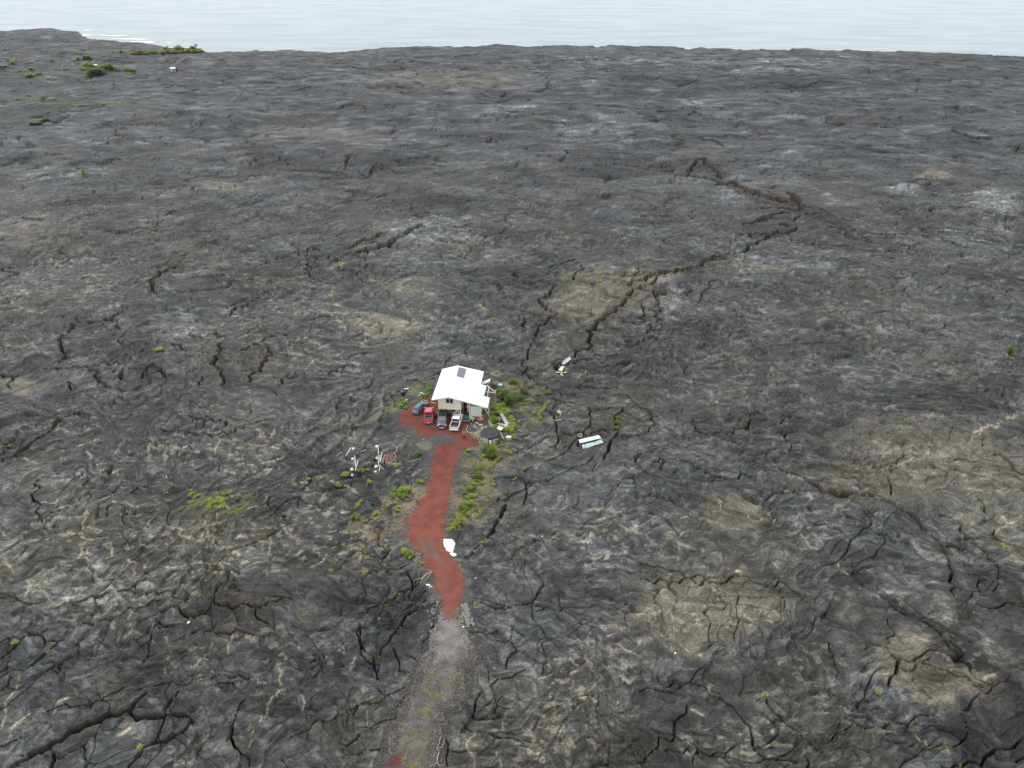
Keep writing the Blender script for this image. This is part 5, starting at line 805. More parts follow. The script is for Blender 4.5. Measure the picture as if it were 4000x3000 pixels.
# pole frame at the right wall
pf = empty('pergola', hl(8.8, 4.5), HA, 'frame of white and cream poles beside the small porch roof', 'frame')
inv2 = Matrix.Rotation(-HA, 4, 'Z') @ Matrix.Translation(-hl(8.8, 4.5))
def fp(px, py, z): x, y = G0(px, py, HZ+z); return inv2 @ Vector((x, y, HZ+z))
for nm, m_, w_, pts in (('beam', M['white'], .1, ((1911, 1508, 2.6), (1903, 1552, 2.6))), ('beam', M['cream'], .11, ((1899, 1505, 2.5), (1934, 1530, 2.5))), ('beam', M['cream'], .11, ((1896, 1531, 2.5), (1937, 1534, 2.5))), ('pole', M['white'], .08, ((1908, 1496, 3.2), (1903, 1509, 2.2)))): MB().bar(fp(*pts[0]), fp(*pts[1]), w_).build(nm, m_, pf)
for px_, py_ in ((1903, 1552), (1910, 1510), (1936, 1532)): q_ = fp(px_, py_, 2.5); MB().bar((q_.x, q_.y, -.3), (q_.x, q_.y, 2.6), .09).build('post', M['bluepl'] if px_ < 1930 else M['pinkwood'], pf)
for k in range(3):
    c_ = MB(); c_.box((0, 0, 1.0), (.04, .35, 2.0)); at_h('blue_panel', c_, M['bluepl'], 9.5+.12*k, 3.6+.75*k, 0, ('narrow pale blue panel under the pole frame, nearest the porch', 'narrow pale blue panel under the pole frame, the middle one', 'narrow pale blue panel under the pole frame, farthest back')[k], 'panel')
hk = MB(); r_ = random.Random(4)
for k in range(110): a2 = r_.uniform(0, 6.28); d_ = r_.random()**.6; hk.rock((d_*.95*math.cos(a2), d_*1.5*math.sin(a2), .05+.5*(1-d_)*r_.random()+.05), (r_.uniform(.15, .34),)*2+(.18,), k)
single('husk_pile', hk, M['husk'], 1925, 1512, 'heap of dark brown husks behind the pole frame', 'heap')
single('float_ball', MB().lathe([(.02, 0), (.2, .08), (.26, .26), (.2, .44), (.02, .52)], 12), mat('faded_pink', (.66, .42, .40), .6), 1938, 1530, 'faded pink ball at the tip of the pole frame', 'ball', smooth=True)
e = empty('basin', hit(1953, 1506), 0, 'pale blue round basin lying behind the husk heap', 'basin'); MB().lathe([(.35, 0), (.52, .22), (.58, .24), (.5, .2), (.3, .04)], 18).build('bowl', M['bluepl'], e, smooth=True)
c_ = MB(); r_ = random.Random(6); c_.rings([[(math.cos(2*math.pi*k/11)*.5*r_.uniform(.7, 1.2), math.sin(2*math.pi*k/11)*.8*r_.uniform(.7, 1.2), z) for k in range(11)] for z in (.0, .05)]); single('tarp', c_, M['bluepl'], 1913, 1613, 'crumpled pale blue tarp on the path right of the porch', 'tarp')
# clutter left of the yard
plank('lumber', (1657, 1564), (1669, 1568), .16, M['pinkwood'], 'shorter pinkish board on the red cinder left of the house', 'board'); plank('lumber', (1682, 1571.5), (1703, 1577.5), .16, M['pinkwood'], 'longer pinkish board on the red cinder touching the house side', 'board')
plank('plank', (1580, 1522), (1596, 1522.5), .28, M['white'], 'short white plank at the edge of the crack left of the house', 'plank')
e = empty('scrap_heap', hit(1574, 1540), .2, 'black and grey heap of scrap metal on the lava left of the house', 'scrap heap'); r_ = random.Random(3); c_ = MB()
c_.box((0, 0, .35), (.75, .55, .6), rz=.3, rx=.2); c_.box((.35, .1, .3), (.3, .6, .5), rz=-.4); [c_.tube([(r_.uniform(-.7, .7), r_.uniform(-.5, .5), .05), (r_.uniform(-.7, .7), r_.uniform(-.5, .5), r_.uniform(.3, .7))], .03, 5) for k in range(9)]; c_.build('frame', M['black'], e); MB().lathe([(.05, 0), (.2, .02), (.2, .3), (.05, .32)], 12, c=(-.15, 0, .55)).build('drum', M['alu'], e)
for k, (x, y, l_, a2, lab) in enumerate(((1588, 1563, .8, .6, 'bent white panel scrap lying left of the blue wagon'), (1646, 1536, .9, -.4, 'long white scrap in the green weeds left of the roof'), (1639, 1544, .65, .3, 'white bag between the weeds left of the roof'), (1635, 1550, .6, .2, 'pale grey bag below the white bag left of the roof'), (1671, 1511, .4, .9, 'white object in the tall weeds beside the roof'), (1656, 1539, .6, .9, 'thin white strip in the weeds left of the roof'), (1625.5, 1541, .3, 1.2, 'small tan scrap between the weeds'))):
    single('scrap', MB().rock((0, 0, .08), (l_*.85, l_*.3, .18), k+80), M['white'] if k not in (3, 6) else M['palerock'], x, y, lab, 'scrap', rz=a2)
stick('dead_branch', [(1593, 1511), (1594, 1517), (1600, 1515), (1606, 1516)], .05, M['palewood'], 'small forked dead branch above the white plank', 'branch')
# ------------------------------------------------------------------ vehicles: x right, y forward, origin on the ground at the rear bumper centre
def ringsec(y, wb, wt, zb, zt, rb=.12, rt=.16):
    # rounded box cross-section, 16 points
    zm = zb+(zt-zb)*.45; P_ = [(-wb+rb, zb), (-wb, zb+rb), (-wb-.02, zm), (-wt, zt-rt), (-wt+rt, zt-.02), (-wt*.5, zt), (0, zt+.01), (wt*.5, zt), (wt-rt, zt-.02), (wt, zt-rt), (wb+.02, zm), (wb, zb+rb), (wb-rb, zb), (0, zb)]
    return [(x, y, z) for x, z in P_]
def wheel(parent, x, y, r_=.38, w_=.25):
    s_ = 1 if x > 0 else -1; t_ = MB(); prof = [(.24, -w_/2), (r_-.05, -w_/2), (r_, -w_/2+.05), (r_, w_/2-.05), (r_-.05, w_/2), (.24, w_/2)]; t_.lathe(prof, 20, cap=False); t_.v = [(z, xx, yy) for xx, yy, z in t_.v]; o = t_.build('wheel', M['rubber'], parent, smooth=False); o.location = (x, y, r_)
    m_ = MB(); m_.lathe([(.05, 0), (.08, .02), (.22, .02), (.245, .05)], 14, c=(0, 0, w_/2-.06)); m_.v = [(z*s_, xx, yy) for xx, yy, z in m_.v]; m_.build('rim', M['alu'], o)
def vpaint(name, c): 
    m = mat(name, c, .28, var=.03, spec=.6); b_ = m.node_tree.nodes['Principled BSDF']; b_.inputs['Coat Weight'].default_value = .6; b_.inputs['Coat Roughness'].default_value = .08; return m
M['lamp_r'] = mat('red_lens', (.35, .02, .02), .25); M['lamp_w'] = mat('clear_lens', (.72, .74, .75), .15); M['chrome'] = mat('chrome', (.55, .55, .55), .25, metal=.8, var=.05); M['plate'] = mat('number_plate', (.78, .78, .74), .5, var=.03); M['vglass'] = mat('tinted_glass', (.035, .045, .05), .06, var=.2, spec=.9); M['wscreen'] = mat('windscreen_glass', (.13, .16, .17), .08, var=.15, spec=.9); M['bed'] = mat('bed_liner', (.10, .10, .095), .8, var=.3, scale=6)  # windscreen base colour lightened to stand in for reflected sky
def cabin(parent, m, ys, paint_roof, glassm=None):
    """ys: list of (y, z, halfwidth) along the belt and the roof: belt rear, roof rear, roof front, belt front"""
    (y0, z0, w0), (y1, z1, w1), (y2, z2, w2), (y3, z3, w3) = ys; c = MB(); c.rings([[(-w0, y0, z0), (w0, y0, z0), (w3, y3, z3), (-w3, y3, z3)], [(-w1-.02, y1, z1-.05), (w1+.02, y1, z1-.05), (w2+.02, y2, z2-.05), (-w2-.02, y2, z2-.05)], [(-w1+.05, y1+.05, z1), (w1-.05, y1+.05, z1), (w2-.05, y2-.08, z2), (-w2+.05, y2-.08, z2)]]); cb = c.build('cab', m, parent, bevel=.03)
    def lerp(a, b, t): return tuple(a[i]+(b[i]-a[i])*t for i in range(3))
    def win(nm, a, b, c_, d, off, m0=.10, top=.12):
        # a,b lower; c,d upper (c above b)
        A = lerp(lerp(a, b, m0), lerp(d, c_, m0), .10); B = lerp(lerp(a, b, 1-m0), lerp(d, c_, 1-m0), .10); C = lerp(lerp(a, b, 1-m0), lerp(d, c_, 1-m0), 1-top); D = lerp(lerp(a, b, m0), lerp(d, c_, m0), 1-top)
        q_ = MB(); q_.rings([[tuple(p[i]+off[i] for i in range(3)) for p in (A, B, C, D)], [tuple(p[i]-off[i]*.5 for i in range(3)) for p in (A, B, C, D)]]); return q_.build(nm, M['vglass'], parent)
    u1 = (w1+.02, y1, z1-.05); u1n = (-w1-.02, y1, z1-.05); u2 = (w2+.02, y2, z2-.05); u2n = (-w2-.02, y2, z2-.05); l0 = (w0, y0, z0); l0n = (-w0, y0, z0); l3 = (w3, y3, z3); l3n = (-w3, y3, z3)
    ws_ = win('windscreen', l3n, l3, u2, u2n, (0, .025, .02), .05, .06); ws_.data.materials.clear(); ws_.data.materials.append(M['wscreen']); win('rear_window', l0n, l0, u1, u1n, (0, -.025, .015), .07, .08)
    for s_ in (1, -1):
        a, b, c2, d = ((s_*w0, y0, z0), (s_*w3, y3, z3), (s_*(w2+.02), y2, z2-.05), (s_*(w1+.02), y1, z1-.05)); mid1 = lerp(a, b, .5); mid2 = lerp(d, c2, .47)
        win('side_window', a, mid1, mid2, d, (s_*.025, 0, 0)); win('side_window', mid1, b, c2, mid2, (s_*.025, 0, 0))
    return cb
def common(e, L_, W, paint, lamps_f, lamps_r, bz=.5, bump=None, plate_r=True):
    for x in (-W+.13, W-.13):
        q_ = MB(); q_.box((x, L_-.06+lamps_f[1], lamps_f[0]), (.3, .10, .16)); q_.build('headlight', M['lamp_w'], e, bevel=.02)
        q_ = MB(); q_.box((x+(.05 if x > 0 else -.05), -.01+lamps_r[1], lamps_r[0]), (.12, .08, lamps_r[2])); q_.build('tail_light', M['lamp_r'], e, bevel=.015)
        q_ = MB(); s_ = 1 if x > 0 else -1; q_.box((s_*(W+.14), L_*.64, 1.12), (.2, .1, .16)); q_.build('mirror', paint, e, bevel=.02)
    q_ = MB(); q_.rings([[(-W+.02, y, bz-.12), (W-.02, y, bz-.12), (W-.02, y, bz+.1), (-W+.02, y, bz+.1)] for y in (-.13, .1)]); q_.build('rear_bumper', bump or paint, e, bevel=.03)
    q_ = MB(); q_.rings([[(-W+.02, y, bz-.16), (W-.02, y, bz-.16), (W-.02, y, bz+.1), (-W+.02, y, bz+.1)] for y in (L_-.06, L_+.12)]); q_.build('front_bumper', bump or paint, e, bevel=.03)
    if plate_r: MB().box((0, -.145, bz+.0), (.32, .02, .16)).build('number_plate', M['plate'], e)
def pickup(name, loc, rz, paint, label, L_=5.3, W=.94, hood=1.08, roof=1.78, bumpm=None):
    e = empty(name, loc, rz, label, 'pickup truck'); cabr = L_*.37
    # lower body forward of the bed
    b_ = MB(); st = [(cabr, W, W-.03, .42, 1.10), (cabr+.5, W, W-.02, .40, 1.12), (L_*.62, W, W-.03, .38, 1.12), (L_*.70, W, W-.06, .38, 1.12), (L_*.8, W, W-.10, .40, hood), (L_*.93, W-.02, W-.14, .42, hood-.05), (L_-.02, W-.08, W-.2, .45, hood-.16)]
    b_.rings([ringsec(*s_) for s_ in st]); b_.build('body', paint, e, smooth=True)
    # bed: floor, sides, tailgate
    for s_ in (-1, 1):
        bd = MB(); bd.rings([[(s_*W, y, .48), (s_*(W-.02), y, 1.08), (s_*(W-.10), y, 1.11), (s_*(W-.15), y, 1.06), (s_*(W-.15), y, .5)] for y in (0.03, cabr)]); bd.build('bed_side', paint, e)
    MB().box((0, cabr/2, .62), ((W-.14)*2, cabr-.02, .08)).build('bed_floor', M['bed'], e)
    MB().box((0, .03, .82), ((W-.05)*2, .09, .58)).build('tailgate', paint, e, bevel=.02); bw = MB(); bw.box((0, cabr-.06, .84), ((W-.16)*2, .05, .5)); [bw.box((s_*(W-.165), cabr/2, .84), (.02, cabr-.1, .42)) for s_ in (-1, 1)]; bw.build('bed_liner', M['bed'], e)
    cabin(e, paint, [(cabr+.02, 1.08, W-.06), (cabr+.15, roof, W-.2), (L_*.60, roof, W-.2), (L_*.72, 1.10, W-.08)], paint)
    for y in (L_*.165, L_*.82):
        for x in (-W+.1, W-.1): wheel(e, x, y)
    common(e, L_, W, paint, (.86, .0), (.9, .0, .36), .5, bumpm); MB().box((0, L_+.0, .82), (1.1, .06, .2)).build('grille', M['black'], e)
    return e
REDP = vpaint('red_car_paint', (.64, .055, .095)); WHTP = vpaint('white_car_paint', (.80, .81, .79)); GRYP = vpaint('grey_car_paint', (.10, .115, .13)); BLUP = vpaint('blue_grey_car_paint', (.075, .12, .18))
def gp_(px, py, dz=0): p = hit(px, py); p.z = gz(p.x, p.y)+.03; return p
p = gp_(1674, 1659); pk = pickup('pickup_truck', p, R(4.3), REDP, 'red pickup truck with an open grey bed, parked facing the house side', L_=5.2, W=.93, bumpm=M['chrome'])
p = gp_(1773.5, 1687); pw_ = pickup('pickup_truck', p, R(-6.5), WHTP, 'white pickup truck with an open dark bed, nearest the rock garden', L_=5.4, W=.95, bumpm=WHTP)
bx_ = MB(); bx_.rings([[(x*.55, y*.18, z) for x, y in ((-1, -1), (1, -1), (1, 1), (-1, 1))] for z in (0, .28)]); o = bx_.build('tool_box', M['black']); c_, s_ = math.cos(R(-6.5)), math.sin(R(-6.5)); o.location = (p.x-s_*1.72, p.y+c_*1.72, p.z+.67); o.rotation_euler = (0, 0, R(-6.5)); tag(o, 'black tool box at the front of the white pickup bed', 'tool box')
# dark grey SUV facing the camera
Ls, Ws = 4.8, .95; p = gp_(1726, 1678); fwd = R(180+3.0); base = Vector((p.x, p.y, p.z))-Matrix.Rotation(fwd, 3, 'Z') @ Vector((0, Ls, 0))
sv = empty('suv', (base.x, base.y, p.z), fwd, 'dark grey off-road vehicle with a black roof rack, facing away from the house', 'car')
b_ = MB(); b_.rings([ringsec(*s_) for s_ in [(0, Ws-.03, Ws-.08, .5, 1.15), (.1, Ws, Ws-.04, .46, 1.18), (1.2, Ws, Ws-.03, .44, 1.18), (2.9, Ws, Ws-.03, .44, 1.16), (3.5, Ws, Ws-.07, .45, 1.15), (4.2, Ws, Ws-.12, .48, 1.10), (4.62, Ws-.04, Ws-.17, .5, 1.04), (4.75, Ws-.12, Ws-.22, .55, .95)]]); b_.build('body', GRYP, sv, smooth=True)
cabin(sv, GRYP, [(.05, 1.14, Ws-.06), (.35, 1.80, Ws-.18), (2.75, 1.80, Ws-.18), (3.4, 1.14, Ws-.07)], GRYP)
MB().box((0, 1.6, 1.83), (1.38, 2.1, .05)).build('roof_panel', M['black'], sv, bevel=.02)
rk = MB(); [rk.box((x, 1.6, 1.93), (.05, 2.2, .05)) for x in (-.66, .66)]; [rk.box((0, .6+.4*k, 1.93), (1.32, .06, .03)) for k in range(6)]; rk.build('roof_rack', M['black'], sv)
for y in (.85, 3.85):
    for x in (-Ws+.1, Ws-.1): wheel(sv, x, y, .41, .27)
common(sv, Ls-.05, Ws, GRYP, (.92, -.02), (1.0, 0, .3), .58, M['black'], True); MB().box((0, Ls+.1, .50), (1.15, .05, .14)).build('light_bar', M['lamp_w'], sv); MB().box((0, Ls-.03, .88), (1.15, .05, .2)).build('grille', M['black'], sv); MB().box((0, Ls+.14, .42), (.32, .02, .14)).build('number_plate', M['plate'], sv)
MB().box((0, 3.9, 1.155), (.6, .5, .04)).build('bonnet_scoop', GRYP, sv, bevel=.015)
# blue-grey wagon seen from behind
p = gp_(1621, 1621); wa = empty('station_wagon', p, R(-23), 'blue-grey station wagon parked at the left end of the row', 'car'); Lw, Ww = 4.5, .86
b_ = MB(); b_.rings([ringsec(*s_) for s_ in [(0, Ww-.06, Ww-.1, .42, .92), (.08, Ww-.01, Ww-.05, .36, .98), (1.2, Ww, Ww-.04, .32, .98), (2.8, Ww, Ww-.04, .32, .96), (3.3, Ww, Ww-.08, .34, .94), (4.0, Ww-.02, Ww-.14, .36, .85), (4.4, Ww-.1, Ww-.22, .38, .74), (4.5, Ww-.2, Ww-.3, .42, .62)]]); b_.build('body', BLUP, wa, smooth=True)
cabin(wa, BLUP, [(.08, .95, Ww-.06), (.55, 1.48, Ww-.2), (2.55, 1.48, Ww-.2), (3.3, .95, Ww-.06)], BLUP)
rk = MB(); [rk.box((x, 1.5, 1.53), (.04, 1.8, .04)) for x in (-.55, .55)]; rk.build('roof_rail', M['black'], wa)
for y in (.8, 3.55):
    for x in (-Ww+.08, Ww-.08): wheel(wa, x, y, .33, .2)
common(wa, Lw, Ww, BLUP, (.66, -.05), (.82, .03, .22), .48, M['alu'], False); MB().box((0, -.03, .76), (.34, .03, .17)).build('number_plate', M['plate'], wa)
# person with both arms raised
pp = hit(1813.3, 1717.5); pe = empty('person', pp, R(180), 'barefoot person in black clothes standing with both arms raised', 'person')
pe.scale = (1.08, 1.08, 1.08)
def skin(name, verts, edges, radii, m, parent, root=0, sub=2):
    me = bpy.data.meshes.new(name); me.from_pydata(verts, edges, []); me.update(); o = bpy.data.objects.new(name, me); COL.objects.link(o); o.parent = parent
    sk = o.modifiers.new('sk', 'SKIN'); 
    for i, r2 in enumerate(radii): me.skin_vertices[0].data[i].radius = (r2, r2) if not isinstance(r2, tuple) else r2
    me.skin_vertices[0].data[root].use_root = True; sk.use_smooth_shade = True; ss = o.modifiers.new('ss', 'SUBSURF'); ss.levels = sub; ss.render_levels = sub; me.materials.append(m); return o
V = [(0, 0, .93), (0, .01, 1.12), (0, .01, 1.33), (0, .0, 1.43), (0, -.02, 1.50), (0, -.03, 1.60), (0, -.02, 1.68),
     (.10, 0, .86), (.11, -.02, .48), (.12, .02, .09), (.14, -.14, .03), (-.10, 0, .86), (-.12, -.03, .48), (-.13, .0, .09), (-.15, -.16, .03),
     (.17, 0, 1.38), (.24, -.06, 1.58), (.21, -.04, 1.84), (.20, -.05, 1.93), (-.17, 0, 1.38), (-.24, -.06, 1.58), (-.21, -.02, 1.84), (-.22, -.03, 1.93)]
E2 = [(0, 1), (1, 2), (2, 3), (3, 4), (4, 5), (5, 6), (0, 7), (7, 8), (8, 9), (9, 10), (0, 11), (11, 12), (12, 13), (13, 14), (2, 15), (15, 16), (16, 17), (17, 18), (2, 19), (19, 20), (20, 21), (21, 22)]
Rd = [(.15, .10), (.12, .09), (.15, .10), (.07, .06), .055, (.085, .10), (.07, .08), .085, .058, .04, (.05, .03), .085, .058, .04, (.05, .03), .066, .052, .042, (.042, .02), .066, .052, .042, (.042, .02)]
skin('body', V, E2, Rd, M['skin'], pe)
for s_ in (1, -1):       # five fingers rooted in each raised palm
    pass
fg = []; fe = []; fr_ = []
hands = MB()
for s_ in (1, -1):
    bx0, by0, bz0 = (.205*s_, -.05 if s_ > 0 else -.03, 1.93)
    for k, (dx, l_) in enumerate(((-.026, .06), (-.009, .072), (.009, .068), (.026, .052))): hands.tube([(bx0+dx, by0, bz0+.01), (bx0+dx*1.2, by0-.006, bz0+.03+l_*.5), (bx0+dx*1.4, by0-.018, bz0+.03+l_)], [.0095, .0085, .006], 6)
    hands.tube([(bx0-s_*.03, by0, bz0-.03), (bx0-s_*.055, by0-.01, bz0), (bx0-s_*.062, by0-.02, bz0+.03)], [.011, .01, .007], 6)
hands.build('fingers', M['skin'], pe, smooth=True)
skin('trousers', [(0, 0, .95), (.10, 0, .86), (.11, -.02, .48), (.12, .02, .15), (-.10, 0, .86), (-.12, -.03, .48), (-.13, 0, .15)], [(0, 1), (1, 2), (2, 3), (0, 4), (4, 5), (5, 6)], [(.17, .12), .10, .075, .055, .10, .075, .055], M['clothes'], pe)
skin('shirt', [(0, 0, .93), (0, .01, 1.12), (0, .01, 1.30), (.15, 0, 1.37), (-.15, 0, 1.37)], [(0, 1), (1, 2), (2, 3), (2, 4)], [(.17, .12), (.14, .11), (.17, .12), .075, .075], M['clothes'], pe)
hr = MB(); hr.lathe([(.075, -.16), (.105, -.05), (.112, .03), (.09, .1), (.02, .135)], 14, c=(0, .015, 1.64)); hr.build('hair', M['hair'], pe, smooth=True)
fc = MB(); fc.rings([[(x, -.118, z), (x+.012*0, -.140, z-.015), (x, -.118, z-.05)] for x in (-.012, .012)], closed=True); [fc.box((x, -.116, 1.615), (.024, .012, .010)) for x in (-.033, .033)]; fc.box((0, -.118, 1.545), (.045, .01, .010))
fc.v = [(x, y, z+(1.6 if abs(z) < .2 else 0)) for x, y, z in fc.v]; fc.build('face', mat('lips_and_eyes', (.18, .07, .055), .6), pe)
# ------------------------------------------------------------------ footings, timbers and branches on the left
ZF = (1300, 1700, .18083)
def z5(x, y): return (ZF[0]+x*ZF[2], ZF[1]+y*ZF[2])
fl_ = ['white concrete footing at the far end of the left row', 'white concrete footing second from the far end of the left row', 'white concrete footing third from the far end of the left row', 'small white footing at the near end of the left row', 'white concrete footing at the far end of the right row', 'white concrete footing second from the far end of the right row', 'white concrete footing third from the far end of the right row', 'small white footing at the near end of the right row']
proto = None
for k, (x, y) in enumerate(((445, 300), (430, 520), (413, 742), (418, 865), (950, 250), (942, 464), (940, 684), (925, 795))):
    p = hit(*z5(x, y))
    if proto is None:
        proto = empty('footing', p, 0); MB().lathe([(.30, -.15), (.29, .16), (.24, .26), (.1, .31)], 16).build('pier', mat('white_concrete', (.78, .78, .76), .8, var=.04), proto, smooth=False); b_ = MB(); b_.box((-.07, 0, .38), (.012, .12, .2)); b_.box((.07, 0, .38), (.012, .12, .2)); b_.box((0, 0, .29), (.15, .12, .02)); b_.build('post_bracket', M['galv'], proto); o = proto
    else: o = copy_tree(proto)
    o.location = p; s_ = .72 if k in (3, 7) else 1.0; o.scale = (s_, s_, s_); tag(o, fl_[k], 'footing', 'concrete footings in two rows')
WT = mat('white_timber', (.60, .59, .56), .7, var=.06)
for a_, b2, w_, lab in (((400, 300), (240, 525), .16, 'white timber lying slanted left of the far left footing'), ((520, 387), (728, 355), .08, 'thin grey-white strip between the two rows of footings'), ((478, 485), (492, 690), .15, 'white timber right of the second left footing'), ((552, 582), (490, 825), .15, 'white timber slanting beside the third left footing'),
    ((980, 240), (992, 660), .15, 'longest white timber along the right row of footings'), ((1018, 430), (1020, 565), .15, 'short white timber between the longest one and the slanted one'), ((1070, 390), (1028, 630), .16, 'slanted white timber next to the reddish poles'), ((1026, 680), (1005, 785), .13, 'short white timber at the near right footings')):
    plank('timber', z5(*a_), z5(*b2), w_*.8, WT, lab, 'timber', th=.1)
for a_, b2, w_, lab in (((1115, 395), (1065, 625), .13, 'reddish pole nearest the white timbers'), ((1135, 420), (1080, 630), .09, 'thin reddish pole, second from the white timbers'), ((1155, 405), (1145, 610), .1, 'reddish pole in the middle of the bundle'), ((1190, 388), (1160, 635), .15, 'thick tan pole at the right of the bundle')):
    stick('pole', [z5(*a_), z5((a_[0]+b2[0])/2+4, (a_[1]+b2[1])/2), z5(*b2)], w_/2, M['pinkwood'], lab, 'pole', dz=.1)
bp_ = MB(); r_ = random.Random(19)
for k in range(110):
    a2 = r_.uniform(.2, 2.0); x0, y0 = r_.uniform(-.9, .8), r_.uniform(-1.6, 1.3); l_ = r_.uniform(.4, 1.2); z_ = r_.uniform(.02, .3); bp_.tube([(x0, y0, z_), (x0+l_*.5*math.cos(a2), y0+l_*.5*math.sin(a2), z_+r_.uniform(0, .12)), (x0+l_*math.cos(a2+.5), y0+l_*math.sin(a2+.5), z_)], r_.uniform(.01, .03), 4)
single('brush_pile', bp_, M['redbrown'], *z5(1235, 505), 'heap of reddish-brown twigs between the footings and the driveway', 'brush pile')
PW = M['palewood']; DW = mat('sun_bleached_wood', (.40, .385, .355), .9, var=.15, scale=4)
def bsh(pts, r2, lab, m_=None, z=z5, dz=.05): return stick('branch', [z(*p) for p in pts], r2*.72, m_ or PW, lab, 'branch', dz=dz)
bsh([(1328, 380), (1345, 420), (1362, 470), (1352, 540), (1372, 592)], .08, 'thick bent pinkish branch right of the twig heap', M['pinkwood'])
bsh([(1272, 280), (1276, 330), (1232, 380), (1226, 420)], .045, 'forked branch tip above the twig heap'); bsh([(1305, 295), (1275, 325), (1255, 350)], .035, 'short twig crossing the fork above the heap'); bsh([(1380, 320), (1355, 355), (1312, 375), (1300, 412)], .05, 'crooked pale branch at the top right of the twig heap')
bsh([(1608, 600), (1660, 572), (1740, 562), (1800, 540), (1905, 525)], .06, 'long pale branch lying left of the driveway')
def z7p(x, y): return (1400+x*.30136, 2000+y*.30136)
bsh([(952, 780), (880, 812), (832, 860), (800, 930)], .09, 'thick bleached branch touching the left edge of the driveway', z=z7p); bsh([(832, 862), (780, 872), (735, 880), (715, 895)], .05, 'thin bleached branch running left from the thick one', z=z7p); bsh([(942, 790), (905, 845), (872, 890)], .06, 'bleached branch leaning beside the thick one', z=z7p)
plank('scrap_board', z7p(880, 960), z7p(930, 955), .25, M['white'], 'small white board left of the lower driveway', 'board'); plank('scrap_board', z7p(915, 990), z7p(955, 968), .1, M['white'], 'thin white slat beside the small white board', 'board')
def z8p(x, y): return (1600+x*.21097, 2650+y*.21097)
bsh([(605, 1080), (562, 1130), (556, 1200), (510, 1290), (506, 1312), (540, 1350), (560, 1405)], .055, 'long white dead branch along the right edge of the gravel track', DW, z8p, .12); bsh([(508, 1306), (600, 1290), (640, 1220), (642, 1100)], .045, 'curved white dead branch beside the small crack', DW, z8p, .12)
bsh([(540, 1400), (515, 1480), (515, 1560)], .1, 'thick white driftwood piece at the bottom of the gravel track', DW, z8p, .12); bsh([(515, 1555), (470, 1602), (372, 1640), (370, 1665)], .05, 'white root pointing left at the bottom edge', DW, z8p, .1); bsh([(515, 1560), (545, 1632), (648, 1608)], .05, 'white root pointing right at the bottom edge', DW, z8p, .1)
bsh([(518, 980), (548, 960), (582, 985)], .045, 'small arched white twig above the long dead branch', DW, z8p); bsh([(925, 600), (925, 570), (945, 575), (970, 545)], .05, 'small bent white twig right of the gravel track', DW, z8p); bsh([(780, 1222), (800, 1218), (820, 1240)], .035, 'tiny white twig on the grey lava slab', DW, z8p); bsh([(605, 640), (620, 700), (632, 785)], .035, 'thin straight twig at the right edge of the track', PW, z8p); bsh([(80, 410), (55, 460), (40, 520)], .04, 'pale twig on the left side of the track', PW, z8p); bsh([(880, 320), (915, 320), (925, 295)], .05, 'white twig on the stony right shoulder of the track', DW, z8p); bsh([(870, 80), (940, 82)], .03, 'straight white twig on the right shoulder of the track', DW, z8p); bsh([(940, 165), (975, 190)], .04, 'short white twig below the straight one', DW, z8p)
def z9p(x, y): return (1350+x*.36157, 2400+y*.36157)
bsh([(808, 262), (825, 238), (845, 238)], .06, 'small curved white twig left of the grey gravel', DW, z9p); bsh([(780, 268), (785, 290), (798, 303)], .035, 'thin white twig below the curved one', DW, z9p); bsh([(1350, 260), (1385, 240), (1378, 275)], .045, 'forked white twig right of the grey gravel', DW, z9p); bsh([(1755, 390), (1760, 370), (1772, 360)], .035, 'small pale twig far right of the gravel track', DW, z9p); bsh([(375, 1295), (395, 1260), (410, 1235)], .05, 'white stick on the lava at the lower left of the track', DW, z9p)
single('white_stone', MB().rock((0, 0, .1), (.45, .35, .3), 7), M['white'], 1740, 2265-530, 'x', 'stone') if False else None
for k, (x, y, d, lab) in enumerate(((1858, 2260, .35, 'lone white stone right of the white gravel heap'), (738, 2435-2, .55, 'white stone at the foot of the ropy dark mound'), (381, 1818, .4, 'lone white stone among the pale veins on the left'), (1655, 1716, .3, 'small white scrap left of the sand patch'), (2637, 2554, .5, 'small white metal scrap alone on the right lava'), (2118, 2097, .35, 'small white stone right of the long crack'), (1839, 1762, .3, 'white pebble beside the green bush at the yard corner'), (1810, 2450, .4, 'white rock on top of the boulder line'))):
    single('stone', MB().rock((0, 0, d*.25), (d*.95, d*.6, d*.5), k+140), M['white'], x, y, lab, 'stone', rz=k)
# ------------------------------------------------------------------ sheets and boards on the right
def zr(x, y): return (2100+x*.2712, 1350+y*.2712)
def flat(name, quad, th, m, label, cat, dz=.12, z=zr):
    zc = max(gz(*G0(*z(*q))) for q in quad)+dz; P_ = [Vector(G0(*z(*q), zc)+(zc,)) for q in quad]; c0 = sum(P_, Vector())/4; zt = zc; mb = MB(); mb.rings([[(v.x-c0.x, v.y-c0.y, 0) for v in P_], [(v.x-c0.x, v.y-c0.y, th) for v in P_]]); o = mb.build(name, m); o.location = (c0.x, c0.y, zt); return tag(o, label, cat)
flat('foam_board', ((592, 1365), (880, 1298), (912, 1335), (612, 1408)), .14, M['foam'], 'thick white foam board lying on the lava beside the teal sheet', 'board', dz=.12); flat('teal_sheet', ((640, 1432), (925, 1362), (950, 1400), (655, 1488)), .06, M['tealsheet'], 'pale teal sheet lying in front of the white foam board', 'sheet', dz=.08)
plank('plank', zr(860, 1392), zr(930, 1378), .12, mat('light_teal', (.42, .62, .62), .5), 'light slat lying on the teal sheet', 'slat', dz=.40); plank('edge_strip', zr(690, 1486), zr(935, 1415), .08, M['palewood'], 'pale wooden strip along the near edge of the teal sheet', 'strip', dz=.1)
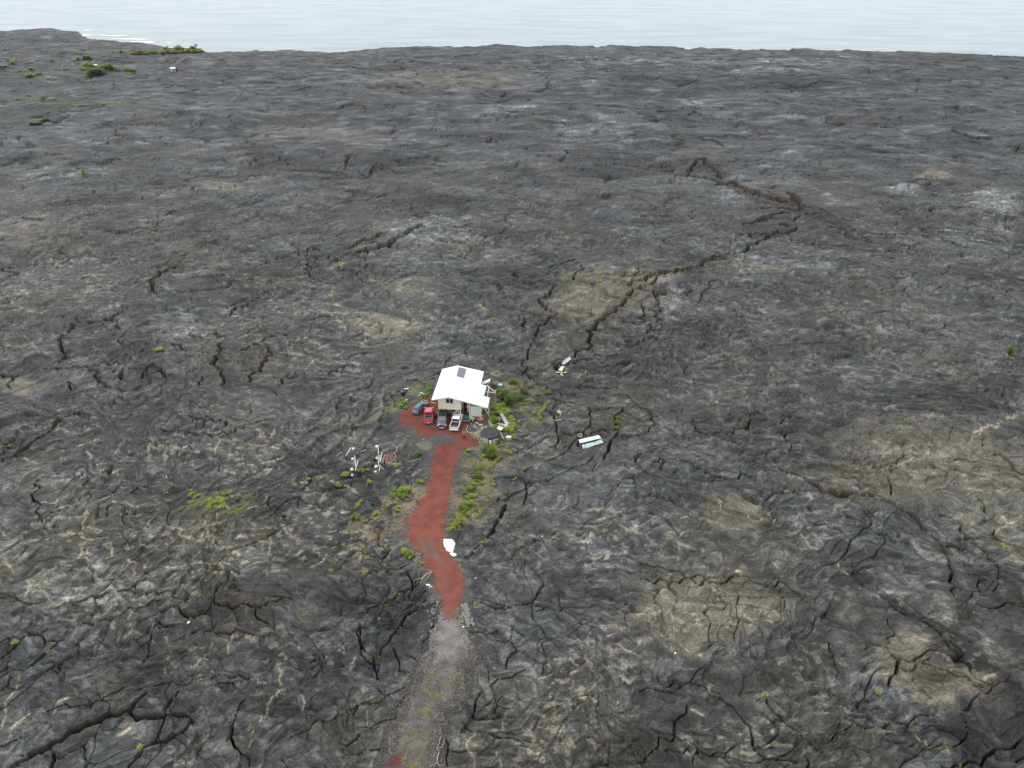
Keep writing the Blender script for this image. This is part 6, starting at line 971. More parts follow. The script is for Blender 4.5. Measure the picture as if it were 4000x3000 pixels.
e = empty('plastic_drum', hit(*zr(612, 1310)), 0, 'clear grey plastic hoop left of the foam board', 'hoop'); c_ = MB(); c_.rings([[((.42+.05*math.cos(b2))*math.cos(a2), (.5+.05*math.cos(b2))*math.sin(a2), .25+.12*math.sin(b2)) for b2 in [2*math.pi*j/6 for j in range(6)]] for a2 in [2*math.pi*k/18 for k in range(19)]], cap=False); c_.build('hoop', M['galv'], e, smooth=True)
flat('metal_sheet', ((340, 265), (450, 165), (492, 192), (385, 272)), .05, M['galv'], 'long grey metal sheet bridging the wide black crack', 'sheet', dz=.12); plank('sheet_strip', zr(350, 262), zr(470, 182), .08, M['white'], 'white strip lying on the grey metal sheet', 'strip', dz=.42)
flat('plywood', ((298, 355), (335, 308), (382, 300), (350, 368)), .05, M['cream'], 'cream plywood piece with a dark hole beside the crack', 'plywood', dz=.25); q_ = MB(); q_.lathe([(.14, 0), (.14, .02)], 12); single('hole_disc', q_, M['dark'], *zr(340, 333), 'dark disc standing in for the hole in the cream plywood', 'disc', dz=.34)  # dark disc added to stand for the shaded hole in the plywood
plank('board', zr(262, 388), zr(412, 394), .28, M['cream'], 'long cream board lying crosswise below the plywood', 'board'); plank('board', zr(325, 425), zr(368, 432), .3, M['cream'], 'small cream board below the crosswise board', 'board'); plank('board', zr(350, 372), zr(340, 425), .16, M['cream'], 'short cream board joining the other cream boards', 'board', dz=.16)
plank('stick', zr(568, 482), zr(632, 420), .12, M['greywood'], 'grey slat lying right of the cream boards', 'slat'); plank('stick', zr(682, 412), zr(692, 372), .08, M['palewood'], 'tiny pale slat above the grey slat', 'slat')
e = empty('pallet', hit(*zr(308, 960)), .08, 'weathered white plank frame lying on the domed slab', 'pallet'); c_ = MB(); [c_.box((0, -.45+.22*k, .14), (1.05, .15, .03)) for k in range(5)]; c_.build('deck', M['greywood'], e); MB().box((.15, -.1, .18), (.12, 3.2, .05)).build('stringer', M['greywood'], e); MB().box((1.2, .3, .10), (1.9, .07, .04)).build('slat', M['palewood'], e); e.scale = (.85,)*3
plank('stick', zr(255, 1105), zr(342, 1078), .08, M['yellow'], 'thin yellowish stick beside the crack below the pallet', 'stick')
# ------------------------------------------------------------------ rocks beside the track
r_ = random.Random(31); rocks = [MB().rock((0, 0, .32), (1, .85, .75), k+200).build('rock', M['rockm'], None) for k in range(5)]
PR = mat('grey_broken_rock', (.21, .195, .175), .9, var=.35, scale=3, bump=.6, bscale=10); used = [False]*5
for r0 in rocks: r0.data.materials.clear(); r0.data.materials.append(PR)
def rockat(x, y, d, lab, grp):
    k = r_.randrange(5); o = rocks[k] if not used[k] else rocks[k].copy()
    if used[k]: COL.objects.link(o)
    used[k] = True; p = hit(x, y); o.location = (p.x, p.y, p.z-.12*d); o.scale = (d, d*r_.uniform(.8, 1), d*r_.uniform(.8, 1.05)); o.rotation_euler = (0, 0, r_.uniform(0, 6)); tag(o, lab, 'rock', grp)
for k in range(95):
    t = r_.random(); x = 1375+t*55+r_.gauss(0, 34)*(.5+t); y = 1195+t*300; x = min(max(x, 1340), 1505); rockat(*z7p(x, y), r_.uniform(.28, .62), 'grey boulder in the loose line right of the driveway end', 'boulders right of the driveway end')
for k in range(34):
    t = r_.random(); rockat(*z7p(1010-t*60+r_.gauss(0, 30), 1150+t*330), r_.uniform(.18, .42), 'brown-grey stone in the loose line left of the driveway end', 'stones left of the driveway end')
for k in range(16): rockat(*z7p(760+r_.uniform(-25, 55), 540+r_.uniform(0, 130)), r_.uniform(.25, .5), 'grey stone heaped where the ferns meet the driveway', 'stones by the driveway ferns')
# crushed rock scattered over the track: nobody could count it
sc_ = MB(); ico = bmesh.new(); bmesh.ops.create_icosphere(ico, subdivisions=1, radius=1); ico.verts.ensure_lookup_table(); IV = np.array([v.co[:] for v in ico.verts]); IF = np.array([[v.index for v in f.verts] for f in ico.faces]); ico.free()
rs = np.random.RandomState(8); x0 = min(p[0] for p in WGRAV); x1 = max(p[0] for p in WGRAV); y0 = 40; y1 = max(p[1] for p in WGRAV)
cx = rs.uniform(x0-1, x1+1, 26000); cy = rs.uniform(y0, y1+1, 26000); sd = sdist(cx, cy, WGRAV); keep = (sd > -.9) & (sdist(cx, cy, WDRIVE) < -.2) & (rs.rand(len(sd)) < np.where(sd < 1.3, .55, .16)) & (rs.rand(len(sd)) > sstep(-2.5, 1.5, sdist(cx, cy, WGHI))*1.02); cx, cy, sd = cx[keep], cy[keep], sd[keep]
sz = rs.uniform(.035, .10, len(cx))*(1+.9*(sd < 1.3)*rs.rand(len(cx))); zz_ = np.array([gz(a2, b2) for a2, b2 in zip(cx, cy)]); ang = rs.rand(len(cx))*6.28
Vv_ = IV[None]*(sz[:, None, None]*rs.uniform(.6, 1.2, (len(cx), 1, 3)))*rs.uniform(.75, 1.15, (len(cx), len(IV), 1)); ca_, sa_ = np.cos(ang)[:, None], np.sin(ang)[:, None]
Vx = Vv_[..., 0]*ca_-Vv_[..., 1]*sa_+cx[:, None]; Vy = Vv_[..., 0]*sa_+Vv_[..., 1]*ca_+cy[:, None]; Vz = Vv_[..., 2]+zz_[:, None]+.04
allv = np.stack([Vx, Vy, Vz], -1).reshape(-1, 3); allf = (IF[None]+np.arange(len(cx))[:, None, None]*len(IV)).reshape(-1, 3); me = bpy.data.meshes.new('gravel'); me.from_pydata(allv.tolist(), [], allf.tolist()); me.update()
gm = leafmat('broken_basalt', (.085, .076, .068), (.145, .13, .116), (.26, .235, .21), .9); me.materials.append(gm); o = bpy.data.objects.new('gravel', me); COL.objects.link(o); tag(o, 'loose brown-grey stones covering the gravel track', None, kind='stuff')
# ------------------------------------------------------------------ far cabins
def cabin_far(px, py, w_, d_, h_, rz, label, dark=True):
    p = hit(px, py); e = empty('cabin', (p.x, p.y, p.z-.2), rz, label, 'cabin'); MB().box((0, 0, h_/2), (w_, d_, h_)).build('wall', mat('far_wall', (.50, .49, .42), .8), e); rf_ = MB(); rf_.rings([[(-w_*.6, -d_*.65, h_+.15), (w_*.6, -d_*.65, h_+.15), (w_*.6, 0, h_+.75), (w_*.6, d_*.65, h_+.2), (-w_*.6, d_*.65, h_+.2), (-w_*.6, 0, h_+.75)], [(-w_*.6, -d_*.65, h_+.27), (w_*.6, -d_*.65, h_+.27), (w_*.6, 0, h_+.87), (w_*.6, d_*.65, h_+.32), (-w_*.6, d_*.65, h_+.32), (-w_*.6, 0, h_+.87)]]); rf_.build('roof', M['roof'], e)
    MB().box((w_*.1, -d_/2-.03, h_*.45), (w_*.3, .06, h_*.6)).build('door', M['dark'], e)
    if dark: q_ = MB(); q_.box((w_*.95, .2, h_*.42), (w_*.9, d_*.9, h_*.84)); q_.build('shed', M['dark'], e); MB().box((w_*1.25, -d_*.5, h_*.3), (.8, .8, h_*.6)).build('water_barrel', M['greywood'], e)
    return e
cabin_far(677, 279, 3.4, 3.2, 2.5, R(28), 'tiny white-roofed cabin alone near the far coast'); cabin_far(372, 266, 4.6, 1.6, 2.2, R(5), 'far cabin showing only a white roof edge behind the green bushes', False)
single('far_boulder', MB().rock((0, 0, .8), (4.5, 2.5, 1.6), 301), PR, 124, 246, 'pale far-off boulder between the orange shrubs', 'boulder')
# ------------------------------------------------------------------ plants
LM = dict(bright=leafmat('bright_leaves', (.11, .18, .016), (.22, .32, .034), (.36, .43, .06)), mid=leafmat('mid_leaves', (.055, .095, .014), (.13, .195, .030), (.23, .29, .055)), dark=leafmat('olive_leaves', (.05, .09, .016), (.115, .17, .034), (.21, .26, .065)),
    fern=leafmat('yellow_green_fronds', (.12, .155, .018), (.25, .28, .034), (.40, .38, .07)), dry=leafmat('dry_fronds', (.13, .10, .035), (.25, .20, .09), (.42, .34, .18)), pale=leafmat('silvery_leaves', (.10, .14, .06), (.20, .24, .13), (.34, .36, .24)), orange=leafmat('orange_leaves', (.20, .13, .02), (.34, .21, .03), (.30, .30, .04)), bark=M['wood'])
def leaf(mb, c, r2, l_, w_, up=0.35):
    th = r2.uniform(0, 6.283); d = Vector((math.cos(th), math.sin(th), r2.uniform(-.3, up+.5))).normalized(); s_ = d.cross(Vector((0, 0, 1))).normalized()*w_; s_ = s_+Vector((0, 0, r2.uniform(-.5, .5)*w_)); c = Vector(c); mb.quad(c, c+d*l_*.5+s_, c+d*l_, c+d*l_*.5-s_)
def bush_mesh(seed, nl, clumps, leafl, flat_=.75):
    r2 = random.Random(seed); mb = MB(); cl = [(Vector((r2.uniform(-.62, .62), r2.uniform(-.62, .62), r2.uniform(.25, .75)*flat_*1.3)), r2.uniform(.28, .48)) for _ in range(clumps)]
    for k in range(nl):
        c, rr2 = cl[r2.randrange(clumps)]; v = Vector((r2.gauss(0, 1), r2.gauss(0, 1), r2.gauss(0, 1))).normalized(); p_ = c+v*rr2*r2.uniform(.65, 1.05); p_.z = max(p_.z, .03); leaf(mb, p_, r2, leafl*r2.uniform(.7, 1.3), leafl*.32*r2.uniform(.8, 1.2))
    return mb
def fern_mesh(seed, nf, L_=1.0, rise=.55, w_=.17):
    r2 = random.Random(seed); mb = MB()
    for k in range(nf):
        th = 2*math.pi*k/nf+r2.uniform(-.3, .3); l_ = L_*r2.uniform(.65, 1.1); up = rise*r2.uniform(.6, 1.3); d = Vector((math.cos(th), math.sin(th), 0)); s_ = Vector((-d.y, d.x, 0)); o_ = Vector((r2.uniform(-.12, .12), r2.uniform(-.12, .12), 0)); n = 6; prev = None
        for j in range(n+1):
            t = j/n; c = o_+d*l_*t+Vector((0, 0, up*math.sin(t*2.2)*.9)); ww = w_*math.sin(math.pi*(t*.85+.1))*l_
            if prev:
                a, pw2 = prev; mb.quad(a+s_*pw2, c+s_*ww, c, a) ; mb.quad(a, c, c-s_*ww, a-s_*pw2)
            prev = (c, ww)
    return mb
def grass_mesh(seed, n, h_=1.0, sp=.35):
    r2 = random.Random(seed); mb = MB()
    for k in range(n):
        th = r2.uniform(0, 6.28); rr2 = r2.random()**.5*sp; b_ = Vector((rr2*math.cos(th), rr2*math.sin(th), 0)); l_ = h_*r2.uniform(.5, 1.1); ln = Vector((r2.uniform(-.35, .35), r2.uniform(-.35, .35), 1)).normalized(); s_ = Vector((math.cos(th), -math.sin(th), 0))*.025*(1+h_); m_ = b_+ln*l_*.6; t_ = b_+ln*l_+Vector((ln.x, ln.y, -.1))*.25; mb.quad(b_-s_, b_+s_, m_+s_*.7, m_-s_*.7); mb.quad(m_-s_*.7, m_+s_*.7, t_)
    return mb
MESH = {}
def mk(key, mb, m):
    me = bpy.data.meshes.new(key); me.from_pydata([tuple(v) for v in mb.v], [], mb.f); me.update(); me.materials.append(m); MESH[key] = me
for mname in ('bright', 'mid', 'dark', 'pale', 'orange'):
    for k in range(3): mk('%s%d' % (mname, k), bush_mesh(k+10*len(mname)+ord(mname[0]), 620, 8, .26), LM[mname])
for k in range(2): mk('bigdark%d' % k, bush_mesh(70+k, 2200, 16, .15, .8), LM['dark']); mk('bigmid%d' % k, bush_mesh(75+k, 2200, 16, .15, .8), LM['mid']); mk('bigbright%d' % k, bush_mesh(78+k, 1400, 13, .20, .6), LM['bright'])
for k in range(4): mk('fern%d' % k, fern_mesh(90+k, 13+k*2), LM['fern']); mk('tuft%d' % k, fern_mesh(95+k, 9, 1, .8, .13), LM['fern'])
for k in range(2): mk('dry%d' % k, fern_mesh(110+k, 16, 1, .35, .07), LM['dry']); mk('grass%d' % k, grass_mesh(120+k, 70), LM['fern']); mk('palefern%d' % k, fern_mesh(130+k, 14, 1, .6, .09), LM['pale'])
PCNT = {}; TINY = []
def plant(kind, px, py, rpx, label, cat, group=None, name=None, hz_=1.0, base=False):
    """rpx: half width in photograph pixels; px,py: middle of the plant"""
    p0 = hit(px, py); s_ = rpx/ppm(p0.y); s_ *= 1.28; h_ = s_*.5*hz_; p = hit(px, py+h_*.5*ppm(p0.y)*.8) if base is False else p0
    n = PCNT.get(kind, 0); PCNT[kind] = n+1; ks = sorted(k for k in MESH if k.rstrip("0123456789") == kind); me = MESH[ks[n % len(ks)]]
    if label.startswith('tiny'): TINY.append((me, p.x, p.y, p.z-.03, s_*.9, hz_, n*2.4)); return
    o = bpy.data.objects.new(name or cat.replace(' ', '_'), me); COL.objects.link(o); o.location = (p.x, p.y, p.z-.03); o.scale = (s_, s_, s_*hz_); o.rotation_euler = (0, 0, n*2.4); return tag(o, label, cat, group)
def shrub(kind, px, py, rpx, label, cat='bush', group=None, name='bush', hz_=1.0):
    """larger bush: foliage and branching stem"""
    p0 = hit(px, py); s_ = (1.22 if p0.y < 300 else .98)*rpx/ppm(p0.y); p = hit(px, py+s_*.30*hz_*ppm(p0.y)*(.6 if p0.y < 300 else .25)); e = empty(name, (p.x, p.y, p.z-.05), rnd.uniform(0, 6), label, cat, group)
    n = PCNT.get(kind, 0); PCNT[kind] = n+1; ks = sorted(k for k in MESH if k.rstrip("0123456789") == kind); o = bpy.data.objects.new('foliage', MESH[ks[n % len(ks)]]); COL.objects.link(o); o.parent = e; o.scale = (s_, s_, s_*hz_)
    st2 = MB(); r2 = random.Random(n)
    for k in range(5): a2 = k*1.26+r2.random(); st2.tube([(0, 0, -.1), (.18*s_*math.cos(a2), .18*s_*math.sin(a2), .3*s_), (.45*s_*math.cos(a2), .45*s_*math.sin(a2), .62*s_*hz_)], [.05*s_, .03*s_, .012*s_], 5)
    st2.build('stem', LM['bark'], e); return e
def zmap(ox, oy, s): return lambda x, y: (ox+x*s, oy+y*s)
A1 = zmap(1780, 1750, .18083); A2 = zmap(1350, 1880, .13562); A3 = zmap(1300, 1700, .18083); A4 = zmap(1850, 1440, .13562); A5 = zmap(1780, 1550, .15068); A6 = zmap(1550, 1470, .07838); A7 = zmap(0, 1600, .8436); A8 = zmap(2500, 1600, .8436); A9 = zmap(0, 500, .6781); A10 = zmap(1800, 900, .4069); A11 = zmap(2500, 0, .6781); A12 = zmap(1350, 2400, .36157); A13 = zmap(0, 80, .22604); A14 = zmap(500, 120, .22604); A15 = zmap(2000, 1550, .15072)
def S(z, kind, x, y, r2, lab, hz_=1.0):
    if z is A14: r2 *= 1.5; kind = {'dark': 'fern', 'mid': 'bright'}.get(kind, kind)
    if z is A13: kind = {'bigdark': 'bigmid', 'bigmid': 'bigbright', 'dark': 'bright', 'mid': 'bright', 'orange': 'fern'}.get(kind, kind); r2 *= 1.15
    k = z(0, 0); s_ = z(1, 0)[0]-k[0]; px, py = z(x, y); return shrub(kind, px, py, r2*s_, lab, hz_=hz_)
# --- bushes that can be told apart
S(A4, 'bigdark', 950, 870, 245, 'largest olive-green bush right of the white porch roof', .95); S(A4, 'mid', 740, 640, 85, 'dense bush between the pole frame and the largest olive bush'); S(A4, 'mid', 740, 780, 90, 'blue-green bush left behind the largest olive bush'); S(A4, 'bigmid', 1320, 870, 115, 'round green bush right of the largest olive bush'); S(A4, 'mid', 1450, 650, 110, 'soft green bush behind the round one on the right'); S(A4, 'mid', 2140, 690, 80, 'green bush growing on the big red-brown crack'); S(A4, 'bright', 1060, 1040, 75, 'bright light-green plant at the lower edge of the largest olive bush', 1.2)
S(A4, 'mid', 1130, 400, 110, 'loose yellow-green bush above the grey slabs right of the house'); S(A5, 'bigmid', 1060, 1140, 95, 'round dark green bush in front of the black tank', 1.1)
for x, y, r2, lab in ((1080, 330, 95, 'leafy plants left of the tall white post'), (1000, 600, 90, 'leafy plants at the left edge of the green patch above the tank'), (1240, 440, 110, 'leafy plants behind the fallen roofing'), (1370, 560, 85, 'leafy plants at the upper right of the fallen roofing'), (1030, 780, 65, 'leafy plants right above the concrete blocks'), (1400, 860, 90, 'bright leafy plants right of the old door'), (1480, 740, 80, 'bright leafy plants right of the fallen roofing'), (1150, 260, 95, 'leafy plants at the top of the green patch'), (960, 430, 70, 'leafy plants along the path right of the yellow brace')): S(A5, 'bigbright', x, y, r2*1.3, lab, .8)
S(A1, 'bigmid', 720, 60, 110, 'upper half of the deep green bush below the tank'); S(A1, 'bigmid', 760, 170, 95, 'lower half of the deep green bush below the tank'); S(A1, 'bright', 278, 60, 52, 'green bush at the lower right corner of the red yard'); S(A1, 'bright', 490, 440, 70, 'green bush beside the yellow ferns on the right strip'); S(A1, 'mid', 475, 615, 100, 'round green bush in the middle of the right strip'); S(A1, 'bright', 285, 890, 65, 'green bush right of the brown slab'); S(A1, 'bright', 245, 1075, 52, 'small green bush below the brown slab'); S(A1, 'bright', 210, 1255, 95, 'lowest bright green bush of the right strip'); S(A1, 'bright', 335, 1225, 70, 'bright green bush beside the lowest one of the right strip'); S(A1, 'mid', 1065, 975, 45, 'small lone bush at the end of the wide crack'); S(A1, 'pale', 1180, 110, 50, 'pale grey-green bush right of the fern strip'); S(A1, 'pale', 1268, 55, 50, 'pale bush farthest right of the fern strip')
S(A2, 'bright', 1690, 250, 165, 'big bright green bush left of the driveway bend', .8); S(A2, 'bright', 1560, 330, 110, 'left part of the big bright green bush by the driveway bend', .8); S(A2, 'bright', 1650, 410, 100, 'lower part of the big bright green bush by the driveway bend', .8); S(A2, 'bright', 1412, 250, 62, 'small bright bush at the upper left of the big one'); S(A2, 'bright', 1385, 395, 68, 'small bright bush at the left of the big one'); S(A2, 'bright', 1510, 558, 46, 'small bright bush below the big one'); S(A2, 'bright', 180, 1035, 70, 'bright green bush far left of the driveway, left half'); S(A2, 'bright', 320, 1025, 80, 'bright green bush far left of the driveway, right half')
S(A3, 'bright', 580, 755, 52, 'green bush below the left row of footings'); S(A3, 'mid', 1840, 400, 68, 'green bush beside the brown edge of the driveway'); S(A3, 'bright', 1905, 1005, 65, 'bright bush at the left edge of the driveway below the branch')
S(A6, 'bright', 160, 1500, 130, 'bright green bush left of the blue wagon'); S(A6, 'bright', 350, 1320, 120, 'green bush behind the bright one left of the wagon'); S(A6, 'bright', 440, 1570, 110, 'green bush nearest the blue wagon'); S(A15, 'mid', 1085*1.0-2000*0, -1000, 1, 'x') if False else None
px_ = [(2414, 1634, 10, 'upper green bush in the crack right of the foam board'), (2413, 1650, 10, 'middle green bush in the crack right of the foam board'), (2411, 1671, 8, 'lowest green bush in the crack right of the foam board')]
for x, y, r2, lab in px_: shrub('mid', x, y, r2, lab)
# --- far vegetation
S(A13, 'bigdark', 1650, 925, 175, 'large dark green mound in front of the far cabin roof', .55); S(A13, 'bigmid', 1550, 815, 110, 'green bush left of the far white roof edge', .8); S(A13, 'bigmid', 1810, 850, 130, 'wide green bush right of the far white roof edge', .7); S(A13, 'mid', 1955, 850, 75, 'bluish bush at the right end of the far green clump', .8); S(A13, 'dark', 1450, 860, 70, 'olive bush at the left end of the far green clump', .7)
S(A13, 'fern', 1350, 680, 85, 'far yellow-green shrub, left of the pair near the coast', 1.2); S(A13, 'mid', 1520, 665, 80, 'far green shrub, right of the pair near the coast', .9); S(A13, 'fern', 895, 697, 50, 'lone far yellow-green shrub at the upper left', 1.2); S(A13, 'fern', 2095, 560, 75, 'far yellow-green shrub on its own below the headland', 1.2); S(A13, 'dark', 500, 960, 90, 'far olive mound on the left', .5); S(A13, 'mid', 680, 940, 45, 'small green bush right of the far olive mound'); S(A13, 'mid', 530, 855, 65, 'faint green bush behind the far olive mound', .5); S(A13, 'mid', 215, 745, 45, 'small green bush between the orange shrubs at the far left'); S(A13, 'orange', 60, 790, 75, 'orange-green shrub at the far left edge', .5); S(A13, 'orange', 440, 745, 50, 'orange-green shrub left of the far pale boulder', .7); S(A13, 'fern', 1745, 610, 40, 'small far shrub right of the pair near the coast'); S(A13, 'mid', 2190, 875, 55, 'green bush halfway between the clump and the far cabin'); S(A13, 'dark', 600, 560-250+250, 1, 'x') if False else None
S(A14, 'orange', 170, 400, 70, 'low yellow shrub at the left end of the coastal row', .5); S(A14, 'dark', 290, 382, 40, 'pointed green shrub in the coastal row'); S(A14, 'fern', 475, 375, 42, 'tall yellow-green shrub in the coastal row', 1.4); S(A14, 'fern', 665, 350, 70, 'tallest yellow shrub of the coastal row', 1.2); S(A14, 'fern', 770, 368, 50, 'low yellow shrub right of the tallest one', .8); S(A14, 'orange', 880, 350, 60, 'orange shrub in the middle of the coastal row'); S(A14, 'dark', 950, 335, 55, 'olive shrub behind the orange one'); S(A14, 'fern', 1045, 345, 65, 'broad yellow shrub left of the coastal palm'); S(A14, 'orange', 1135, 345, 55, 'second orange shrub of the coastal row'); S(A14, 'fern', 1230, 355, 60, 'yellow-green shrub right of the coastal palm'); S(A14, 'dark', 1380, 348, 80, 'low olive shrub on the coast', .6); S(A14, 'dark', 1550, 350, 50, 'small olive shrub on the coast', .7); S(A14, 'dark', 1700, 350, 90, 'wide olive shrub at the right end of the coastal row', .5); S(A14, 'fern', 590, 235, 50, 'pale shrub on the headland', 1.0); S(A14, 'fern', 942, 682, 24, 'small shrub right of the tiny far cabin', 1.3); S(A14, 'fern', 745, 675, 26, 'small shrub left of the tiny far cabin', 1.2); S(A14, 'mid', 60, 700, 75, 'green bush left of the tiny far cabin', .5)
p_ = hit(*A14(1195, 350)); e = empty('palm_tree', p_, 0, 'small dark palm on the coastal skyline', 'palm tree'); MB().tube([(0, 0, 0), (.2, 0, 2.5), (.2, 0, 4.8)], [.35, .25, .18], 7).build('trunk', M['greywood'], e); o = bpy.data.objects.new('crown', MESH['fern0']); COL.objects.link(o); o.parent = e; o.location = (.2, 0, 4.2); o.scale = (3.2, 3.2, 3.2)
shrub('bigdark', 172, 472, 22, 'dark green low bush on the left lava field, higher half', hz_=.5); shrub('bigmid', 138, 484, 24, 'dark green low bush on the left lava field, lower half', hz_=.35); shrub('dark', 215, 476, 12, 'small olive bush at the right end of the low pair', hz_=.5)
plant('grass', 331, 680, 13, 'tall yellow-green grass clump alone on the left lava', 'grass clump', name='grass_clump', hz_=2.2); plant('grass', 3943, 1375, 22, 'tall green grass clump at the right edge of the frame', 'grass clump', name='grass_clump', hz_=1.8); plant('fern', 1155*.4069+1800, 970*.4069+900, 8, 'small green shrub between the two long cracks behind the house', 'shrub', name='shrub', hz_=1.3); plant('fern', 2342, 1101, 13, 'yellow-green shrub on the tan slab behind the house', 'shrub', name='shrub', hz_=1.1); plant('palefern', 2130, 1250, 1, 'x', 'x') if False else None
for x, y, r2, lab in ((1073, 1432, 17, 'pale fern at the top of the forked crack, left of two'), (1162, 1475, 17, 'pale fern right of the forked crack'), (925, 858, 8, 'green fern on the ropy dark mound'), (70, 1078, 14, 'round green fern at the left edge'), (650, 1558, 12, 'green fern between the red chasm and the bottom edge'), (1105, 1310, 1, '')):
    if lab: px, py = A7(x, y); plant('palefern' if 'pale' in lab else 'fern', px, py, r2*.84, lab, 'fern')
for x, y, r2, lab in ((1105, 1312, 15, 'yellow fern below the pale tan slab at the lower right'), (1682, 630, 15, 'pale green fern near the right edge'), (580, 1318, 13, 'yellow fern on the pale rock at the head of a crack')): px, py = A8(x, y); plant('fern', px, py, r2*.84, lab, 'fern')
px, py = A9(1960, 790); plant('dry', px, py, 28, 'straw-coloured grass clump on the cracked mound', 'grass clump', name='grass_clump'); px, py = A9(915, 1275); plant('fern', px, py, 14, 'green fern at the foot of the dark mound', 'fern')
# --- fern strips and tufts
NF = 0
def many(z, lst, lab, grp, cat='fern', kinds=('fern', 'tuft'), name='fern', hz_=1.0):
    global NF
    k = z(0, 0); s_ = z(1, 0)[0]-k[0]
    for it in lst:
        x, y, r2 = it[:3]; px, py = z(x, y); plant(kinds[NF % len(kinds)], px, py, r2*s_, lab, cat, grp, name, hz_); NF += 1
def strip(z, pts, n, r2, lab, grp, w_=12, **k):
    r3 = random.Random(len(pts)*7+n); tot = [0]
    for i in range(len(pts)-1): tot.append(tot[-1]+math.hypot(pts[i+1][0]-pts[i][0], pts[i+1][1]-pts[i][1]))
    out = []
    for j in range(n):
        d = tot[-1]*(j+.5)/n; i = max(q for q in range(len(tot)-1) if tot[q] <= d); t = (d-tot[i])/(tot[i+1]-tot[i]); out.append((pts[i][0]+(pts[i+1][0]-pts[i][0])*t+r3.uniform(-w_, w_), pts[i][1]+(pts[i+1][1]-pts[i][1])*t+r3.uniform(-w_, w_), r2*r3.uniform(.75, 1.25)))
    many(z, out, lab, grp, **k)
strip(A4, ((2170, 950), (2080, 1060), (1990, 1180), (1900, 1290), (1900, 1400), (1930, 1470)), 26, 48, 'yellow fern in the brightest fern line right of the tank', 'ferns of the brightest line', 22)
strip(A4, ((1900, 1100), (1800, 1200), (1720, 1290), (1640, 1380)), 8, 38, 'yellow-green fern in the thin line left of the brightest one', 'ferns of the thin line', 14)
strip(A1, ((980, 175), (900, 255), (840, 310), (780, 370), (690, 450)), 16, 36, 'yellow fern in the diagonal line below the deep green bush', 'ferns of the diagonal line', 12); strip(A1, ((310, 240), (350, 300), (395, 350)), 7, 26, 'yellow fern in the short line above the right strip', 'ferns of the short line', 8)
strip(A1, ((330, 1400), (150, 1430), (120, 1500), (60, 1480), (110, 1570), (20, 1640)), 12, 48, 'yellow fern at the lower end of the right strip', 'ferns at the lower end of the right strip', 24); strip(A1, ((595, 1315), (540, 1370), (460, 1470)), 7, 48, 'fern in the small clump right of the lower strip', 'ferns right of the lower strip', 16)
many(A1, ((210, 130, 36), (272, 175, 42), (430, 420, 34), (610, 628, 46), (755, 615, 52), (402, 700, 36), (390, 775, 48), (320, 1000, 42), (570, 760, 46), (650, 760, 20), (800, 780, 55), (675, 995, 40), (672, 1135, 42), (865, 1190, 32), (752, 1198, 24), (700, 400, 25), (1090, 70, 60), (880, 60, 60), (840, 130, 50)), 'yellow-green fern tuft among the bushes right of the driveway', 'ferns right of the driveway')
many(A1, ((1262, 690, 36), (1300, 640, 34), (1550, 350, 34), (1460, 440, 24), (1480, 1450, 26), (1010, 685, 18), (1045, 1395, 26), (950, 1552, 22), (1480, 1585, 18), (1550, 1605, 18)), 'small fern tuft on the bare lava right of the fern strip', 'small ferns on the lava right of the strip')
many(A2, ((680, 50, 80), (1375, 625, 65), (1510, 740, 70), (1500, 830, 60), (1110, 770, 75), (900, 900, 80), (850, 960, 60), (765, 1030, 50), (600, 1120, 55), (140, 1215, 50), (90, 1400, 60), (1440, 1150, 28), (1450, 1380, 35), (1555, 1570, 24), (1810, 1640, 30), (950, 830, 45), (1200, 740, 45)), 'yellow-green fern tuft left of the driveway', 'ferns left of the driveway')
strip(A2, ((470, 540), (380, 640), (330, 720), (270, 790)), 8, 52, 'yellow fern in the crack line left of the driveway', 'ferns of the crack line', 14)
many(A3, ((110, 1050, 60), (235, 855, 50), (330, 810, 40), (650, 790, 50), (750, 740, 42), (765, 985, 50), (815, 1010, 50), (545, 1530, 50), (600, 1430, 45), (1420, 650, 62), (1360, 690, 40), (1250, 640, 50), (1980, 860, 36), (2010, 935, 45), (1640, 450, 22), (990, 1295, 18), (1400, 30, 40), (1620, 40, 40)), 'yellow-green fern around the footings and the branches', 'ferns around the footings')
strip(A6, ((1260, 260), (1400, 330), (1600, 480), (1740, 430), (1700, 560), (1500, 690), (1400, 780), (1600, 840), (1500, 930), (1260, 1030), (1230, 1130)), 30, 85, 'green weed tuft between the roof and the lava on the left', 'weeds left of the roof', 50, kinds=('fern', 'mid', 'tuft'), cat='weed', name='weed', hz_=.7)
many(A6, ((130, 700, 60), (610, 930, 75), (280, 1110, 70), (990, 1260, 80), (790, 1330, 60), (1430, 20, 110), (850, 520, 60), (1000, 560, 60), (1300, 530, 60), (640, 430, 40), (60, 1420, 60)), 'yellow-green fern on the lava left of the house', 'ferns left of the house')
many(A4, ((670, 130, 62), (390, 110, 50), (505, 320, 65), (640, 780, 50), (470, 650, 30), (1180, 560, 70), (1050, 640, 50), (1380, 500, 50), (830, 180, 30), (950, 90, 34), (1600, 725, 50), (1800, 510, 36), (1810, 740, 42), (1720, 925, 60), (1800, 1040, 46), (1540, 900, 40), (1640, 540, 30), (1000, 1240, 60), (940, 1180, 60)), 'yellow-green fern tuft behind and right of the house', 'ferns right of the house')
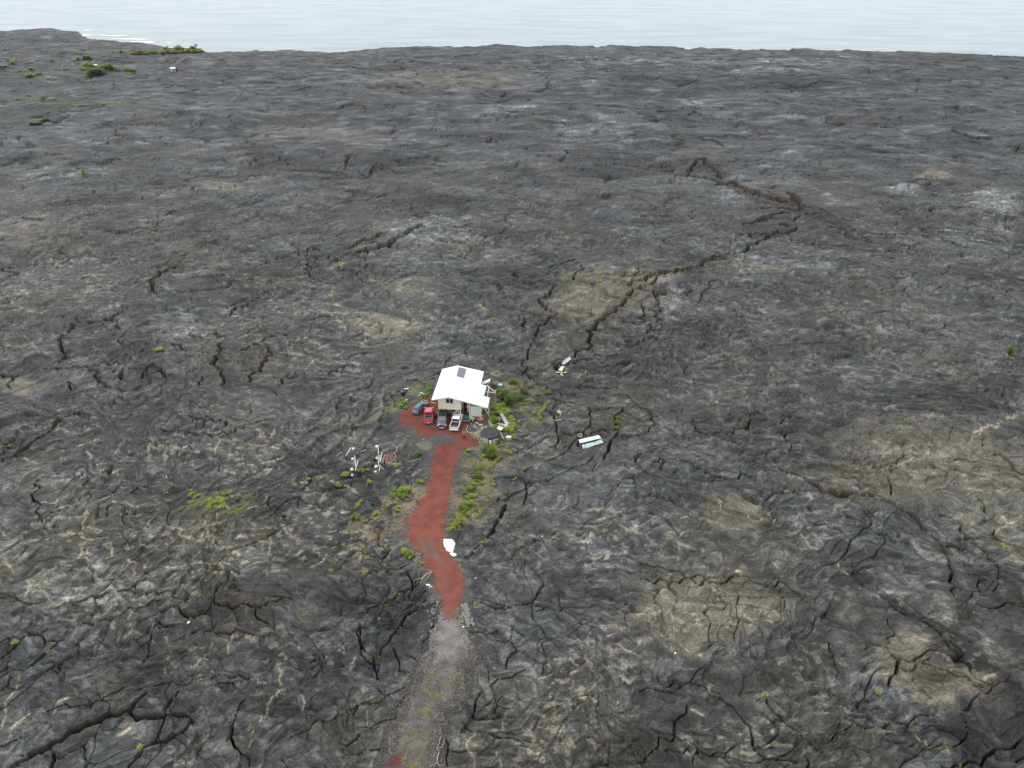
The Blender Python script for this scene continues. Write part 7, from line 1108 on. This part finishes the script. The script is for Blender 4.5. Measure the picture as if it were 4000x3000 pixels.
many(A5, ((1330, 1300, 44), (1525, 1385, 50), (1310, 1430, 60), (1200, 1250, 60), (1520, 1060, 55), (1400, 1130, 60), (1650, 640, 45), (1640, 790, 45), (1680, 880, 50), (1760, 960, 50), (1830, 960, 40), (1300, 980, 50), (480, 830, 36), (470, 690, 22), (400, 1000, 40), (440, 1080, 45), (550, 545, 34), (880, 620, 30), (1360, 330, 50), (1180, 1180, 50), (930, 1250, 70), (1010, 1350, 60)), 'fern tuft in the garden around the tank', 'ferns around the tank')
many(A7, ((1600, 300, 17), (1680, 280, 12), (1570, 345, 13), (1520, 315, 9), (1470, 315, 10), (1480, 325, 9), (1430, 320, 9), (1290, 352, 10), (1365, 350, 11), (1265, 415, 9), (1590, 625, 9), (1560, 700, 7), (1535, 745, 12), (1680, 640, 13), (1700, 685, 11), (1690, 755, 12), (1530, 1235 - 490, 9)), 'small yellow-green fern on the veined lava left of the driveway', 'ferns on the veined lava')
many(A7, ((845, 920, 11), (225, 1118, 12), (45, 170, 13), (245, 50, 14), (270, 140, 8), (310, 1605, 7), (1515, 1510, 7), (1450, 1300, 5), (1675, 1462, 6), (770, 385, 9), (715, 405, 11), (430, 75, 8), (1130, 215, 9), (255, 913, 6), (330, 905, 5), (370, 948, 7), (1390, 925, 9), (1405, 950, 8), (1425, 920, 6), (600, 1178, 8), (710, 1265, 7), (655, 1278, 5), (1350, 995, 5), (910, 1558, 5), (1360, 1505, 7), (700, 470, 5), (560, 540, 5), (1240, 765, 5)), 'tiny fern growing in a crack of the lower left lava', 'tiny ferns of the lower left lava')
r3 = random.Random(77); many(A7, [(900+r3.gauss(0, 10), 390+r3.gauss(0, 8), 10) for k in range(7)]+[(960+t*90+r3.gauss(0, 9), 430-20*math.sin(t*3)+r3.gauss(0, 12), 12) for t in [k/22 for k in range(22)]]+[(1060+r3.gauss(0, 8), 385+r3.gauss(0, 12), 9) for k in range(5)]+[(1020+r3.gauss(0, 10), 450+r3.gauss(0, 8), 11) for k in range(8)]+[(955, 495, 7), (885, 372, 7), (1100, 410, 7)], 'yellow-green plant in the widest patch on the left lava', 'plants of the left patch', cat='plant', name='plant', hz_=.6)
many(A8, ((1230, 50, 7), (1508, 110, 8), (420, 915, 8), (432, 940, 7), (438, 958, 6), (305, 985, 5), (1695, 550, 7), (870, 1220, 7), (1410, 1215, 7), (1355, 1195, 8), (1375, 1200, 6), (530, 355, 6), (525, 405, 5), (705, 1500, 6), (740, 1500, 6), (555, 1555, 7), (500, 1612, 5), (1085, 825, 6), (1545, 940, 8), (1770, 695, 7), (20, 465, 7), (1210, 540, 5), (1100, 568, 6), (470, 965, 7), (1480, 1645, 8), (1655, 1478, 6), (1580, 855, 5), (1205, 525, 5), (565, 1572, 5), (1375, 1000, 5)), 'tiny fern growing in a crack of the lower right lava', 'tiny ferns of the lower right lava')
many(A9, ((1690, 235, 8), (925, 912, 14), (780, 905, 8), (720, 960, 10), (740, 1145, 8), (1350, 1070, 9), (1685, 1020, 8), (1745, 1250, 9), (1845, 1418, 8), (320, 1340, 11), (880, 655, 9), (740, 730, 9), (320, 722, 9), (1690, 430, 10), (935, 460, 10), (625, 420, 9), (260, 470, 10), (515, 1070, 8), (1920, 945, 6), (2020, 1150, 7), (205, 1022, 6), (290, 985, 6), (2150, 890, 6), (230, 260, 5), (830, 275, 5)), 'small fern standing alone on the lava left behind the house', 'small ferns left behind the house')
many(A10, ((240, 355, 14), (310, 850, 18), (825, 480, 14), (2100, 360, 20), (290, 1215, 22), (1090, 400, 14), (1205, 1120, 14), (1615, 645, 10), (655, 1125, 10), (350, 1370, 18), (1065, 145, 14), (90, 40, 12), (1880, 975, 8), (1810, 745, 7), (1085, 1405, 10), (1120, 1400, 9), (1445, 1190, 18)), 'small fern on the lava behind the house', 'small ferns behind the house')
many(A11, ((1190, 605, 8), (1138, 660, 8), (1695, 1115, 14), (1370, 1050, 10), (1960, 1120, 10), (430, 945, 9), (640, 1465, 8), (570, 660, 8), (660, 1430, 6), (1380, 1190, 9), (165, 1270, 9), (1790, 710, 7), (1550, 660, 7), (2025, 1240, 8), (1660, 1330, 9), (545, 870, 6), (650, 1340, 7)), 'small pale fern far off on the right lava', 'small ferns far right', kinds=('palefern', 'fern'))
many(A12, ((930, 632, 20), (945, 625, 14), (900, 668, 16), (868, 812, 24), (912, 860, 18), (985, 872, 18), (960, 895, 14), (1040, 682, 10), (1052, 775, 12), (885, 1030, 26), (905, 1000, 16), (840, 1100, 12), (630, 1562, 24), (655, 1510, 18), (775, 1562, 18), (770, 1612, 20), (1080, 1182, 22), (975, 1240, 14), (1250, 1140, 14), (920, 1290, 9), (740, 1345, 9), (715, 1400, 8), (970, 985, 12), (900, 740, 10), (1035, 840, 12), (1060, 930, 14)), 'low yellow-green plant on or beside the gravel track', 'plants of the gravel track', cat='plant', name='plant', hz_=.5)
many(A12, ((175, 1195, 12), (470, 1167, 16), (350, 640, 9), (357, 670, 9), (400, 832, 12), (590, 138, 9), (560, 172, 8), (838, 185, 12), (792, 192, 16), (922, 210, 12), (852, 360, 12), (805, 530, 14), (165, 405, 6), (475, 90, 6), (222, 1648, 10), (398, 1455, 8), (430, 1462, 8), (460, 1472, 7), (1562, 1300, 9), (1475, 1295, 8), (1660, 690, 16), (1390, 232, 10), (1865, 372, 12), (1445, 660, 8), (1560, 440, 8), (520, 345, 8), (1095, 1648, 10), (600, 600, 6), (1445, 240, 7)), 'tiny fern growing in a crack beside the gravel track', 'tiny ferns beside the gravel track')
many(lambda x, y: z7p(x, y), ((225, 10, 40), (190, 60, 26), (105, 105, 24), (480, 120, 12), (60, 465, 38), (30, 490, 28), (115, 590, 26), (340, 685, 26), (85, 790, 34), (270, 1385, 24), (100, 1390, 10), (1580, 410, 32), (1600, 390, 26), (1495, 510, 18), (1500, 500, 14), (1320, 640, 22), (1510, 1185, 22), (1545, 1180, 16), (850, 830, 18), (870, 820, 14), (1565, 720, 8), (1475, 900, 8), (740, 1310, 12), (710, 1325, 12), (700, 1335, 10), (790, 1255, 10), (530, 1060, 16), (490, 1100, 12), (95, 1285, 10), (815, 670, 34), (485, 220, 16), (535, 310, 9), (650, 335, 12), (1155, 155, 9)), 'fern tuft on the lava near the lower driveway', 'ferns near the lower driveway')
many(lambda x, y: z7p(x, y), ((600, 500, 46), (640, 540, 40), (680, 550, 62), (560, 530, 26)), 'lush green fern where the stones meet the left driveway edge', 'lush ferns at the driveway edge', kinds=('fern', 'mid'))
strip(lambda x, y: z7p(x, y), ((1330, 30), (1310, 90), (1250, 160), (1210, 210), (1165, 260)), 12, 34, 'yellow-green fern leading down to the white gravel heap', 'ferns above the white gravel heap', 16)
many(zmap(0, 0, 1), ((3950, 1400, 9), (3630, 1150, 8), (2750, 1105, 8), (4*350, 800, 6)), 'tiny fern near the right side of the field', 'tiny ferns at the right side')
r3 = random.Random(91); fr2 = []
for (x, y, sx_, sy_, n) in ((1900, 1560, 40, 30, 0), (1985, 1640, 30, 60, 9), (1930, 1740, 40, 22, 9), (1890, 1800, 30, 26, 9), (1862, 1870, 26, 34, 9), (1838, 1930, 24, 30, 9), (1810, 1990, 22, 30, 9), (1785, 2040, 18, 24, 7), (2020, 1560, 40, 26, 8)):
    for k in range(n): fr2.append((x+r3.gauss(0, sx_*.5), y+r3.gauss(0, sy_*.5), r3.uniform(5, 10)))
many(zmap(0, 0, 1), fr2, 'low yellow-green plant in the loose fringe right of the driveway', 'plants of the right fringe', cat='plant', name='plant', kinds=('fern', 'mid', 'tuft', 'bright'), hz_=.7)
r3 = random.Random(17); many(A14, [(x_, 402-.028*x_+r3.uniform(-6, 6), r3.uniform(26, 44)) for x_ in range(60, 1300, 38)], 'low yellow-green plant in the thin strip along the far coast', 'plants of the coastal strip', cat='plant', name='plant', kinds=('fern', 'bright', 'fern'), hz_=1.2)
# dry thatch clumps
r3 = random.Random(55); many(A1, [(x, y, 40) for x, y in ((640, 330), (620, 390), (600, 480), (640, 560), (930, 130), (760, 280), (460, 960), (470, 880), (440, 1020), (300, 1440), (330, 1500), (520, 1440), (780, 840), (850, 1230), (1000, 1080), (380, 250))], 'straw-coloured dead fern between the bushes right of the driveway', 'dead ferns right of the driveway', kinds=('dry',), cat='dead fern', name='dead_fern', hz_=.6)

# the many tiny ferns in the cracks of the whole field: one mass
VV, FF, off = [], [], 0
for me, x, y, z, s_, hz_, a2 in TINY:
    n = len(me.vertices); co = np.empty(n*3, np.float32); me.vertices.foreach_get('co', co); co = co.reshape(-1, 3)*np.array((s_, s_, s_*hz_)); ca2, sa2 = math.cos(a2), math.sin(a2)
    VV.append(np.stack([co[:, 0]*ca2-co[:, 1]*sa2+x, co[:, 0]*sa2+co[:, 1]*ca2+y, co[:, 2]+z], 1)); FF += [tuple(v+off for v in f.vertices) for f in me.polygons]; off += n
me = bpy.data.meshes.new('crack_ferns'); me.from_pydata(np.concatenate(VV).tolist(), [], FF); me.update(); me.materials.append(LM['fern']); o = bpy.data.objects.new('crack_ferns', me); COL.objects.link(o); tag(o, 'tiny ferns growing in the cracks all over the lava', None, kind='stuff')
# ------------------------------------------------------------------ thin sea air
hzb = MB(); hzb.box((0, 1400, 20), (9000, 3600, 140)); hm = bpy.data.materials.new('sea_air'); hm.use_nodes = True; N, L = nt(hm); N.remove(N['Principled BSDF']); pv = N.new('ShaderNodeVolumePrincipled'); pv.inputs['Color'].default_value = (.80, .88, .96, 1); pv.inputs['Density'].default_value = .000025; L.new(pv.outputs[0], N['Material Output'].inputs['Volume'])
o = hzb.build('haze', hm); tag(o, 'thin bluish sea air over the far lava', None, kind='stuff')
